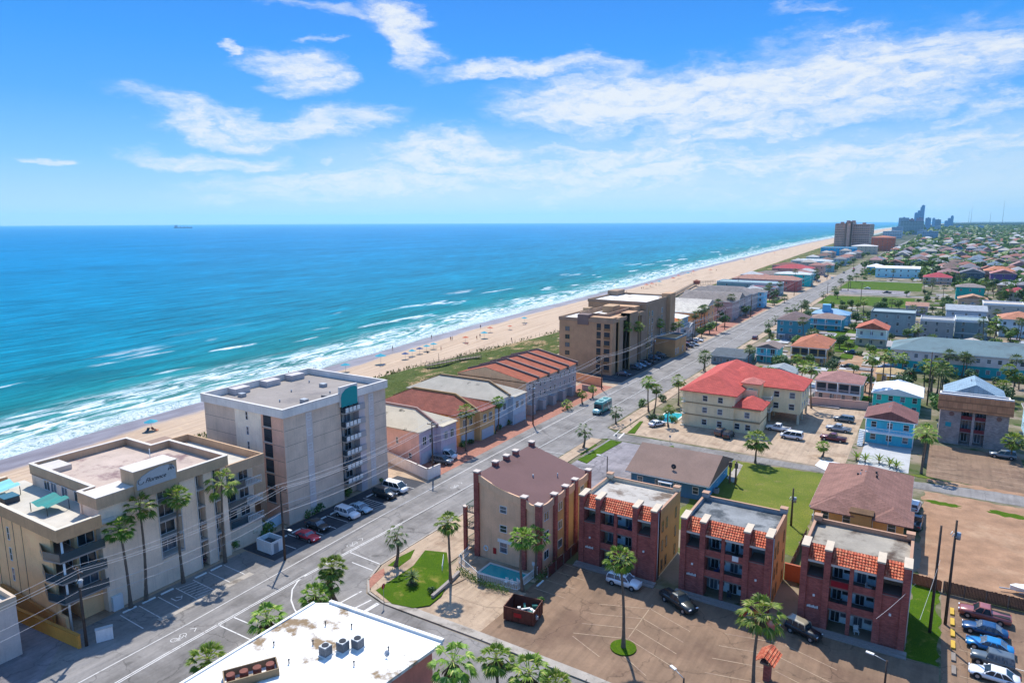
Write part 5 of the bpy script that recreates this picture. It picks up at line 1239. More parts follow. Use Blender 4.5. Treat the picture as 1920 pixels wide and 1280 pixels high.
MB().box(-12.6, -8.6, -.3, 3, 16.2, 19.6).build('lift_housing', M_wall, t, col=hx('7d6a64', .6))
MB().box(-16.5, -14, 12, 15, 17.8, 20.2).box(-10, -6, 14, 20, 18.6, 21).build('plant_room', M_wall, t, col=hx('b99a78', .5))
for i in range(6):
    z = 2.0+i*2.75
    MB().box(-5.6, -4.1, -.08, 0, z-1.0, z+1.2).build('balcony_shade_panel', M_dark, t); rail(1.4, .8).build('balcony_railing', M_trim, t, (-4.85, -.12, z-1.0), hx('b08e58', .66))  # dark panels carry the balcony slots' shade on a solid wall
    MB().box(-2.9, -.9, -.08, 0, z-1.0, z+1.2).build('balcony_shade_panel', M_dark, t); MB().box(-3.0, -.8, -.25, 0, z-1.1, z-.3).build('balcony_parapet', M_wall, t, col=TD)
    for y in (10.2, 21.5, 24): win(t, 'E', y, -2.2, z, 1.4, 1.9, 'slide'); MB().box(-2.2, -1.2, y-1.1, y+1.1, z-1.2, z-.4).build('balcony_parapet', M_wall, t, col=TD)
    for y in (33, 36.5, 47): win(t, 'E', y, .05, z+.8, 1.3, 1.8, 'slide')
    if i < 5:
        win(t, 'S', -16.4, 0, z+1.4, 1.6, 1.4, 'slide', col=hx('a68a58', .6))
        MB().box(-20.6, -19.5, .2, 6, z+.2, z+.4).build('sea_balcony', M_trim, t, col=hx('c9b48a', .66))
MB().box(.0, 8, 40, 53, 0, 6.6).build('lobby_wing', M_wall, t, col=hx('cf9a68', .52)); q = MB(); parapet(q, -.1, 8.2, 39.8, 53.2, 6.6, 7.3, .3); q.build('lobby_parapet', M_trim, t, col=hx('8aa3b0', .62))
for y in (41, 43.5, 49): win(t, 'E', y, 8, 2.2, 1.2, 2, 'slide')
for y in (2.0, 11.5, 20, 29): MB().box(1.2, 1.5, y, y+.3, 0, 18.6 if y < 25 else 20).build('pier', M_trim, t, col=hx('c8a878', .68))
# --- beach side houses beyond
def bh(label, px0, y0, w, d, h, wc, rc, roof='hip', rise=2.4, fl=3, **k):
    return house(label, px0, y0, w, d, h, wc, rc, roof, rise, fl, wside='E', **k)
bh('orange roofed pink house with half round front next to the tan condominium', -112, 268, 22, 13, 9.0, hx('cfae9c', .66), hx('e8793a', .74), 'hip', 2.2)
bh('white flat topped roof house behind the orange roofed one', -116, 285, 24, 12, 8.6, hx('8fa3ae', .62), hx('eae6de', .8), 'hip', 1.6, rf=M_white)
bh('large seafront house with wide white roof and orange tan walls', -120, 304, 28, 24, 9.0, hx('d98c50', .7), hx('efe5d2', .78), 'hip', 3.8)
bh('second white roofed seafront house set behind the first', -121, 330, 28, 13, 9.4, hx('d3a274', .68), hx('eadfcf', .76), 'gx', 2.4)
bh('small white gabled cottage in front of the white roofed houses', -99, 292, 9, 9, 4.2, hx('d3c8c0', .68), hx('d9d9d6', .72), 'gx', 1.6, fl=1)
bh('grey roofed pink town house nearest of the grey roofs', -116, 350, 30, 13, 9.6, hx('c4a8a2', .5), hx('b5a89e', .62), 'hip', 3.6)
bh('second grey roofed pink town house with pale gable', -117, 366, 30, 13, 9.2, hx('c9b4ac', .5), hx('bfb2a8', .62), 'gx', 3.2)
bh('grey roofed seafront house behind the pink pair', -120, 382, 33, 13, 9.8, hx('b4acac', .5), hx('aca39d', .6), 'hip', 3.6)
bh('last of the grey roofed seafront houses before the light blue one', -121, 398, 34, 14, 9.2, hx('c0b4ac', .5), hx('b8aca6', .6), 'hip', 3.4)
bh('narrow light blue seafront house at the end of the grey roofed block', -96, 414, 12, 9, 9.0, hx('7fc3dc', .66), hx('b0a8a2', .6), 'hip', 1.8)
bh('low dark red building by the green lawn on the seafront', -104, 466, 16, 12, 7.0, hx('7a3236', .66), hx('c9bdb4', .66), 'flat', 0, fl=2, rf=M_greyroof)
bh('long white flat roofed motel with dark glass front on the dunes', -131, 486, 42, 16, 8.0, hx('8fa5a4', .6), hx('ece8e0', .8), 'flat', 0, fl=2, rf=M_whiteroof, trimc=(.8, .8, .78, 1))
bh('long dusty pink two storey motel with salmon roof', -129, 520, 46, 18, 8.0, hx('b0605a', .66), hx('d39a84', .66), 'hip', 2.6, fl=2)
bh('turquoise house with white roof in front of the red roof', -108, 566, 26, 16, 9.0, hx('22b3ae', .68), hx('e6ece8', .78), 'hip', 1.6)
bh('grey roofed low house at the dune edge behind the pink motel', -130, 590, 26, 18, 6.5, hx('b9a9a0', .64), hx('a8978f', .6), 'hip', 2.6, fl=2)
bh('house with deep pink red roof near the turquoise flats', -126, 650, 32, 24, 8.0, hx('c98c84', .66), hx('d0525a', .7), 'hip', 3.2)
bh('brown roofed seafront house beyond the deep pink roof', -134, 690, 26, 18, 8.0, hx('b49c90', .5), hx('a0685c', .64), 'hip', 2.6)
R = random.Random(12); cn_ = 0
for y_ in (424, 437, 450, 500, 545, 575, 606, 626, 690, 714, 738, 762, 850, 880, 912, 944, 980, 1016, 1050, 1200, 1240):
    for x_ in (-101, -115, -129):
        if R.random() < .3: continue
        if any(a_-2 < x_+13 and x_ < b_+2 and c_-2 < y_+13 and y_ < d_+2 for a_, b_, c_, d_ in FOOT): continue
        cn_ += 1; rn_, rc_ = R.choice([('salmon', 'cf9484'), ('grey', 'aaa6a6'), ('pale cream', 'ddd2c2'), ('brown', 'a07c6e'), ('white', 'e8e8e4'), ('dusty pink', 'c89890')])
        bh('far seafront house with %s hip roof, %s past the light blue one' % (rn_, ORD[cn_-1]), x_+R.uniform(-2, 2), y_, R.uniform(11, 14), R.uniform(10, 13), R.choice([6.5, 7.5, 9]), hx(R.choice(['cdbcac', 'c4a898', 'b8c4c8', '8cc0c4', 'd4bc9c']), .5), hx(rc_, .66), 'hip', 2.4, fl=2)
bh('white and blue row of cottages along the dune before the turquoise flats', -136, 800, 40, 20, 7.0, hx('9fd0dc', .68), hx('dce6e8', .74), 'hip', 2.0, fl=2)
house('long bright turquoise three storey flats in front of the tall hotel', -146, 1092, 46, 20, 11.4, hx('23a4cc', .70), hx('dfe8ea', .78), 'flat', 0, 3, nw=12, name='apartment_block', cat='apartment building', trimc=(.75, .8, .82, 1), wside='E')
house('cream building with white roof at the foot of the tall hotel', -112, 1150, 34, 30, 12, hx('cdb49c', .66), hx('ece8e2', .8), 'hip', 2.5, 3, nw=6, wside='E')
house('orange red two storey building beside the tall hotel', -96, 1290, 34, 34, 22, hx('c76a50', .68), hx('dc8c6c', .68), 'hip', 3, 5, nw=5, wside='E')
# garage/outbuildings around the green fields
house('white roofed teal shed house at the far end of the green fields', -46, 690, 34, 16, 8.4, hx('a9d4d8', .68), hx('f0f0ec', .82), 'gx', 1.6, 2, nw=6, rf=M_white)
house('small white pyramid roofed house beside the main road beyond the fields', -56, 726, 15, 14, 7.0, hx('5fb0d0', .66), hx('f0ece4', .82), 'hip', 2.6, 2, nw=3, rf=M_white)
house('house with crimson hip roof standing alone behind the green field', -8, 632, 19, 18, 5.6, hx('c9a898', .66), hx('d04f5c', .72), 'hip', 3.4, 2, nw=4, balcony=(.2, .25, .3, 1))
house('dark slate house with grey gable right of the crimson roofed house', 16.5, 648, 16, 16, 9.0, hx('5a6672', .6), hx('a2a0a6', .62), 'gy', 3.0, 2, nw=4)
house('teal and maroon house in the yard right of the green field', 12, 520, 15, 12, 8.0, hx('22a296', .66), hx('b9a8a0', .62), 'hip', 2.0, 2, nw=3)
house('purple gabled house with pink trim among the orange roofs', 36, 640, 16, 16, 9.4, hx('7a5a8c', .62), hx('e09a90', .7), 'gy', 3.0, 3, nw=3)
house('house with wide orange hip roof behind the purple gable', 33, 664, 20, 16, 10, hx('cf9a7c', .68), hx('ec9a70', .74), 'hip', 3.4, 3, nw=3)
house('white roofed box house with tall dark windows left of the orange hip roof', 22, 418, 17, 14, 8.2, hx('b4a99c', .64), hx('eceae6', .8), 'flat', 0, 2, nw=3, rf=M_white, trimc=(.8, .8, .8, 1))
house('tan gabled cottage between the modern blocks and the teal house', 12.5, 472, 14, 12, 5.0, hx('c7a184', .66), hx('e0ab88', .7), 'gy', 2.2, 1, nw=3)
house('small mauve gabled cottage behind the flat grey blocks', -12, 420, 10, 9, 5.0, hx('b09aa4', .64), hx('d9a48a', .68), 'gx', 1.6, 1, nw=2)
house('pale grey twin roofed house behind the modern blocks', 6, 388, 16, 22, 7.5, hx('9aa7b4', .62), hx('c4ccd2', .68), 'gx', 1.6, 2, nw=3)
# ---------------------------------------------------------------- the town beyond: rows of houses
ROOFC = [('rust', 'c08070'), ('grey', 'a8a6ac'), ('pale grey', 'c8c8cc'), ('salmon', 'd49a8c'), ('grey', '9c9aa0'), ('slate blue', '8ea4b4'), ('brown', '9c8278'), ('pale cream', 'e0d6c8'), ('dusty pink', 'c89c98'), ('orange', 'e09c78'), ('crimson', 'c8525c'), ('charcoal', '6c6e76'), ('white', 'eeeeec'), ('teal', '5aa8a4')]
WALLC = ['d8ccbc', 'c8b4a4', 'b8c8cc', '6cb4b4', 'd4b490', 'a8a8b0', 'd8c4b8', '4ea0b8', 'c89888', 'e0dcd4']
FM = {}
def fhouse(i, x, y, w, d, h, rise, kind, wc, rc, label, group):
    """small distant house: wall, roof and front windows share mesh data between copies"""
    key = (kind, i % 5)
    if key not in FM:
        w0, d0 = 1, 1
        a = MB().box(0, 1, 0, 1, 0, 1)
        if kind == 'gy': a.quad([(0, 0, 1), (1, 0, 1), (.5, 0, 1.33)])
        r = MB(); hip_roof(r, 0, 1, 0, 1.0+.02*(i % 5), 1.0, .36, .05, .02, gable='y' if kind == 'gy' else None)
        g = MB()
        for q in range(3):
            for z in (.18, .62): g.box(.12+q*.3, .24+q*.3, -.012, 0, z, z+.2)
        s = MB()
        for q in range(3):
            for z in (.2, .62): s.box(1, 1.012, .15+q*.28, .25+q*.28, z, z+.2); s.box(-.012, 0, .15+q*.28, .25+q*.28, z, z+.2)
        FM[key] = (a.mesh('far_wall', M_wall), r.mesh('far_roof', M_roof), g.mesh('far_windows', M_glass), s.mesh('far_side_windows', M_glass))
    t = thing('house', label, 'house', (x, y, 0), 0, group)
    A = FM[key]; S = (w, d, h)
    inst('wall', A[0], t, scale=S, col=hx(wc, .5)); o = inst('roof', A[1], t, scale=(w, d, h), col=hx(rc, .7)); o.scale = (w, d, h)
    inst('front_windows', A[2], t, scale=S); inst('side_windows', A[3], t, scale=S)
BLOCKS = [(-62, -8), (6, 60), (74, 128), (142, 196), (210, 264), (278, 332), (346, 400)]
rowy = [(590, 'left'), ]
R = random.Random(21); hn = 0; TAKEN = []
for o in list(bpy.data.objects):
    if o.type == 'EMPTY' and o.parent is None: TAKEN.append((o.location.x, o.location.y))
row = 0; y = 392.
town = []
while y < 2400 and hn < 300:
    row += 1; dep = 15+y*.006
    x = -60.; k_ = 0
    xmax = 40+(y-380)*.30 if y < 1400 else 346+(y-1400)*.34
    # street blocks: two rows of lots back to back, then a street
    while x < min(xmax, 900):
        w_ = R.uniform(10.5, 15); d_ = R.uniform(11, 15)
        ok = not (y < 650 and x < 36) and not (y < 780 and x < -4) and not (y < 480 and x < 45)
        if ok and all(abs(x-a) > 15 or abs(y-b) > 15 for a, b in TAKEN) and R.random() < (.93 if y < 1200 else .75):
            town.append((row, x, y, w_, d_)); hn += 1
        x += w_+R.uniform(4, 7)
        if R.random() < .14: x += 9
    y += 21 if row % 2 else 27
    if y > 1000: y += 9
    if y > 1500: y += 20
rows_ = {}
for r_, x, y, w_, d_ in town: rows_.setdefault(r_, []).append((x, y, w_, d_))
town_trees = []
for ri, (r_, L_) in enumerate(sorted(rows_.items())):
    for ci, (x, y, w_, d_) in enumerate(L_):
        rn, rc = R.choice(ROOFC[:10] if R.random() < .85 else ROOFC); wc = R.choice(WALLC); kind = R.choice(['hip', 'hip', 'gy'])
        h = R.choice([5.4, 7.0, 7.6, 8.4, 10.0]); col_ = ORD[ci] if ci < 20 else 'number %d' % (ci+1)
        row_ = ORD[ri] if ri < 20 else ORD[19]+' or later'
        lb = 'house with %s %s roof, %s from left in far town row %d' % (rn, 'gabled' if kind == 'gy' else 'hip', col_, ri+1)
        fhouse(ri*3+ci, x, y+R.uniform(-2, 2), w_, d_, h, 2.2, kind, wc, rc, lb, 'houses of the town beyond the green field')
        town_trees.append((x-2.4+R.uniform(-1, 1), y+R.uniform(-3, 12))); town_trees.append((x+w_*.5+R.uniform(-3, 3), y-3.5+R.uniform(-2, 1)))
# beyond the three hundred nearest: the rest of the town as one mass of small roofs
R = random.Random(99); fr = MB(); y = max(q[2] for q in town)+28
while y < 4900:
    x = interp(RL, y)+26+R.uniform(0, 14)
    while x < 80+y*.42:
        if R.random() < .62:
            w_, d_, h_ = R.uniform(11, 17), R.uniform(11, 16), R.choice([6, 8, 9, 11]); yy = y+R.uniform(-6, 6); k_ = R.randrange(6)
            fr.box(x, x+w_, yy, yy+d_, 0, h_, 6+R.randrange(2)); hip_roof(fr, x, x+w_, yy, yy+d_, h_, 2.8, .6, .3, m=k_)
        x += R.uniform(17, 30)
    y += R.uniform(26, 40)*(1+y/5000)
fmats = [mat('far_roof_%s' % n_, hx(c_, .62), rough=.9, var=.1) for n_, c_ in (('rust', 'c08070'), ('grey', 'b4b0b0'), ('cream', 'e4dccf'), ('brown', 'a08678'), ('white', 'f0f0ee'), ('slate', '90a0ac'))]+[mat('far_wall_%s' % n_, hx(c_, .7), rough=.9, var=.1) for n_, c_ in (('tan', 'd4c4b0'), ('blue', 'b4c8cc'))]
tag(fr.build('far_town_houses', fmats), 'mass of small pale and rust roofs reaching to the horizon', 'houses', kind='stuff')
# tall buildings far off
def tower(name, label, x, y, w, d, h, c, floors, cat='hotel', steps=None, glass=False, group=None, bays=8):
    t = thing(name, label, cat, (x, y, 0), 0, group)
    b_ = MB()
    for (a, b, e, f, g_) in (steps or [(0, w, 0, d, h)]): b_.box(a, b, e, f, 0, g_)
    b_.build('wall', M_wall, t, col=c)
    for (a, b, e, f, g_) in (steps or [(0, w, 0, d, h)]):
        bd = MB(); n = int(floors*g_/h)
        for i in range(n):
            z = g_*(i+.45)/n; bd.box(a+.6, b-.6, e-.12, e, z, z+g_/n*.36); bd.box(b, b+.12, e+.6, f-.6, z, z+g_/n*.36)
        bd.build('window_band', M_glass, t)
        pr = MB()
        for i in range(bays+1):
            x_ = a+(b-a)*i/bays; pr.box(x_-.35, x_+.35, e-.35, e-.02, 0, g_)
        pr.build('pier', M_wall, t, col=c)
        MB().box(a+.5, b-.5, e+.5, f-.5, g_, g_+1.2).box((a+b)/2-3, (a+b)/2+3, (e+f)/2-3, (e+f)/2+3, g_+1.2, g_+4).build('roof_plant', M_trim, t, col=c)
    return t
tower('tall_hotel', 'tall brown slab hotel standing nearest on the far beachfront', -164, 1384, 38, 30, 43, hx('c8a290', .72), 14, steps=[(0, 17, 6, 60, 43.5), (17, 20.5, 2, 60, 46), (20.5, 26, 0, 70, 44.5), (26, 29, -2, 62, 46), (29, 56, 12, 110, 42)])

BL = hx('78b0d4', .75); HAZE_GY = hx('a4bccc', .7)  # distance haze put into the skyline tower colours as blue
sk = 'distant skyline towers'
tower('hotel_tower', 'grey slab tower left of the far skyline', -137, 3005, 33, 30, 58, hx('98b4c8', .7), 14)
tower('hotel_tower', 'wide grey green hotel block in front of the far skyline', -120, 2776, 70, 34, 46, hx('94acb4', .7), 12)
tower('hotel_tower', 'pinkish brown hotel slab in front of the tall stepped tower', -96, 2790, 16, 40, 53, hx('a8949c', .7), 14)
tower('hotel_tower', 'tallest stepped haze blue tower of the far skyline', -115, 3971, 41, 36, 119, hx('68a4cc', .75), 34, steps=[(0, 12, 0, 30, 84), (12, 23, 0, 34, 94), (23, 41, 0, 36, 112), (27, 41, 2, 34, 120)])
tower('hotel_tower', 'mauve tower just below the tallest stepped tower', -87, 3286, 24, 30, 58, hx('a89cb4', .7), 16)
tower('hotel_tower', 'haze blue tower immediately right of the tallest tower', -67, 3982, 24, 30, 60, BL, 16)
tower('hotel_tower', 'narrow haze blue tower second to the right of the tallest tower', -40, 4206, 13, 24, 58, BL, 16)
tower('hotel_tower', 'dark square tower midway between the tallest tower and the sloping one', -28, 4453, 27, 30, 52, hx('5c8cac', .7), 14)
tower('hotel_tower', 'haze blue tower with sloping stepped top at the right end of the skyline', 17, 4734, 46, 34, 72, hx('58a4cc', .75), 18, steps=[(0, 14, 0, 30, 44), (14, 28, 0, 34, 58), (28, 42, 0, 34, 72)])
tower('office_block', 'pale blue glass block beside the far end of the main road', -36, 1946, 32, 30, 22, hx('8fb4cc', .66), 5, cat='office building')
tower('hotel_block', 'white low hotel block between the tall brown hotel and the skyline', -136, 2194, 46, 30, 19, hx('c9cfd4', .66), 5)
for i, (x, y, w_, h_) in enumerate(((-150, 3500, 26, 44), (-20, 3300, 20, 26), (60, 3900, 30, 22), (-60, 2500, 24, 18), (150, 4300, 40, 20), (-130, 2480, 30, 28))):
    tower('hotel_block', 'low hazy hotel block, %s from the left in front of the skyline towers' % ORD[i], x, y, w_, 26, h_, (BL, HAZE_GY)[i % 2], max(3, int(h_/4)))
for i, (x, y, h_) in enumerate(((196, 7000, 120), (212, 7000, 156), (345, 7000, 112), (430, 7000, 205))):
    t = thing('radio_mast', 'thin lattice radio mast on the horizon, %s from the left' % ORD[i], 'radio mast', (x, y, 0))
    mb = MB(); mb.tube((0, 0, 0), (0, 0, h_), 2.0, 1.0, 4); mb.build('lattice', M_metal, t); MB().tube((0, 0, h_), (0, 0, h_+9), .5, .2, 4).build('antenna', M_metal, t)

# ---------------------------------------------------------------- palms
M_frond = leafmat('palm_frond', hx('9cba3c', .75), hx('4a782c', .6), hx('d8d478', .8), .3)  # random pale and dark leaflets put highlights and lighting variation into the colour
M_frondd = leafmat('dark_palm_frond', hx('7c9450', .65), hx('4c6e3a', .6), hx('a5a068', .6), .25)
M_skirt = leafmat('dead_fronds', hx('a88c60', .55), hx('7d6845', .5), None, .15)
M_trunk = mat('palm_trunk', hx('8d7c6c', .62), rough=.95, var=.3, scale=2.5)
def fan_crown(seed, n=42, R=1.25, pet=1.0, leaves=11, up=80, dn=-38, droop=.28, mat_=None, squash=.82):
    rr = random.Random(seed); mb = MB(); sk_ = MB()
    for i in range(n):
        f = i/(n-1); a = i*2.39996+rr.uniform(-.15, .15)
        e = rad(up+(dn-up)*f**.85+rr.uniform(-6, 6)); pl_ = pet*(.75+.45*(1-abs(.55-f)))*rr.uniform(.85, 1.1)
        d = Vector((math.cos(a)*math.cos(e), math.sin(a)*math.cos(e), math.sin(e)))
        side = Vector((-math.sin(a), math.cos(a), 0)); upv = d.cross(side)*-1
        if upv.z < 0: upv = -upv
        p0 = d*.12; p1 = d*pl_+Vector((0, 0, -droop*.35*pl_*math.cos(e)))
        w_ = .035
        mb.quad([p0-side*w_, p0+side*w_, p1+side*w_*.7, p1-side*w_*.7])
        fd = (d+Vector((0, 0, -.30*droop*2))).normalized(); fu = side.cross(fd)
        if fu.z < 0: fu = -fu
        r_ = R*rr.uniform(.8, 1.1)
        for j in range(leaves):
            t = (j/(leaves-1)-.5)*2; b = t*rad(66)
            ld = (fd*math.cos(b)+side*math.sin(b)).normalized()
            ls = (side*math.cos(b)-fd*math.sin(b)).normalized()
            lw = .105*r_/1.1; L_ = r_*(1-.22*abs(t))
            lift = fu*(.12*(abs(t)))
            m1 = p1+ld*L_*.5+lift*L_*.6-Vector((0, 0, .04)); tip = p1+ld*L_*.93+Vector((0, 0, -droop*L_*rr.uniform(.45, .9)))+lift*.2
            mb.quad([p1, m1-ls*lw, tip, m1+ls*lw])
    for i in range(n//2):
        a = rr.uniform(0, 2*PI); e = rad(rr.uniform(-78, -48)); d = Vector((math.cos(a)*math.cos(e), math.sin(a)*math.cos(e), math.sin(e)))
        side = Vector((-math.sin(a), math.cos(a), 0)); p0 = d*.1+Vector((0, 0, -.1)); p1 = d*rr.uniform(.9, 1.5)
        for t in (-.6, -.2, .2, .6): sk_.quad([p0, p1+side*(t-.15)*.7, p1*1.18+side*t*.8+Vector((0, 0, -.12)), p1+side*(t+.15)*.7])
    return mb, sk_
TRK = MB()
secs = []
for i in range(15):
    z = i/14; r = .21*(1-.42*z)+(.10*(1-z*6) if z < .16 else 0)+(.05 if z > .93 else 0)
    for dz, rr_ in ((0, r), (.03, r*.94)):
        secs.append([(.26*math.sin(PI*z)+rr_*math.cos(2*PI*q/9), rr_*math.sin(2*PI*q/9), min(1, z+dz)) for q in range(9)])
TRK.loft(secs); ME_TRK = TRK.mesh('palm_trunk', M_trunk)
CR_ = []
for s in range(4):
    a, b = fan_crown(100+s, n=[38, 32, 44, 27][s], R=[.95, 1.05, .88, 1.0][s], pet=[1.0, 1.1, .9, 1.2][s], leaves=9, dn=[-45, -35, -55, -40][s], droop=[.3, .45, .25, .55][s]); CR_.append((a.mesh('palm_crown', M_frond), b.mesh('dead_skirt', M_skirt)))
SB_ = []
for s in range(2):
    a, b = fan_crown(300+s, n=20, R=.95, pet=1.2, leaves=7, up=72, dn=-48, droop=.8); SB_.append((a.mesh('palm_crown', M_frondd), b.mesh('dead_skirt', M_skirt)))
LW_ = []
for s in range(3):
    a, b = fan_crown(500+s, n=26, R=1.35, pet=.9, leaves=5); LW_.append((a.mesh('palm_crown', M_frondd), b.mesh('dead_skirt', M_skirt)))
pc_ = [0]
def palm(x, y, h, label, s=1.0, kind='fan', group='fan palms', skirt=True, lean=0., leandir=0., name='palm_tree', tr=1.0):
    i = pc_[0]; pc_[0] += 1
    t = thing(name, label, 'palm tree', (x, y, .1 if kind != 'far' else 0), (i*1.7) % 6.28, group)
    me = {'fan': CR_, 'sabal': SB_, 'far': LW_}[kind]; me = me[i % len(me)]
    if not lean: lean = .03+.035*((i*13) % 7)/7; leandir = i*2.1
    s *= .92+.16*((i*29) % 11)/11
    a = inst('trunk', ME_TRK, t, scale=(tr, tr, h)); c = inst('crown', me[0], t, (0, 0, h), 0, (s, s, s*.95))
    if skirt: inst('dead_skirt', me[1], c)
    t.rotation_euler = (lean*math.cos(leandir), lean*math.sin(leandir), (i*1.7) % 6.28)
    return t
G1 = 'fan palms along the beige seafront condominium'
palm(-86.4, 43.7, 11.3, 'fan palm at the left end in front of the beige seafront condominium', 1.25, group=G1, skirt=False)
palm(-86.5, 45.8, 13.0, 'taller fan palm leaning by the tall balcony shaft of the beige condominium', 1.2, group=G1, skirt=False)
palm(-86.5, 51.2, 13.1, 'fan palm between the two narrow window shafts of the beige condominium', 1.2, group=G1, skirt=False)
palm(-86.6, 58.0, 12.8, 'fan palm with bent trunk at the right corner of the beige condominium', 1.2, group=G1, skirt=False, lean=.07, leandir=2.6)
palm(-63.98,70.34,4.96, 'drooping palm on the small lawn wedge beside the main road', 1.0, 'sabal', 'corner palms', skirt=False, tr=1.3)
palm(-54.15,70.68,9.25, 'tall slender palm at the corner of the lawn and beige stalls', 1.0, group='corner palms')
palm(-44.5,74.25,7.69, 'fan palm beside the pool corner, left of a close pair', 1.1, group='pool palms', skirt=False)
palm(-44.91,78.36,6.27, 'fan palm against the brown roofed condominium, right of a close pair', 1.0, group='pool palms', skirt=False)
palm(-27.75, 69.6, 11.4, 'tall palm rising from the round green island in the brown lot', 1.15, group='lot palms')
palm(-12.76,69.41,9.07, 'tall palm beside the small tiled shelter in the brown lot', 1.25, group='lot palms')
palm(-64.59,58.87,5.08, 'thick fan palm by the near corner of the junction', 1.25, group='junction palms', tr=1.3)
palm(-64.24,57.58,3.66, 'lower fan palm tucked behind the thick one at the junction', 1.05, group='junction palms')
palm(-63.72,54.72,3.34, 'low fan palm left of the thick palm at the junction', 1.1, group='junction palms')
palm(-65.24,48.73,2.7, 'fan palm beside the road left of the white roofed building', 1.25, group='roadside palms by the white roof')
palm(-63.52,39.36,3.35, 'fan palm beside the road at the bottom left of the white roofed building', 1.25, group='roadside palms by the white roof')
palm(-38.68,50.67,5.77, 'broad fan palm off the right corner of the white roof', 1.25, group='bottom edge palms')
palm(-34.79,53.05,5.65, 'fan palm second from left along the bottom edge', 1.15, group='bottom edge palms')
palm(-31.64,53.62,5.03, 'fan palm third from left along the bottom edge', 1.15, group='bottom edge palms')
palm(-28.81,54.9,4.11, 'fan palm at the right end of the bottom edge group', 1.1, group='bottom edge palms')
G2 = 'palms along the landward kerb of the main road'
palm(-63.75,132.98,4.22, 'drooping palm on the grass island past the brown roof', 1.15, 'sabal', G2, skirt=False, tr=1.2)
palm(-64.85,153.84,3.45, 'drooping palm on the corner near the bus', 1.0, 'sabal', G2, skirt=False)
palm(-61.9,168.69,8.02, 'left palm of the tall pair across the road from the plaza', 1.2, group=G2)
palm(-59.96,167.45,6.93, 'right palm of the tall pair across the road from the plaza', 1.1, group=G2)
palm(-57.16,179.03,7.08, 'palm at the road corner of the red roofed apartments', 1.1, group=G2)
palm(-52.91,158.37,4.36, 'small palm beside the apartment pool', .9, group=G2, skirt=False)
palm(-28.74,142.88,5.01, 'round headed palm on the grass field by the cross street', 1.35, group='cross street palms')
palm(-17.31,154.4,2.39, 'small young palm on the white gravel bed by the cross street', .9, group='cross street palms', skirt=False)
palm(0.98,153.64,8.44, 'tall palm between the bright blue house and brown lot', 1.35, group='cross street palms')
palm(17.08,172.81,4.23, 'palm at the right edge beside the orange mansard building', 1.25, group='cross street palms')
G3 = 'palms in the town house forecourts'
palm(-85.24,117.91,8.94, 'tall palm in front of the yellow town house', 1.1, group=G3)
palm(-87.15,133.71,7.48, 'palm between the yellow and pale blue town houses', 1.15, group=G3)
for i, (a) in enumerate(((-81.37,159.46,1.63), (-80.57,166.98,2.6), (-80.9,174.28,2.68))):
    palm(*a, 'small palm on the red paver plaza, %s from the left' % ORD[i], .8, group=G3, skirt=False)
palm(-85.27,174.52,1.12, 'short palm by the grey wall of the town house row', .7, group=G3, skirt=False)
G4 = 'palms in front of the tan condominium'
for a, l in (((-87.96,215.47,14.83), 'palm in front of the shaded middle of the tan condominium'), ((-85.01,221.29,14.29), 'palm right of the pale pier of the tan condominium'),
             ((-87.86,246.75,11.94), 'palm before the far block of the tan condominium'), ((-85.88,259.48,9.19), 'left palm of the clump past the tan condominium'), ((-85.95,266.25,9.59), 'right palm of the clump past the tan condominium')):
    palm(*a, l, 1.25, group=G4)
palm(-89.05,236.44,6.02, 'low bushy palm in the shade between the tan condominium blocks', 1.3, 'sabal', G4, skirt=False)
palm(-63.92,225.78,4.41, 'dark palm on the landward pavement opposite the tan condominium', 1.2, 'sabal', G2, skirt=False)
palm(-62.97,323.79,4.19, 'dark palm on the pavement beside the dark blue house', 1.2, 'sabal', G2, skirt=False)
palm(-64.7,349.52,2.9, 'dark palm just beyond the dark blue house corner', 1.1, 'sabal', G2, skirt=False)
G5 = 'palms by the far seafront houses'
for i, (bx, by, tx, ty) in enumerate(((1302, 632, 1303, 590), (1312, 622, 1311, 580), (1322, 615, 1322, 577), (1343, 620, 1343, 568), (1369, 600, 1369, 557), (1425, 575, 1426, 548), (1435, 570, 1436, 540), (1443, 566, 1443, 535), (1460, 560, 1460, 530), (1452, 572, 1452, 562), (1471, 568, 1471, 558), (1488, 548, 1488, 508), (1530, 530, 1531, 505), (1556, 520, 1556, 500))):
    pass
PF = [(-87.43,292.45,9.89), (-89.76,308.14,10.35), (-90.88,320.42,9.68), (-84.11,315.04,12.91), (-87.56,353.34,11.8), (-86.7,418.18,8.54), (-86.84,433.42,9.78), (-86.95,446.34,10.36), (-85.64,467.87,9.73), (-81,430.52,3.23), (-77.86,444.96,3.31), (-88.78,540.02,13.42), (-82.68,605.3,9.57), (-83.11,681.01,8.71)]
for i, a in enumerate(PF): palm(*a, 'palm in front of the far seafront houses, %s counting away from the tan condominium' % ORD[i], 1.35, 'far', G5, skirt=i < 9)
G6 = 'palms on the landward side further along the main road'
PG = [(-63.14,391.01,4.06), (-60.68,397.45,5.27), (-58.69,398.6,5.86), (-56.05,390.2,3.44), (-58.81,465.75,4.71), (-60.03,529.42,2.65), (-57.21,544.08,6.94), (-52.93,546.5,9.63), (-53.82,569.14,7.21), (-58.33,716.33,3.98), (-55.75,631.81,5.3)]
for i, a in enumerate(PG): palm(*a, 'palm beside the main road past the blue houses, %s counting away' % ORD[i], 1.4, 'sabal' if i < 5 else 'far', G6, skirt=False)
G7 = 'garden palms around the motel'
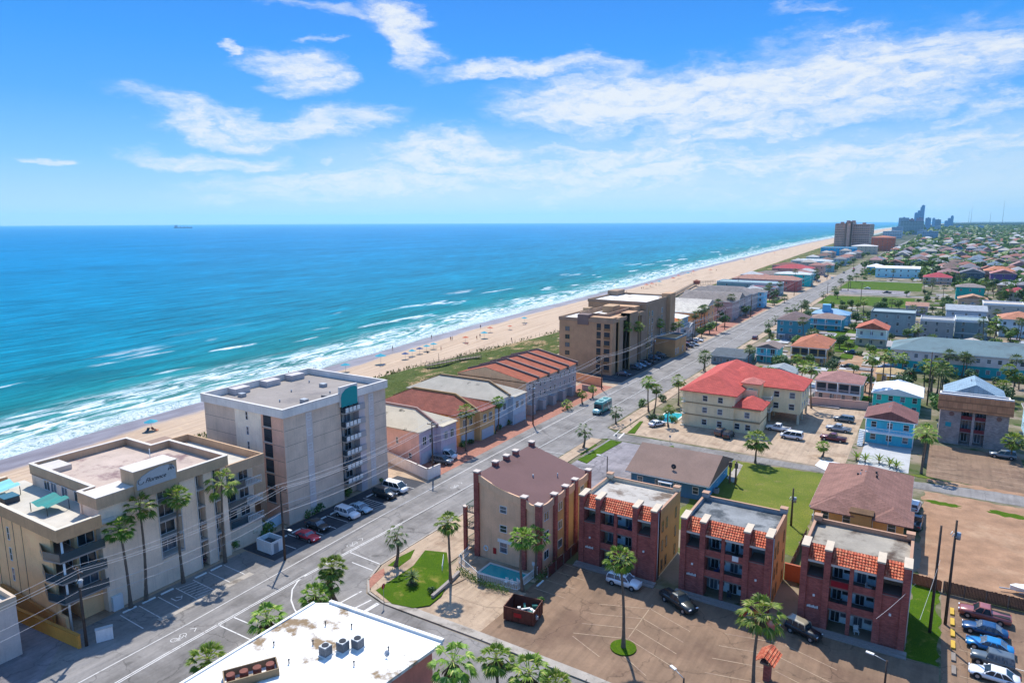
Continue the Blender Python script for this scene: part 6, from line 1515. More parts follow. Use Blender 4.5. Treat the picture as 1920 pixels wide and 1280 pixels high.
PM = [(-11.99,206.07,13.13), (-10.98,224.02,11.4), (-8.44,218.29,12), (0.14,230.66,8.21), (1.44,224.19,8.59), (3.37,230.37,9.24), (4.43,229.54,7.92), (20.35,239.05,7.6), (21.82,238.49,5.99), (18.6,230.99,4.32), (-25.53,194.78,11.08), (-32.47,222.99,5.76), (-30.22,262.24,4.26), (-37.89,247.18,3.37), (-4.69,328.46,5.65), (21.1,336.28,5.96), (22.98,344.71,9), (-33.72,403.11,6.85), (-30.81,404.79,7.42), (1.08,231.22,4.36), (-6.84,255.85,5.05)]
LM = ['left of three behind the turquoise house', 'middle of three behind the turquoise house', 'right of three behind the turquoise house', 'tall one left of the blue gable', 'second one left of the blue gable', 'bushy one against the motel roof left of the blue gable', 'nearest the blue gable on its left', 'first of the clump right of the blue gable', 'second of the clump right of the blue gable', 'lower one right of the blue gable', 'dark one at the back corner of the red roof', 'behind the right part of the red roof', 'in front of the ochre house', 'between teal cottage and ochre house', 'in front of the flat grey blocks', 'behind the cream cottage', 'beside the orange roofed white house', 'left one by the bright green field', 'right one by the bright green field', 'low one beside the power pole', 'before the left end of the motel']
for a, l in zip(PM, LM): palm(*a, 'garden palm, '+l, 1.3, 'fan', G7)

# ---------------------------------------------------------------- broad trees and shrubs
M_leafs = [leafmat('leaf_green', hx('78a040', .62), hx('446c2c', .56), hx('a4bc58', .6), .25), leafmat('leaf_deep', hx('5c8844', .56), hx('38602c', .5), hx('84a45a', .56), .2)]
def leafball(seed, n, R, zc, sz, lobes=6):
    rr = random.Random(seed); mb = MB()
    L_ = [(Vector((rr.uniform(-.55, .55)*R, rr.uniform(-.55, .55)*R, zc+rr.uniform(-.35, .4)*R)), rr.uniform(.38, .62)*R) for _ in range(lobes)]
    for i in range(n):
        c, r = rr.choice(L_); d = Vector((rr.gauss(0, 1), rr.gauss(0, 1), rr.gauss(0, 1))).normalized()
        p = c+d*r*rr.uniform(.72, 1.08); p.z = max(p.z, .05)
        nrm = (d+Vector((rr.uniform(-.6, .6), rr.uniform(-.6, .6), rr.uniform(-.2, .7)))).normalized(); u = nrm.orthogonal().normalized(); v = nrm.cross(u)
        a = rr.uniform(0, PI); u, v = u*math.cos(a)+v*math.sin(a), v*math.cos(a)-u*math.sin(a); s = sz*rr.uniform(.6, 1.2)
        mb.quad([p-u*s, p-v*s*.6, p+u*s, p+v*s*.6])
    return mb
TR_ = []
for s in range(6):
    c = leafball(40+s, 620, 2.3, 3.4, .30); tk = MB(); tk.tube((0, 0, 0), (.1, 0, 1.8), .2, .14, 7)
    for q in range(4):
        a = q*1.6+s; tk.tube((.1, 0, 1.7), (math.cos(a)*1.1, math.sin(a)*1.1, 3.1), .11, .05, 5)
    TR_.append((c.mesh('tree_crown', M_leafs[s % 2]), tk.mesh('tree_trunk', M_trunk)))
FT_ = []
for s in range(5):
    c = leafball(90+s, 170, 2.4, 3.0, .55, 5); FT_.append((c.mesh('tree_crown', M_leafs[s % 2]), TR_[s][1]))
def tree(i, x, y, s, label, group, far=False):
    t = thing('tree', label, 'tree', (x, y, 0), i*1.1, group); m_ = (FT_ if far else TR_); m_ = m_[i % len(m_)]
    inst('crown', m_[0], t, scale=(s, s, s*.9)); inst('trunk', m_[1], t, scale=(s, s, s*.9)); return t
TS = [(-20.4,247.8), (-26.44,244.21), (-26.18,288.17), (-14.01,322.99), (-14.74,221.78), (-5.62,227.22), (2.81,214.93), (18.69,224.43), (24.1,248.75), (-30.03,306.22), (-30.01,346.63), (-12.87,347.81), (-5.58,313.55), (22.97,396.5), (24.82,361.47), (35.41,424.66), (14.65,524.94), (27.67,498.96), (5.79,486.44), (-1.34,403.35), (-7.38,478.9), (-53.82,351.8), (-33.66,249.69), (-41.99,246.79), (-43.54,243.83), (-90.07,375.45), (-87.74,389.6), (-92.01,350.75), (-52.98,486.46), (-44.96,442.13), (29.28,327.33), (-26.75,388.61), (-15.17,522.69), (37.52,489.46), (-23.55,454.42), (-63.23,431.64), (-67.71,734.25), (-92.22,780.65), (-107.96,841.82), (-128.1,810.02)]
for i, p in enumerate(TS): tree(i, p[0], p[1], .75+.5*((i*37) % 10)/10, 'leafy garden tree between the middle distance houses, number %d counted roughly from near to far' % (i+1), 'garden trees among the middle distance houses')
def shrub_mesh(seed, R, n, sz=.16, m=0): return leafball(seed, n, R, R*.75, sz, 5).mesh('foliage', M_leafs[m])
SH = [shrub_mesh(200+i, 1.0, 260, .17, i % 2) for i in range(3)]
def shrub(i, x, y, s, label, z=0, sz=None, mesh=None, group=None):
    o = inst('shrub', mesh or SH[i % 3], None, (x, y, z), i*.9, (s, s, (sz or s)))
    return tag(o, label, 'shrub', group)
R = random.Random(51); gi = 0
def free(x, y, m=1.5): return not any(a-m < x < b+m and c-m < y < d+m for a, b, c, d in FOOT)
for _ in range(900):
    y = 196+R.random()**1.2*520; x = R.uniform(-60, 26+(y-196)*.17)
    if not free(x, y) or y < 262 and -28 < x < -10 or 452 < y < 645 and x < -6 or y < 205 and x < -10: continue
    if any(abs(y-q) < 5 for q in (267, 383, 523, 643)) or gi >= 280: continue
    gi += 1
    if R.random() < .45:
        shrub(gi, x, y, R.uniform(.9, 2.2), 'garden shrub between the middle distance houses, one of many', group='garden shrubs among the middle distance houses')
    elif gi < 180: tree(gi, x, y, R.uniform(.8, 1.5), 'small garden tree between the middle distance houses, one of many', 'small garden trees among the middle distance houses')
    else: palm(x, y, R.uniform(6, 10), 'garden palm among the middle distance houses, one of many', R.uniform(1.0, 1.3), 'far', 'small garden palms among the middle distance houses', skirt=False)
R = random.Random(52)
for i in range(64):
    y = 290+R.random()**1.2*1000; x = -84-R.random()*13
    if not free(x, y, 1): continue
    tree(i, x, y, R.uniform(.9, 1.6), 'leafy tree in front of the far seafront houses', 'trees in front of the far seafront houses', True)
R = random.Random(77); i = 0
for (x, y) in town_trees:
    if i >= 150: break
    if y > 1500: break
    i += 1
    tree(i, x, y, R.uniform(1.4, 2.6), 'leafy tree standing among the roofs of the far town', 'trees among the far town roofs', True)
# the farther wood and town greenery, one mass
for nm_, n_, ya, yb, s0 in (('far_greenery', 12000, 420, 5200, 1),):
    mb = MB(); R = random.Random(3)
    for _ in range(n_):
        y = ya+(yb-ya)*R.random()**1.7; x = R.uniform(-60 if y < 2500 else -140, 60+y*.42)
        if y < 650 and R.random() < .5: continue
        if y < 780 and x < 40: continue
        if abs(x-(interp(RL, y)+7)) < 13: continue
        if y < 1500 and x > 40+(y-380)*.30+30 and R.random() < .3: continue
        s = ((1.6 if y < 600 else 2.7)+y*.0011)*R.uniform(.6, 1.25); zc = s*R.uniform(.9, 1.5)
        for q in range(9):
            d = Vector((R.gauss(0, 1), R.gauss(0, 1), abs(R.gauss(0, .8)))).normalized(); p = Vector((x, y, zc))+Vector((d.x*s*1.5, d.y*s*1.5, d.z*s))
            u = d.orthogonal().normalized(); v = d.cross(u); e_ = s*R.uniform(.45, .75)
            mb.quad([p-u*e_, p-v*e_, p+u*e_, p+v*e_])
    for _ in range(6500):
        y = R.uniform(600, 1700); x = R.uniform(-57, 60+(y-500)*.3)
        if 640 < y < 700 and x < -8 or any(a-1 < x < a+c+1 and b-1 < y < b+d+1 for _r, a, b, c, d in town): continue
        if y < 655 and x < 10: continue
        s = R.uniform(1.3, 2.6); zc = s*R.uniform(1.0, 1.7)
        for q in range(10):
            d = Vector((R.gauss(0, 1), R.gauss(0, 1), R.gauss(0, .8))).normalized(); p = Vector((x, y, zc))+d*s*1.1; p.z = max(p.z, .2)
            u = d.orthogonal().normalized(); v = d.cross(u); e_ = s*R.uniform(.4, .7)
            mb.quad([p-u*e_, p-v*e_, p+u*e_, p+v*e_])
    tag(mb.build(nm_, M_leafs[0]), 'mass of dark green tree tops filling the far town', 'tree mass', kind='stuff')
# horizon land: low wooded strip
mb = MB(); R = random.Random(4)
for _ in range(2600):
    y = R.uniform(5000, 12000); x = R.uniform(-150 if y < 7000 else 100, y*.5); s = R.uniform(12, 26)
    mb.quad([(x-s*2.5, y, 0), (x+s*2.5, y+3, 0), (x+s*1.6, y+3, s*.5), (x-s*1.4, y, s*.55)])
    mb.quad([(x-s*1.4, y, s*.55), (x+s*1.6, y+3, s*.5), (x+s*2, y+40, 1), (x-s*2, y+40, 1)])
tag(mb.build('horizon_woods', M_leafs[1]), 'low dark band of woods along the land horizon', 'woods', kind='stuff')

SD = [((-93.51,50.54), 1.1, 'dark shrub at the foot of the tall balcony shaft'), ((-89.67,51.1), 1.3, 'leafy shrub by the entrance of the beige condominium'), ((-89.43,57.51), .9, 'low shrub between the bougainvillea and corner hedge'), ((-89.56,61.02), 1.4, 'rounded hedge at the right corner of the beige condominium'),
      ((-89.67,65.65), 1.8, 'big dark bush behind the white bin enclosure'), ((-89.32,67.65), 1.6, 'bush right behind the white bin enclosure'), ((-88.44,75.87), 1.2, 'first round bush along the foot of the mauve hotel'), ((-88.45,77.92), 1.3, 'second round bush along the foot of the mauve hotel'), ((-89.21,85.76), 1.2, 'bush below the hotel balconies'), ((-88.95,94.25), .8, 'small bush at the right corner of the mauve hotel'),
      ((-54.67,67.26), .85, 'clipped dark bush at the tip of the corner lawn'), ((-90.46,46.89), .9, 'low plant at the base of the leaning palm'),
      ((-65.06,173.01), 1.6, 'bush under the tall palm pair'), ((-58.35,161.55), 1.4, 'bright bush beside the apartment car park'), ((-56.17,161.76), 1.3, 'second bright bush beside the apartment car park'), ((-53.39,163.42), 1.3, 'yellow green bush by the apartment pool'), ((-62.48,181.14), 1.6, 'dense hedge bush along the apartment kerb'), ((-48.42,166.4), 1.8, 'dark bush against the cream apartment wall'),
      ((-87.35,119.62), 1.2, 'bush at the foot of the palm before the yellow house'), ((-87.1,122.41), 1.0, 'second bush before the yellow house'), ((-91.69,121.44), 1.2, 'dark green bush beside the pink town house'), ((-87.11,131.75), 1.0, 'flower bed bush in the paver forecourt'), ((-87.64,134.93), 1.1, 'round bush beside the palm between town houses'), ((-87.77,140.07), 1.2, 'bush before the pale blue town house'),
      ((-41.18,73.14), .6, 'small bush by the brown lot corner'), ((-38.7,109.41), 1.0, 'weedy shrub between the first two brick condominiums'), ((-12.18,117.98), 1.0, 'tropical plant in front of the orange walled house')]
for i, (p, s, l) in enumerate(SD): shrub(i, p[0], p[1], s, l)
o = inst('bougainvillea', leafball(260, 300, 1.0, .8, .16, 6).mesh('bougainvillea', leafmat('bougainvillea_leaf', hx('8d4f6a', .6), hx('4f5a34', .5), hx('b0608a', .6), .2)), None, ((-89.53,55.54)+(0,)), 0, (1.3, 1.3, 1.1))
tag(o, 'dusky pink bougainvillea against the beige condominium wall', 'shrub')
for k_, (pts, n_, lab, hh_) in enumerate((([(-54.9, 73.9), (-50.4, 72.6), (-46.2, 72.7)], 26, 'loose green hedge with yellow leaves outside the pool fence', .75), ([(-43.9, 77), (-43.9, 84)], 14, 'dark hedge along the side of the brown roofed condominium', .8))):
    mb = MB(); rr = random.Random(k_)
    for q in range(n_):
        s = q/(n_-1)*(len(pts)-1); j = min(int(s), len(pts)-2); f = s-j
        cx = pts[j][0]+(pts[j+1][0]-pts[j][0])*f; cy = pts[j][1]+(pts[j+1][1]-pts[j][1])*f
        for _ in range(42):
            d = Vector((rr.gauss(0, .33), rr.gauss(0, .33), rr.uniform(0, 1)*hh_)); p = Vector((cx, cy, .1))+d
            u = Vector((rr.uniform(-1, 1), rr.uniform(-1, 1), rr.uniform(-1, 1))).normalized(); v = u.orthogonal().normalized(); e_ = .1
            mb.quad([p-u*e_, p-v*e_*.6, p+u*e_, p+v*e_*.6])
    tag(mb.build('hedge', M_leafs[0]), lab, 'hedge')
# cycad on the lawn
t = thing('cycad', 'short cycad with feathery crown in the middle of the corner lawn', 'cycad', ((-58.48,67.54)+(.19,)))
MB().tube((0, 0, 0), (0, 0, 1.1), .26, .2, 8).build('trunk', M_trunk, t)
def feather(n, L_, z0, e0, e1, seed):
    mb = MB(); rr = random.Random(seed)
    for i in range(n):
        a = i*2.4; e = rad(e0+(e1-e0)*i/n); pr = Vector((0, 0, z0)); side = Vector((-math.sin(a), math.cos(a), 0))
        for q in range(5):
            s0 = q/5; e2 = e-rad(55)*s0; d = Vector((math.cos(a)*math.cos(e2), math.sin(a)*math.cos(e2), math.sin(e2))); nx = pr+d*L_/5
            w_ = .16*math.sin(PI*(q+1)/6); 
            for sg in (-1, 1): mb.quad([pr, nx, nx+side*sg*w_-Vector((0, 0, .04)), pr+side*sg*w_*.8-Vector((0, 0, .04))])
            pr = nx
    return mb
feather(26, 1.25, 1.1, 75, -10, 1).build('crown', M_frondd, t); feather(22, .9, .1, 40, 5, 2).build('basal_leaves', M_frondd, t)
for i, p in enumerate(((-10.86,155.95), (-9.2,155.43), (-6.67,156.2), (-4.65,155.2), (-3.44,154.13))):
    t = thing('young_palm', 'feathery young palm at the foot of the pale driveway, %s from the left' % ORD[i], 'palm', (p[0], p[1], 0), i*.8, 'young palms by the pale driveway')
    feather(16, 1.8, .5, 78, 25, 30+i).build('crown', M_frond, t); MB().tube((0, 0, 0), (0, 0, .6), .15, .1, 7).build('trunk', M_trunk, t)

# ---------------------------------------------------------------- vehicles
WH = MB(); WH.tube((0, -.11, 0), (0, .11, 0), .34, k=16); ME_WH = WH.mesh('wheel', M_rub)
RI = MB(); RI.tube((0, -.125, 0), (0, .125, 0), .2, k=10); ME_RI = RI.mesh('rim', M_rim)
def sect(x, hw, zb, zt, tuck=.12, crown=.06):
    return [(x, -hw+tuck, zb), (x, -hw, zb+.18), (x, -hw, zt-.22), (x, -hw+.10, zt-.04), (x, -hw*.45, zt+crown*.6), (x, 0, zt+crown), (x, hw*.45, zt+crown*.6), (x, hw-.10, zt-.04), (x, hw, zt-.22), (x, hw, zb+.18), (x, hw-tuck, zb)]
CARS = {}
def car_meshes(kind):
    if kind in CARS: return CARS[kind]
    P_ = dict(  # L, W, belt, roof H, body stations (x/L, hw, zt), cabin base rear/front, roof rear/front
        sedan=(4.75, .91, .90, 1.44, [(-.5, .70, .72), (-.485, .84, .88), (-.36, .91, .95), (-.1, .91, .92), (.18, .91, .92), (.32, .90, .86), (.45, .84, .74), (.495, .70, .60)], (-.40, .22), (-.22, .06)),
        sport=(4.5, .92, .86, 1.28, [(-.5, .76, .74), (-.48, .88, .90), (-.34, .92, .92), (-.1, .90, .86), (.12, .90, .86), (.32, .90, .80), (.45, .84, .68), (.495, .70, .55)], (-.36, .16), (-.20, .02)),
        suv=(4.8, .95, 1.10, 1.72, [(-.5, .80, .95), (-.49, .92, 1.10), (-.36, .95, 1.12), (-.1, .95, 1.10), (.18, .95, 1.10), (.30, .94, 1.05), (.44, .90, .96), (.495, .76, .80)], (-.488, .24), (-.44, .10)),
        jeep=(4.2, .86, 1.10, 1.80, [(-.5, .80, 1.05), (-.48, .84, 1.10), (-.3, .84, 1.10), (0, .84, 1.10), (.16, .80, 1.10), (.3, .74, 1.08), (.46, .70, 1.04), (.495, .66, .9)], (-.48, .14), (-.46, .10)),
        pickup=(5.6, .97, 1.12, 1.82, [(-.5, .90, 1.0), (-.49, .96, 1.08), (-.3, .97, 1.08), (-.12, .97, 1.10), (.18, .97, 1.12), (.30, .96, 1.08), (.44, .93, 1.0), (.495, .80, .82)], (-.13, .22), (-.10, .10)),
        van=(5.0, .98, 1.12, 1.95, [(-.5, .84, 1.0), (-.49, .95, 1.12), (-.3, .98, 1.14), (0, .98, 1.12), (.24, .98, 1.10), (.36, .96, 1.02), (.46, .90, .9), (.495, .76, .75)], (-.485, .38), (-.45, .18)))
    L, hw, belt, H, st, cb, cr_ = P_[kind]
    body = MB(); body.loft([sect(x*L, w_, .30 if abs(x) < .47 else .38, z) for x, w_, z in st])
    if kind == 'pickup':
        bed = MB(); bed.box(-.47*L, -.145*L, -.80, .80, 1.08, 1.16)
        bedr = MB()
    gl = MB(); xb0, xb1 = cb[0]*L, cb[1]*L; xr0, xr1 = cr_[0]*L, cr_[1]*L; rw = hw*.80; zb = belt-.05
    gl.loft([[(xb0, -hw+.06, zb), (xb1, -hw+.06, zb), (xb1, hw-.06, zb), (xb0, hw-.06, zb)], [(xr0, -rw, H-.07), (xr1, -rw, H-.07), (xr1, rw, H-.07), (xr0, rw, H-.07)]], smooth=False)
    rf = MB(); rf.loft([[(xr0-.04, -rw-.02, H-.09), (xr1+.04, -rw-.02, H-.09), (xr1+.04, rw+.02, H-.09), (xr0-.04, rw+.02, H-.09)], [(xr0+.02, -rw+.06, H-.02), (xr1-.04, -rw+.06, H-.02), (xr1-.04, rw-.06, H-.02), (xr0+.02, rw-.06, H-.02)], [(xr0+.25, -rw+.3, H+.02), (xr1-.25, -rw+.3, H+.02), (xr1-.25, rw-.3, H+.02), (xr0+.25, rw-.3, H+.02)]], smooth=False)
    for sx in (-1, 1):
        for (a, b) in (((xb0, xr0)), ((xb1, xr1))):
            rf.tube((a, sx*(hw-.06), zb), (b, sx*rw, H-.07), .05, k=5)
        for f in ((.5,) if kind in ('pickup', 'sport') else (.36, .66)):
            a = xb0+(xb1-xb0)*f; b = xr0+(xr1-xr0)*f; rf.tube((a, sx*(hw-.05), zb), (b, sx*(rw+.01), H-.07), .045, k=5)
    arch = MB()
    for x in (-.30*L, .31*L):
        for s in (-1, 1): arch.tube((x, s*(hw-.18), .36), (x, s*(hw+.012), .36), .42, k=14)
    li = MB(); li.box(.475*L, .50*L-.03, .42, .74*hw/.91, belt-.30, belt-.16); li2 = MB(); li2.box(.475*L, .50*L-.03, -.74*hw/.91, -.42, belt-.30, belt-.16)
    ta = MB(); ta.box(-.5*L-.01, -.485*L, .5, .8*hw/.91, belt-.30, belt-.12); ta2 = MB(); ta2.box(-.5*L-.01, -.485*L, -.8*hw/.91, -.5, belt-.30, belt-.12)
    mi = MB(); mi.box(xb1-.25, xb1-.08, hw, hw+.17, belt, belt+.13).box(xb1-.25, xb1-.08, -hw-.17, -hw, belt, belt+.13)
    r = dict(L=L, hw=hw, body=body.mesh('body', M_car), glass=gl.mesh('windows', M_glass), roof=rf.mesh('roof', M_car), arch=arch.mesh('wheel_arches', M_rub), h1=li.mesh('headlight', M_head), h2=li2.mesh('headlight', M_head), t1=ta.mesh('taillight', M_tail), t2=ta2.mesh('taillight', M_tail), mi=mi.mesh('mirrors', M_car), kind=kind)
    if kind == 'pickup':
        b2 = MB(); b2.box(-.475*L, -.145*L, -.78, .78, .95, 1.13); r['bed'] = b2.mesh('load_bed', M_rub)
    CARS[kind] = r; return r
def car(kind, x, y, rot, c, label, group=None, roofc=None, z=.03, cat=None):
    r = car_meshes(kind); t = thing({'suv': 'parked_suv', 'pickup': 'pickup_truck', 'jeep': 'open_jeep', 'van': 'van'}.get(kind, 'parked_car'), label, cat or {'pickup': 'pickup truck', 'van': 'van', 'suv': 'car', 'jeep': 'jeep'}.get(kind, 'car'), (x, y, z), rad(rot), group)
    inst('body', r['body'], t, col=c); inst('windows', r['glass'], t); inst('roof', r['roof'], t, col=roofc or c)
    inst('wheel_arches', r['arch'], t); inst('mirrors', r['mi'], t, col=c)
    for k_ in ('h1', 'h2'): inst('headlight', r[k_], t)
    for k_ in ('t1', 't2'): inst('taillight', r[k_], t)
    if 'bed' in r: inst('load_bed', r['bed'], t)
    for xx in (-.30, .31):
        for s in (-1, 1):
            w_ = inst('wheel', ME_WH, t, (xx*r['L'], s*(r['hw']-.09), .34)); inst('rim', ME_RI, w_)
    return t
WHT = (.78, .79, .8, 1); BLK = (.012, .014, .018, 1); SLV = hx('b8bfc6', .75); GRY = hx('5a6068', .7); REDC = (.62, .015, .04, 1); NAVY = hx('14284a', .8); DRD = hx('6a1a2c', .8)
g = 'cars parked in front of the mauve hotel'
def carp(kind, p, rot, c, label, group=None, **k): return car(kind, p[0], p[1], rot, c, label, group, **k)
carp('sport', (-82.01,69.86), -3, REDC, 'bright red sports car beside the white bin enclosure', g)
carp('sedan', (-83.66,73.4), -4, BLK, 'black hatchback right of the red sports car', g)
carp('suv', (-82.75,79.32), -2, WHT, 'white estate car, left one of the pale pair', g)
carp('sedan', (-82.43,82.1), -2, hx('b5d0dc', .75), 'silver blue sedan, right one of the pale pair', g)
carp('suv', (-83.1,89.17), 1, BLK, 'black car next to the striped bay', g)
carp('van', (-83.29,92.33), 1, WHT, 'white van at the far end of the hotel parking', g)
g = 'cars parked before the brick condominiums'
carp('suv', (-33.21,82.93), -1, WHT, 'white four wheel drive parked before the left brick condominium', g)
carp('pickup', (-25.1,81.9), -28, hx('1e2a2c', .8), 'dark green pickup truck parked askew before the middle brick condominium', g)
carp('sedan', (-14.98,82.82), -8, hx('d1531f', .8), 'orange car hidden behind the palm crown', g)
carp('jeep', (-9.96,83.51), -20, BLK, 'black open jeep with khaki top before the right brick condominium', g, roofc=hx('a59a84', .7))
g = 'cars parked in the lower right lot'
carp('pickup', (9.0, 99.2), 178, hx('a8605a', .7), 'pickup truck with faded red cab and pale green bonnet', g, roofc=hx('b5685f', .7))
carp('sedan', (8.9, 95.4), 178, hx('164a7a', .8), 'dark blue sedan with white roof marks', g)
carp('sedan', (9.2, 91.8), 177, hx('1f86c4', .85), 'bright blue hatchback between the navy sedan and grey jeep', g)
carp('jeep', (9.3, 88.6), 177, hx('69757c', .7), 'grey long jeep with flat roof panel', g)
carp('sedan', (9.3, 85.6), 177, WHT, 'white sedan nearest the bottom right corner', g)
g = 'cars around the red roofed apartments'
carp('sedan', (-55.58,157.81), 62, WHT, 'white car alone on the beige apartment drive', g)
carp('jeep', (-40.04,158.6), 80, hx('6a5a54', .7), 'dark brown jeep in the shade of the cream apartments', g)
carp('jeep', (-38,157.45), 84, BLK, 'black jeep right of the brown jeep', g)
carp('pickup', (-29.15,169.08), 178, WHT, 'white pickup truck under the edge of the red roofed apartments', g)
carp('van', (-25.27,164.18), 178, WHT, 'white jeep like wagon on the beige lot', g)
carp('pickup', (-16.8,167.44), 176, DRD, 'maroon pickup truck in the apartment lot', g)
carp('pickup', (-16.67,176.08), 176, SLV, 'silver pickup truck beside the maroon one', g)
carp('suv', (-16.53,185.55), 176, hx('7d8a94', .7), 'grey blue car by the pink wall, back of the apartment lot', g)
carp('suv', (15.55,173.44), 178, hx('8f9aa0', .7), 'silver jeep wagon on the lot of the orange mansard building')
carp('suv', (0.29,133.05), 84, WHT, 'white car in the driveway of the tan hip roofed house')
carp('pickup', (0.73,125.82), 86, GRY, 'dark pickup truck in the shade behind the white driveway car')
carp('suv', (-85.01,108.91), 8, hx('6a7a86', .7), 'grey blue car parked in front of the pink town house', 'town house cars'); carp('van', (-86.34,111.96), 8, WHT, 'white van parked in front of the pink town house', 'town house cars')
carp('suv', (-93.74,162.45), 10, hx('2f4a86', .7), 'dark blue car before the grey town house wall', 'town house cars')
carp('suv', (-95.91,158.46), 12, WHT, 'white car by the pale blue town house', 'town house cars')
carp('sedan', (-84.57,205.94), 6, hx('2f3f58', .7), 'dark car alone at the near end of the tan condominium lot', 'cars at the tan condominium')
cs = [hx('39506a', .7), hx('9cc0d8', .7), hx('5a6f8a', .7), hx('1f2a3a', .7), hx('2f6a8c', .7), hx('202a38', .7), SLV, WHT]
cn = ['slate', 'pale blue', 'steel blue', 'near black', 'teal blue', 'black', 'silver', 'white']
for i, p in enumerate(((-85.13,217.15), (-85.01,221.29), (-84.71,224.6), (-85.08,229.75), (-85.31,236.34), (-85.01,241.17), (-84.86,244.85), (-83.49,249.33))):
    carp(['suv', 'sedan'][i % 2], p, 4, cs[i], cn[i]+' car in the row before the tan condominium, %s from the near end' % ORD[i], 'cars at the tan condominium')
for i, (p, c, n_) in enumerate((((-82.99,261.19), hx('7a3a44', .7), 'dark red'), ((-82.62,266.82), NAVY, 'navy'), ((-81.51,271.67), SLV, 'silver'), ((-85.63,272.09), hx('b04a48', .7), 'red'), ((-84.54,278.58), hx('2f4060', .7), 'dark blue'), ((-83.01,282.48), WHT, 'white'))):
    carp(['suv', 'pickup', 'sedan'][i % 3], p, 4, c, n_+' car in the lot by the orange roofed seafront house', 'cars by the orange roofed seafront house')
carp('suv', (-63.42,300.14), 92, hx('8a4048', .7), 'dark red car parked at the kerb on the main road', 'cars on the main road'); carp('suv', (-62.89,254.25), 92, SLV, 'silver car behind the low dark roof by the road', 'cars on the main road')
for i, (p, c) in enumerate((((-77.08,657.17), WHT), ((-75.64,729.93), GRY), ((-72.75,791.14), REDC), ((-63.97,934.4), WHT), ((-68.18,873.83), BLK))):
    carp('sedan', p, 92, c, 'far car driving on the main road, %s counting away' % ORD[i], 'cars on the main road')
for i, p in enumerate(((-91.9,617.69), (-87.54,602.6), (-90.7,584.21), (-86.59,632.81), (-81.55,611.66), (-81.96,578.46), (-83.51,666.96))):
    carp(['suv', 'sedan'][i % 2], p, 20*i, [SLV, WHT, hx('3f6a9a', .7), GRY][i % 4], 'far parked car in the lot below the pink motel, %s from the left' % ORD[i], 'far cars below the pink motel')
carp('pickup', (-24.31,284.26), 178, hx('1c3a66', .8), 'dark blue pickup truck at the back of the dirt lot'); carp('suv', (-11.81,260.64), 178, hx('2f5f8c', .7), 'blue car parked by the left end of the motel')
carp('sedan', (-22.96,257.05), 178, BLK, 'black car behind the pink hip roof'); carp('pickup', (-27.71,539.29), 178, BLK, 'black car in the grey lot between the green fields'); carp('sedan', (-42.14,566.23), 150, WHT, 'white car crossing the grey lot between the green fields')
# red parasol cover by the motel
# turquoise shuttle bus
t = thing('shuttle_bus', 'turquoise shuttle bus with pale roof driving on the main road', 'bus', ((-72.61,162.27)+(.03,)), rad(-91))
TQ = hx('1f9f9c', .75); PT = hx('a8dcd6', .75)
b_ = MB(); b_.loft([sect(x, w_, .45, z, .08, .04) for x, w_, z in ((-3.9, 1.18, 2.9), (-3.8, 1.22, 3.0), (2.0, 1.22, 3.0), (2.25, 1.18, 2.9))]); b_.build('body', M_car, t, col=TQ)
b_ = MB(); b_.loft([sect(x, w_, .5, z, .1, .06) for x, w_, z in ((2.2, 1.1, 1.5), (3.2, 1.05, 1.35), (3.75, .95, 1.15), (3.85, .8, .95))]); b_.build('bonnet', M_car, t, col=PT)
MB().box(-3.85, 2.0, -1.12, 1.12, 3.05, 3.16).build('roof', M_car, t, col=PT)
for x in (-2.4, .4): MB().box(x-.5, x+.5, -.5, .5, 3.16, 3.4).build('roof_hatch', M_car, t, col=hx('7fc4be', .7))
MB().loft([[(2.02, -1.1, 1.55), (2.5, -1.0, 1.5), (2.5, 1.0, 1.5), (2.02, 1.1, 1.55)], [(2.02, -1.08, 2.8), (2.2, -1.0, 2.75), (2.2, 1.0, 2.75), (2.02, 1.08, 2.8)]], smooth=False).build('windscreen', M_glass, t)
for s in (-1, 1):
    for i in range(5): MB().box(-3.5+i*1.08, -2.6+i*1.08, s*1.2, s*1.245, 1.6, 2.5).build('side_window', M_glass, t)
    MB().box(1.2, 1.9, s*1.2, s*1.25, .8, 2.3).build('door', M_glass, t)
mb = MB(); mb.quad([(-2.5, 1.232, .7), (-1.9, 1.232, .7), (-.3, 1.232, 2.9), (-.9, 1.232, 2.9)]); mb.quad([(-2.5, -1.232, .7), (-.9, -1.232, 2.9), (-.3, -1.232, 2.9), (-1.9, -1.232, .7)]); mb.build('white_stripe', M_white, t)
for x in (-2.5, 2.7):
    for s in (-1, 1): w_ = inst('wheel', ME_WH, t, (x, s*1.08, .45), scale=(1.3, 1.2, 1.3)); inst('rim', ME_RI, w_)
for s in (-.7, .7): MB().box(3.7, 3.86, s-.15, s+.15, .85, 1.05).build('headlight', M_head, t)

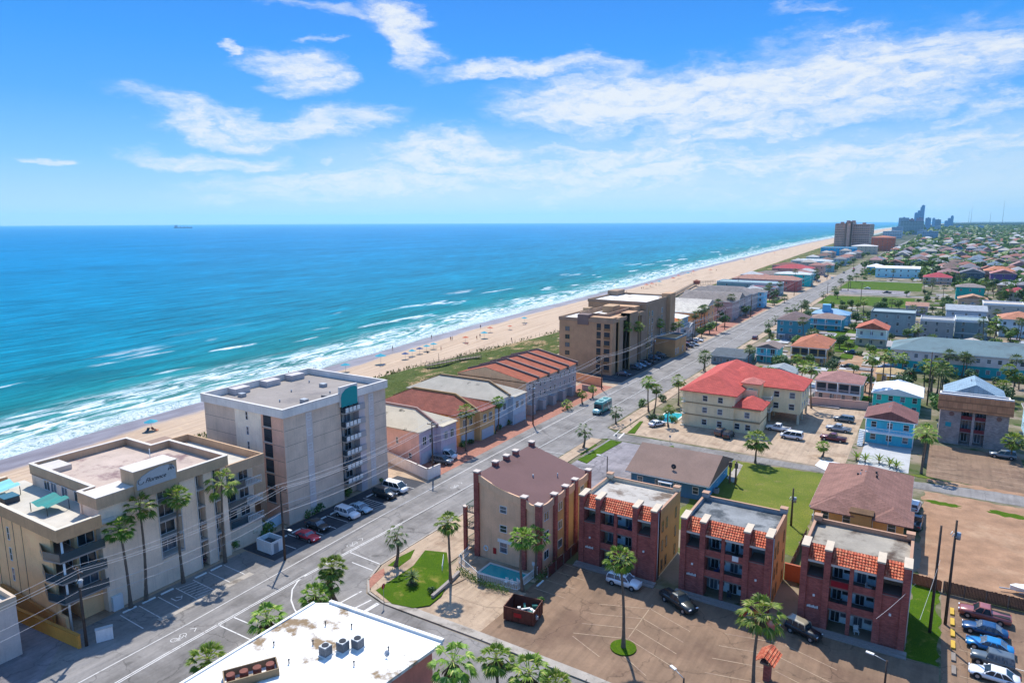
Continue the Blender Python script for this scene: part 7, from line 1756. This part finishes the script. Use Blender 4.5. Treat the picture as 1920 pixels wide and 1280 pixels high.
# ---------------------------------------------------------------- street furniture and small structures
def upole(x, y, h, label, arms=True, drum=True, lamp=None, lean=0, group='utility poles along the seafront side'):
    t = thing('utility_pole', label, 'utility pole', (x, y, 0), 0, group)
    MB().tube((0, 0, 0), (0, 0, h), .19, .12, 8).build('pole', M_pole, t)
    if arms:
        c = MB(); c.box(-1.15, 1.15, -.06, .06, h-.55, h-.42); co_ = c.build('crossarm', M_pole, t)
        for q in (-1.05, -.4, .4, 1.05): MB().tube((q, 0, h-.42), (q, 0, h-.2), .05, k=6).build('insulator', M_metal, co_)
    if drum:
        MB().tube((.35, 0, h-2.4), (.35, 0, h-1.5), .24, k=10).build('transformer', M_metal, t)
        sw_ = MB()
        for q in range(5): sw_.tube((-.5+.2*q, -.12, h-1.9-.25*(q % 2)), (-.3+.2*q, .25, h-1.6-.2*(q % 2)), .05, k=5)
        sw_.build('switchgear', M_white, t)
    if lamp:
        MB().tube((0, 0, h*lamp), (1.6, -.2, h*lamp+.35), .05, k=6).build('lamp_arm', M_metal, t); MB().box(1.4, 2.1, -.35, -.05, h*lamp+.3, h*lamp+.42).build('lamp_head', M_white, t)
    return t
UP = [(-83.4, 8, 10.5), (-83.0, 36.4, 10.2), (-79.6, 63.2, 11.8), (-81.9, 101.9, 11.2), (-82.6, 143, 11), (-82.9, 184.9, 10.4), (-82.4, 228, 10.4), (-82.0, 272, 10.4), (-81.6, 320, 10.4), (-81.2, 370, 10.4), (-80.8, 425, 10.4), (-80, 490, 10.4), (-79.4, 560, 10.4), (-79, 640, 10.4)]
UL = ['just off the lower left corner', 'with switchgear at the end of the orange garden wall', 'dark one with lamp arm beside the red sports car', 'beside the pink town house wall', 'before the grey town house row', 'at the far end of the red paver plaza', 'before the middle of the tan condominium', 'past the tan condominium']+['seafront row, number %d from the tan condominium' % i for i in range(2, 8)]
for i, ((x, y, h), l) in enumerate(zip(UP, UL)): upole(x, y, h, 'wooden utility pole '+l, drum=i in (1, 4, 6), lamp=.42 if i == 2 else None)
def wires(name, A, B, offs, label, sag=1.1, r=.028):
    mb = MB()
    for o_, dz in offs:
        pr = None
        for i in range(13):
            s = i/12; p = Vector((A[0]+(B[0]-A[0])*s+o_, A[1]+(B[1]-A[1])*s, A[2]+(B[2]-A[2])*s+dz-sag*4*s*(1-s)))
            if pr is not None: mb.tube(pr, p, r, k=4, caps=False)
            pr = p
    tag(mb.build(name, M_wire), label, 'power line', 'power lines along the seafront')
for i, (a, b) in enumerate(zip(UP, UP[1:])):
    far = i > 4
    wires('power_line', (a[0], a[1], a[2]), (b[0], b[1], b[2]), [(-1.05, -.2), (.4, -.2), (1.05, -.2), (0, -3.0)]+([] if far else [(0, -4.2)]), 'power line span between the %s and %s seafront utility poles' % (ORD[i], ORD[i+1]), r=.017 if i < 2 else (.024 if not far else .03))
# right hand poles
upole(3.2,92.19,14.01, 'dark leaning utility pole right of the brick condominiums, left of two', arms=False, drum=False, group='poles by the brick condominiums')
upole(4.83,95.18,13.9, 'tall utility pole with transformer right of the brick condominiums, right of two', arms=False, drum=True, group='poles by the brick condominiums')
upole(-16.87,115.13,6.56, 'short utility pole with transformer at the edge of the grass field', arms=False, drum=True, group=None)
upole(1.07,213.88,14.88, 'thin utility pole between the turquoise house and the palms', arms=False, drum=False, group=None)
upole(-12.61,205.69,10.47, 'thin utility pole left of the turquoise house', arms=False, drum=False, group=None)
upole(-23.54,317.4,6.34, 'thin pole in front of the pale green gabled house', arms=False, drum=False, group=None)
for i, p in enumerate(((-116.95,488.84,11.2), (-62.24,511.61,8.07), (-73.22,790.88,11.01), (-36.12,447.2,14.13))): upole(*p, 'thin far utility pole among the seafront roofs, %s from the left' % ORD[i], arms=True, drum=False, group='far utility poles')
def lamp(x, y, h, ang, label, group='street lamps'):
    t = thing('street_lamp', label, 'street lamp', (x, y, 0), ang, group)
    MB().tube((0, 0, 0), (0, 0, h), .12, .09, 8).build('post', M_pole, t); MB().tube((0, 0, h-.1), (1.5, 0, h+.15), .05, k=6).build('arm', M_metal, t); MB().box(1.3, 2.1, -.16, .16, h+.1, h+.22).build('lamp_head', M_white, t)
lamp(-0.83,77.7,3.33, rad(170), 'street lamp at the bottom edge, arm over the brown lot')
lamp(-19.15,65.49,1.91, rad(150), 'street lamp head just showing at the bottom edge')
lamp(-51.6,118.48,4.73, rad(200), 'grey post in the parking lot behind the left brick condominium')
for i, (a, b) in enumerate((((-2.0, 70, 12), (1.2, 92, 6)), ((1.6, 72, 12), (3.6, 96, 8)))):
    wires('power_line', a, b, [(0, 0)], 'overhead cable crossing by the right brick condominium, %s of two' % ['left', 'right'][i], sag=.2, r=.014)
# signs, stop sign
t = thing('stop_sign', 'red stop sign seen from behind at the corner lawn kerb', 'stop sign', ((-58.53,61.81)+(.15,)), rad(100))
MB().tube((0, 0, 0), (0, 0, 2.9), .035, k=6).build('post', M_metal, t); mb = MB(); mb.tube((0, -.02, 2.5), (0, .02, 2.5), .40, k=8); mb.build('sign_plate', mat('sign_red', hx('c01f2a', .8), rough=.5, var=.05), t)
for i, (p, l) in enumerate((((-59.31,140.93), 'small sign post on the verge by the far crosswalk'), ((-48.45,146.58), 'thin sign post beside the cross street'), ((-61.25,154.41), 'post on the pavement near the bus'), ((-55.89,75.64), 'grey meter post beside the pool gate'), ((-45.63,79.15), 'white gate post by the pool corner'))):
    t = thing('sign_post', l, 'post', (p[0], p[1], 0)); MB().tube((0, 0, 0), (0, 0, 1.7), .05, k=6).build('post', M_metal if i < 4 else M_white, t); MB().box(-.22, .22, -.03, .03, 1.3, 1.8).build('plate', M_metal if i < 4 else M_white, t)
# skip container
t = thing('skip_container', 'rusty open topped rubbish container loaded with debris beside the beige stalls', 'skip', (-41.2, 68.9, .03), rad(8)); t.scale = (.86, .86, .9)
M_rust = mat('rusty_brown_paint', hx('7a4436', .7), rough=.7, var=.3, scale=1.5)
mb = MB(); parapet(mb, -2.4, 2.4, -1.9, 1.9, .25, 2.2, .1); mb.box(-2.4, 2.4, -1.9, 1.9, .2, .3); mb.build('container', M_rust, t)
mb = MB()
for x in (-2.0, -1.0, 0, 1.0, 2.0): mb.box(x-.05, x+.05, -1.97, -1.9, .25, 2.2).box(x-.05, x+.05, 1.9, 1.97, .25, 2.2)
for y in (-1.4, -.5, .5, 1.4): mb.box(2.4, 2.47, y-.05, y+.05, .25, 2.2).box(-2.47, -2.4, y-.05, y+.05, .25, 2.2)
mb.build('rib', M_rust, t)
for x in (-1.6, 1.6): MB().tube((x, -1.8, .15), (x, 1.8, .15), .15, k=8).build('roller', M_rub, t)
MB().box(-.7, .5, -1.99, -1.92, 1.0, 1.6).build('red_panel', mat('red_enamel', None), t)
a = thing('debris', 'white and green debris piled inside the rusty container', 'rubbish', (-40.8, 68.9, .35), .4); rr = random.Random(9)
for i in range(12):
    mb = MB(); x, y = rr.uniform(-1.1, 1.3), rr.uniform(-1.2, 1.2); mb.obox((x, y), rr.uniform(0, 3), rr.uniform(.4, 1.3), rr.uniform(.2, .7), rr.uniform(0, .8), rr.uniform(.9, 1.3)); mb.build('debris_piece', [M_white, M_metal, mat('green_sheet', hx('3f8a80', .6), rough=.8)][i % 3], a)
# bin enclosure, walls, fences
t = thing('bin_enclosure', 'small white walled bin enclosure beside the utility pole', 'bin enclosure', (-84.3, 64.4, 0))
mb = MB(); parapet(mb, -1.7, 1.7, -1.2, 1.3, 0, 1.9, .18); mb.build('wall', M_wall, t, col=hx('d8d4cf', .72)); MB().box(1.7, 1.76, -.7, .1, .1, 1.6).build('gate', M_metal, t); MB().box(-1.4, .2, -.8, .8, 0, 1.3).build('bin', M_railm, t)
def wall_thing(name, label, pts, h, th, c, cat='wall', m=None):
    t = thing(name, label, cat, (pts[0][0], pts[0][1], 0)); ox, oy = pts[0]; mb = MB(); cp = MB()
    for p, q in zip(pts, pts[1:]):
        a = math.atan2(q[1]-p[1], q[0]-p[0]); L = math.hypot(q[0]-p[0], q[1]-p[1]); c_ = ((p[0]+q[0])/2-ox, (p[1]+q[1])/2-oy)
        mb.obox(c_, a, L+th*.9, th, 0, h); cp.obox(c_, a, L+th+.06, th+.1, h, h+.08)
    mb.build('wall', m or M_wall, t, col=c); cp.build('coping', M_trim, t, col=tuple(min(1, v*1.1) for v in c[:3])+(1,)); return t
wall_thing('garden_wall', 'low orange tan garden wall running inland from the beige condominium', [(-108, 33.6), (-83.2, 35.7)], 1.7, .3, hx('d6933f', .68))
wall_thing('garden_wall', 'second orange wall close against the side of the beige condominium', [(-104, 36.2), (-90.0, 36.2)], 1.9, .25, hx('c98a45', .66))
wall_thing('gate_pillar', 'short white wall block beside the switchgear pole', [(-82.6, 37.6), (-82.0, 38.8)], 1.6, .5, hx('d8d4cf', .72))
wall_thing('low_wall', 'pale blue washed wall between the two seafront hotels', [(-89.3, 63.6), (-90.5, 71.5)], 1.8, .25, hx('a9c4d0', .66))
wall_thing('boundary_wall', 'white plastered wall before the pink town house', [(-100, 105), (-85.0, 100.9), (-81.6, 99.9), (-81.4, 103.4)], 2.2, .3, hx('d6cbc2', .7))
wall_thing('boundary_wall', 'tan wall dividing the town house plaza from the tan condominium lot', [(-100, 193), (-84.5, 188.5)], 2.6, .35, hx('cf9c78', .66))
wall_thing('retaining_wall', 'low grey wall between corner lawn and beige stalls', [(-53.85,66.34), (-54.26,70.95), (-54.58,73.17)], .55, .35, hx('a89c94', .62))
wall_thing('boundary_wall', 'pink plaster wall at the back of the apartment lot', [(-26.5, 198.5), (-12.4, 200.5)], 2.2, .3, hx('c9a294', .66))
wall_thing('courtyard_wall', 'red plastered low wall between the middle and right brick condominiums', [(-14.4, 96.4), (-11.3, 96.4)], 2.4, .3, hx('b5603a', .66))
wall_thing('terrace_wall', 'grey block wall and canopy strip in front of the town house row', [(-87.6, 181.5), (-83.8, 181.0)], 1.6, .3, hx('8f8a8c', .62))
def board_fence(label, pts, h, c):
    t = thing('board_fence', label, 'fence', (pts[0][0], pts[0][1], 0)); ox, oy = pts[0]; bd = MB(); po = MB()
    for p, q in zip(pts, pts[1:]):
        a = math.atan2(q[1]-p[1], q[0]-p[0]); L = math.hypot(q[0]-p[0], q[1]-p[1]); n = int(L/.16); rr = random.Random(int(L))
        for i in range(n):
            s = (i+.5)/n; bd.obox((p[0]+(q[0]-p[0])*s-ox, p[1]+(q[1]-p[1])*s-oy), a, .15, .03, .03, h+rr.uniform(-.06, .06))
        for i in range(int(L/2.4)+1):
            s = i*2.4/L; po = MB(); po.obox((p[0]+(q[0]-p[0])*s-ox+.06*math.sin(a), p[1]+(q[1]-p[1])*s-oy-.06*math.cos(a)), a, .12, .12, 0, h); po.build('post', M_wood, t)
    bd.build('boards', mat('fence_'+'_'.join(label.split()[:1]), c, rough=.95, var=.35, scale=1.5), t)
board_fence('dark wooden fence between the lower right lot and the bare dirt', [(4.6, 103.7), (13.6, 103.7)], 1.8, hx('5f4a44', .62))
board_fence('reddish wooden fence at the end of the side lawn', [(.9, 104.3), (4.4, 103.9)], 1.6, hx('8f5040', .62))
board_fence('brown wooden fence between the grass field and the tan hip roofed house', [(-14.2, 98), (-14.0, 112)], 1.6, hx('8a5f48', .62))
board_fence('weathered fence beside the brown brick lot', [(1.2, 158), (1.6, 178)], 1.5, hx('a07850', .62))
board_fence('low red brown fence beside the brown roofed condominium', [(-43.2, 79), (-43.2, 96)], 1.7, hx('7a3a36', .62))
# long low kerb bumpers: yellow blocks
for i in range(6):
    o = MB().box(-.22, .22, -.85, .85, 0, .22).build('wheel_stop', mat('yellow_paint' if i < 4 else 'grey_block', hx('e0b84a', .75) if i < 4 else hx('a89c90', .62), rough=.8, var=.2), None, (5.6, 98.8-i*2.75+.0, .02))
    tag(o, ('yellow concrete wheel stop in the lower right lot, %s from the far end' if i < 4 else 'bare concrete wheel stop in the lower right lot, %s from the far end') % ORD[i], 'wheel stop', 'wheel stops of the lower right lot')
def stops(lst, grp, lab, rot=0):
    for i, (x, y) in enumerate(lst):
        o = MB().box(-.11, .11, -.9, .9, 0, .14).build('wheel_stop', M_white, None, (x, y, .03)); o.rotation_euler = (0, 0, rot)
        tag(o, lab % ORD[i], 'wheel stop', grp)
stops([(-86.2, y) for y in (43.4, 46.0, 48.6, 53.7, 56.2)], 'wheel stops before the beige condominium', 'white wheel stop before the beige condominium, %s from the left')
stops([(-85.8, y) for y in (67.9, 70.7, 76.3, 79.1, 81.9, 88.0, 93.6)], 'wheel stops before the mauve hotel', 'white wheel stop before the mauve hotel, %s from the left')
stops([(-43.4, y) for y in (77.2, 80.0, 82.7)], 'wheel stops beside the brown roofed condominium', 'white wheel stop beside the brown roofed condominium, %s from the near end')
# tiled shelter in the brown lot
t = thing('tiled_shelter', 'small red tiled sign shelter with brick post in the brown lot', 'shelter', (-12.0, 72.6, 0), rad(-6))
MB().box(-.35, .35, -.4, .4, 0, 2.6).build('brick_post', M_brick, t)
MB().box(-.5, .5, -1.3, 1.5, 2.5, 2.7).build('beam', M_wood, t)
for s in (-1, 1):
    mb = MB(); tiles(mb, -1.5, 1.5, -1.0, 2.6, 0, 3.4, 4, .28); o = mb.build('tiled_slope', M_tile, t); o.rotation_euler = (0, 0, PI/2 if s > 0 else -PI/2)
t = thing('satellite_dish', 'dark satellite dish on the wide tan gable roof', 'satellite dish', (-38.5, 119.2, 3.9)); MB().tube((0, 0, 0), (0, 0, .9), .05, k=6).build('mast', M_metal, t)
mb = MB(); mb.loft([[(r*math.cos(2*PI*i/12), -.1*j, 1.0+r*math.sin(2*PI*i/12)) for i in range(12)] for j, r in ((0, .5), (1.5, .28), (2, .05))], caps=False); mb.build('dish', M_dark, t)
t = thing('wooden_pylon', 'pair of weathered wooden posts with carved heads on the concrete slab', 'wooden posts', ((-30.47,128.98)+(0,)))
for x in (0, 1.1): MB().tube((x, 0, 0), (x, 0, 4.3+x*.3), .2, .15, 7).build('post', M_wood, t); MB().box(x-.3, x+.3, -.2, .2, 3.2, 4.2).build('carved_head', M_wood, t)
sheet('concrete_slab', [(-31.66,131.2), (-31.7,141.09), (-30.62,140.25), (-29.85,129.35)], .04, M_conc)
sheet('gravel_bed', [(-17.88,147.95), (-17.41,152), (-13.6,152.01), (-12.86,148.08), (-15.55,145.74)], .05, M_white)
sheet('road_edge_dirt', [(2, 149.4), (60, 151.6), (60, 153), (2, 151.2)], .045, M_dirt)
t = thing('apartment_pool', 'small turquoise pool between the road palms and the red roofed apartments', 'swimming pool', (-55.2, 166.5, .02)); MB().box(-2.6, 2.6, -5, 5, 0, .1).build('pool_rim', M_trim, t, col=hx('e4ddd2', .8)); MB().box(-2.2, 2.2, -4.6, 4.6, .1, .12).build('pool_water', mat('bright_pool_water', hx('3fc0bc', .6), rough=.1, var=.05), t)
t = thing('red_parasol', 'large red parasol before the motel', 'parasol', ((-5.53,245.8)+(0,))); MB().tube((0, 0, 0), (0, 0, 2.6), .05, k=6).build('pole', M_metal, t); MB().tube((0, 0, 2.2), (0, 0, 3.0), 1.9, .05, 10, smooth=False).build('canopy', mat('sign_red', None), t)
M_navy_ = mat('navy_plastic', hx('2a5ca8', .7), rough=.6, var=.1)
# outdoor furniture by the pool
for i, p in enumerate(((-47.4, 74.6), (-46.4, 74.7), (-45.9, 75.6))):
    t = thing('patio_chair', 'white patio chair inside the pool fence, %s from the left' % ORD[i], 'chair', (p[0], p[1], .05), i*1.3, 'white patio chairs by the pool')
    MB().box(-.25, .25, -.25, .25, .38, .44).build('seat', M_white, t); MB().box(-.25, .25, .22, .27, .44, .9).build('backrest', M_white, t)
    for a in (-.22, .22):
        for b in (-.22, .22): MB().box(a-.025, a+.025, b-.025, b+.025, 0, .38).build('leg', M_white, t)
def pchair(p, rot, label, m, group):
    t = thing('balcony_chair', label, 'chair', p, rot, group)
    MB().box(-.28, .28, -.28, .28, .36, .44).build('seat', m, t); MB().box(-.28, .28, .24, .3, .44, 1.0).build('backrest', m, t)
    for a in (-.24, .24):
        for b in (-.24, .24): MB().box(a-.03, a+.03, b-.03, b+.03, 0, .36).build('leg', m, t)
for (bx, by), nm_, offs in (((-41.55, 85.5), 'left', ((4.2, 0), (7.6, 2))), ((-26.35, 85.6), 'middle', ((7.4, 2), (4.6, 1), (6.5, 0))), ((-11.1, 85.7), 'right hand', ((7.5, 2), (6.6, 0), (4.4, 1)))):
    for ox_, fl_ in offs: pchair((bx+ox_, by+1.5, (.02, 3.06, 5.96)[fl_]), ox_, '%s chair on the %s balcony of the %s brick condominium' % (['white', 'blue', 'dark'][int(ox_*10) % 3], ['ground floor', 'first floor', 'top floor'][fl_], nm_), [M_white, M_navy_, M_railm][int(ox_*10) % 3], 'balcony chairs of the brick condominiums')
# trailer at the right edge
t = thing('boat_trailer', 'pale boat trailer at the right edge of the bare dirt lot', 'trailer', ((13.49,108.95)+(0,)), rad(12)); MB().box(-2.4, 1.6, -.08, .08, .4, .52).box(-.4, 1.6, -.9, -.8, .4, .52).box(-.4, 1.6, .8, .9, .4, .52).build('frame', M_metal, t)
mb = MB(); mb.loft([[(x, -w_, .6+u), (x, -w_*.6, .45), (x, w_*.6, .45), (x, w_, .6+u), (x, 0, .62+u)] for x, w_, u in ((-1.2, .1, .5), (-.4, .6, .5), (1, .9, .4), (2.2, .85, .4))], smooth=False); mb.build('hull', M_white, t)
for s in (-1, 1): w_ = inst('wheel', ME_WH, t, (.8, s*.95, .34)); inst('rim', ME_RI, w_)
# low building corner at the left edge
t = thing('corner_building', 'corner of a tan building with white parapet at the lower left edge', 'building', (-99, 22, 0)); MB().box(0, 11.2, 0, 9.6, 0, 6.6).build('wall', M_wall, t, col=hx('c9b8ac', .66)); mb = MB(); parapet(mb, -.1, 11.3, -.1, 9.7, 6.4, 7.4, .35); mb.build('parapet', M_trim, t, col=hx('e2cbb0', .75)); MB().box(0, 11.2, 0, 9.6, 6.6, 6.7).build('flat_roof', M_oldroof, t)

# ---------------------------------------------------------------- beach life
M_turq = mat('turquoise_canvas', hx('2fa8bc', .75), rough=.8, var=.12, scale=2)
M_navy = mat('navy_canvas', hx('1f4f86', .7), rough=.8, var=.12, scale=2)
M_orange = mat('orange_canvas', hx('d9704a', .7), rough=.8, var=.12, scale=2)
def bz(x, y): return beach_z(x-interp(SHORE, y), x, y)
def umbrella(p, label, m, s=1.0, chairs=True, grp='beach umbrellas'):
    x, y = p; z = bz(x, y)
    t = thing('beach_umbrella', label, 'beach umbrella', (x, y, z), 0, grp); MB().tube((0, 0, 0), (0, 0, 2.2*s), .04, k=6).build('pole', M_metal, t)
    mb = MB(); k = 8
    for i in range(k):
        a, b = 2*PI*i/k, 2*PI*(i+1)/k; R_ = 1.35*s
        mb.quad([(R_*math.cos(a), R_*math.sin(a), 1.85*s), (R_*math.cos(b), R_*math.sin(b), 1.85*s), (0, 0, 2.4*s)])
    mb.build('canopy', m, t)
def lounger(p, label, m, rot=.4):
    x, y = p; t = thing('beach_lounger', label, 'lounger', (x, y, bz(x, y)), rot, 'beach loungers'); MB().box(-.95, .5, -.33, .33, .28, .36).build('seat', m, t)
    mb = MB(); mb.loft([[(.45, -.33, .3), (.45, .33, .3), (.5, .33, .36), (.5, -.33, .36)], [(1.0, -.33, .75), (1.0, .33, .75), (1.04, .33, .8), (1.04, -.33, .8)]], smooth=False); mb.build('backrest', m, t)
    for a in (-.85, .4):
        for b in (-.28, .28): MB().box(a-.03, a+.03, b-.03, b+.03, 0, .28).build('leg', M_wood, t)
UB = [((-169.72,164.96), M_turq, 1.3, 'turquoise beach umbrella seen just above the mauve hotel'), ((-167.98,180.67), M_turq, 1.6, 'large turquoise beach umbrella nearest the dunes'), ((-165.48,191.26), M_navy, 1.1, 'dark blue beach shelter, first of the row of five'), ((-167.28,197.4), M_turq, 1.1, 'second umbrella of the row of five'), ((-167.58,202.22), M_navy, 1.1, 'third umbrella of the row of five'), ((-168.78,207.98), M_turq, 1.1, 'fourth umbrella of the row of five'), ((-169.3,213.05), M_turq, 1.1, 'fifth umbrella of the row of five'), ((-166.87,231.73), M_orange, 1.1, 'brown orange canopy beyond the row of umbrellas'), ((-165.32,243.56), M_turq, 1.3, 'round turquoise beach tent'), ((-172.88,259.57), M_orange, 1.1, 'orange umbrella beyond the turquoise tent'), ((-174.91,293.86), M_turq, 1.2, 'umbrella behind the tan condominium end'), ((-168.35,269.56), M_orange, .9, 'small dark umbrella on the open sand'), ((-161.87,91.35), M_turq, 1.2, 'pale blue umbrella on the sand behind the beige condominium')]
for p, m_, s, l in UB: umbrella(p, l, m_, s)
for i, (p) in enumerate(((-164.21,160.48), (-164.43,177.36), (-161.49,90.04), (-160.75,91.5), (-165.09,193.85), (-166.29,205.53), (-163.49,227.77), (-170.04,286.19))): lounger(p, 'beach lounger on the sand, %s from the left' % ORD[i], [M_orange, M_navy, M_railm][i % 3], .3+i)
for i, p in enumerate(((-186.33,494.79), (-185.86,504.96), (-187.09,525.05), (-188.85,563.94), (-193.76,592.84), (-195.71,626.42), (-197.33,647.97), (-189.02,676.3), (-203.35,873.92), (-209.7,1090.45), (-219.85,1211.97), (-226.58,1282.32))):
    umbrella(p, 'far coloured umbrella up the beach, %s from the left' % ORD[i], [M_orange, M_orange, M_turq][i % 3], 1.5, grp='far umbrellas up the beach')
# people: one continuous skinned figure each, standing or walking
def person_mesh(name, J, E_, m):
    me = bpy.data.meshes.new(name); me.from_pydata([j[:3] for j in J], E_, []); me.materials.append(m)
    sv = me.skin_vertices if len(me.skin_vertices) else None
    return me
M_skin = mat('skin', hx('b07a58', .6), rough=.6, var=.08)
def person(i, p, label, pose, shorts):
    x, y = p; z = bz(x, y)
    st = [(0, 0, .95, .15), (0, 0, 1.15, .14), (0, 0, 1.38, .17), (0, 0, 1.5, .07), (.01, 0, 1.58, .09), (.02, 0, 1.70, .105)]
    sp_ = .16 if pose else .09
    st += [(.0, .09, .90, .10), (sp_, .10, .50, .07), (sp_*.6, .10, .08, .045), (sp_*.6+.13, .11, .04, .04), (0, -.09, .90, .10), (-sp_, -.10, .50, .07), (-sp_*1.9, -.10, .09, .045), (-sp_*1.9+.12, -.11, .04, .04),
           (0, .19, 1.40, .06), (-.06, .26, 1.12, .045), (.06, .25, .88, .035), (0, -.19, 1.40, .06), (.08, -.26, 1.12, .045), (.18, -.24, .90, .035)]
    E_ = [(0, 1), (1, 2), (2, 3), (3, 4), (4, 5), (0, 6), (6, 7), (7, 8), (8, 9), (0, 10), (10, 11), (11, 12), (12, 13), (2, 14), (14, 15), (15, 16), (2, 17), (17, 18), (18, 19)]
    me = bpy.data.meshes.new('person'); me.from_pydata([s[:3] for s in st], E_, []); me.materials.append(M_skin)
    o = bpy.data.objects.new('person', me); COL.objects.link(o); o.location = (x, y, z+.0); o.rotation_euler = (0, 0, i*1.3)
    md = o.modifiers.new('skin', 'SKIN')
    if not me.skin_vertices: me.attributes  # layer is made with the modifier
    try:
        if not me.skin_vertices:
            with bpy.context.temp_override(object=o, active_object=o): bpy.ops.mesh.customdata_skin_add()
        for k_, s in enumerate(st): me.skin_vertices[0].data[k_].radius = (s[3], s[3]); me.skin_vertices[0].data[k_].use_root = (k_ == 0)
    except Exception as ex: print('skin', ex)
    sb_ = o.modifiers.new('smooth', 'SUBSURF'); sb_.levels = 1; sb_.render_levels = 1
    tag(o, label, 'person', 'people on the beach')
    mb = MB(); mb.loft([[(.17*math.cos(2*PI*q/10), .2*math.sin(2*PI*q/10), zz) for q in range(10)] for zz in (.74, .86, 1.0)]); mb.build('swimming_shorts', shorts, o)
    mb = MB(); mb.loft([[(.02+r*math.cos(2*PI*q/8), r*math.sin(2*PI*q/8), zz) for q in range(8)] for zz, r in ((1.70, .118), (1.77, .10), (1.82, .04))]); mb.build('hair', M_dark, o)
PP = [((-184.41,205.52), 'person standing at the water edge left of the umbrella row'), ((-187.95,235.21), 'person walking in the foam above the umbrella row'), ((-179.9,159.91), 'left one of two people standing in the shallows behind the mauve hotel'), ((-179.42,160.2), 'right one of two people standing in the shallows behind the mauve hotel'), ((-176.36,233.9), 'left one of two walkers on the wet sand'), ((-175.76,234.25), 'right one of two walkers on the wet sand'), ((-168.52,244.94), 'person standing left of the turquoise tent'), ((-166.57,239.64), 'person sitting height figure near the turquoise tent'), ((-150.79,242.69), 'person near the dune path'), ((-185,269.45), 'person wading beyond the turquoise tent'), ((-164.56,211.79), 'person beside the end of the umbrella row'), ((-184.65,153.13), 'person in the surf above the hotel roof'), ((-185.65,454.22), 'far person on the wet sand above the tan condominium'), ((-186.44,485.14), 'first far walker of the group up the beach'), ((-186.91,489.63), 'second far walker of the group up the beach'), ((-186.93,504.36), 'third far walker of the group up the beach'), ((-186.1,515.04), 'fourth far walker of the group up the beach'), ((-201.17,653.66), 'far person by the water before the lifeguard huts'), ((-190.06,701.02), 'far person alone on the open beach'), ((-207.5,926.1), 'farthest person on the open beach')]
for i, (p, l) in enumerate(PP): person(i, p, l, i % 2, [M_navy, M_orange, M_turq][i % 3])
# dune walkovers (boardwalks) and small kiosk
def boardwalk(pts, label):
    t = thing('boardwalk', label, 'boardwalk', (pts[0][0], pts[0][1], 0)); ox, oy = pts[0]; dk = MB(); rl = MB()
    for p, q in zip(pts, pts[1:]):
        a = math.atan2(q[1]-p[1], q[0]-p[0]); L = math.hypot(q[0]-p[0], q[1]-p[1]); c = ((p[0]+q[0])/2-ox, (p[1]+q[1])/2-oy)
        dk.obox(c, a, L+.4, 1.6, 1.9, 2.05); n = int(L/2)
        for s in (-.8, .8):
            e = (-math.sin(a)*s, math.cos(a)*s); rl.obox((c[0]+e[0], c[1]+e[1]), a, L, .08, 2.85, 2.95)
            for i in range(n+1):
                f = i/max(1, n); rl.obox((p[0]+(q[0]-p[0])*f-ox+e[0], p[1]+(q[1]-p[1])*f-oy+e[1]), a, .1, .1, -.4, 2.95)
    dk.build('deck', M_wood, t); rl.build('railing', M_wood, t)
boardwalk([(-138.13,200.56), (-141.47,192.03), (-144.6,177.89)], 'weathered wooden boardwalk over the dunes behind the town house row')
boardwalk([(-151.49,555.8), (-160.33,534.68), (-147.03,440.28)], 'long wooden boardwalk running along the dune beyond the tan condominium')
t = thing('beach_hut', 'small red brown hut at the end of the far boardwalk', 'hut', ((-157.28,526.02)+(0,))); MB().box(-2, 2, -2, 2, 1.8, 4.2).build('wall', M_wall, t, col=hx('9a5a4a', .64)); mb = MB(); hip_roof(mb, -2, 2, -2, 2, 4.2, 1.2, .5); mb.build('roof', M_roof, t, col=hx('a8604c', .66))
t = thing('flag_pole', 'thin dark flag pole on the sand by the dune boardwalk', 'pole', ((-144.19,184.14)+(.3,))); MB().tube((0, 0, 0), (0, 0, 5.0), .07, .05, 6).build('pole', M_pole, t)
# sand fence posts along the dune edge
mb = MB(); R = random.Random(8); n = 0
t = thing('sand_fence', 'straggling line of thin posts along the seaward edge of the dunes', 'fence', (-150, 160, 0))
for i in range(90):
    y = 165+i*3.0; x = interp(DUNE, y)-3+R.uniform(-.6, .6); mb.tube((x+150, y-160, -.2), (x+150+R.uniform(-.1, .1), y-160, 1.1+R.uniform(-.3, .3)), .06, k=5)
o = mb.build('post', M_wood, t); o['kind'] = 'stuff'
# ship on the horizon
t = thing('cargo_ship', 'tiny dark cargo ship on the sea horizon at the left', 'ship', (-6900, 4450, -1), rad(35))
mb = MB(); mb.loft([[(x, -w_, 0), (x, w_, 0), (x, w_, z), (x, -w_, z)] for x, w_, z in ((-95, 8, 9), (-85, 14, 9), (70, 14, 9), (95, 2, 12))], smooth=False); mb.build('hull', M_dark, t); MB().box(-85, -62, -12, 12, 9, 30).build('bridge', M_metal, t)
for x in (-30, 10, 45): MB().box(x-4, x+4, -3, 3, 9, 20).build('deck_crane', M_metal, t)

# ---------------------------------------------------------------- the air between
HAZE = 4.5e-5
if HAZE:
    m = bpy.data.materials.new('haze_air'); m.use_nodes = True; nt = m.node_tree
    for n in list(nt.nodes):
        if n.type == 'BSDF_PRINCIPLED': nt.nodes.remove(n)
    pv = nd(nt, 'ShaderNodeVolumePrincipled'); pv.inputs['Color'].default_value = (.40, .76, 1, 1); pv.inputs['Density'].default_value = HAZE; pv.inputs['Anisotropy'].default_value = .35
    lk(nt, pv.outputs[0], nt.nodes['Material Output'].inputs['Volume'])
    o = MB().box(-24000, 24000, -300, 24000, -3.5, 330).build('haze', m); o['kind'] = 'stuff'; o['label'] = 'pale blue haze over the sea and far town'; o['category'] = 'haze'
# parts that never got children need nothing more
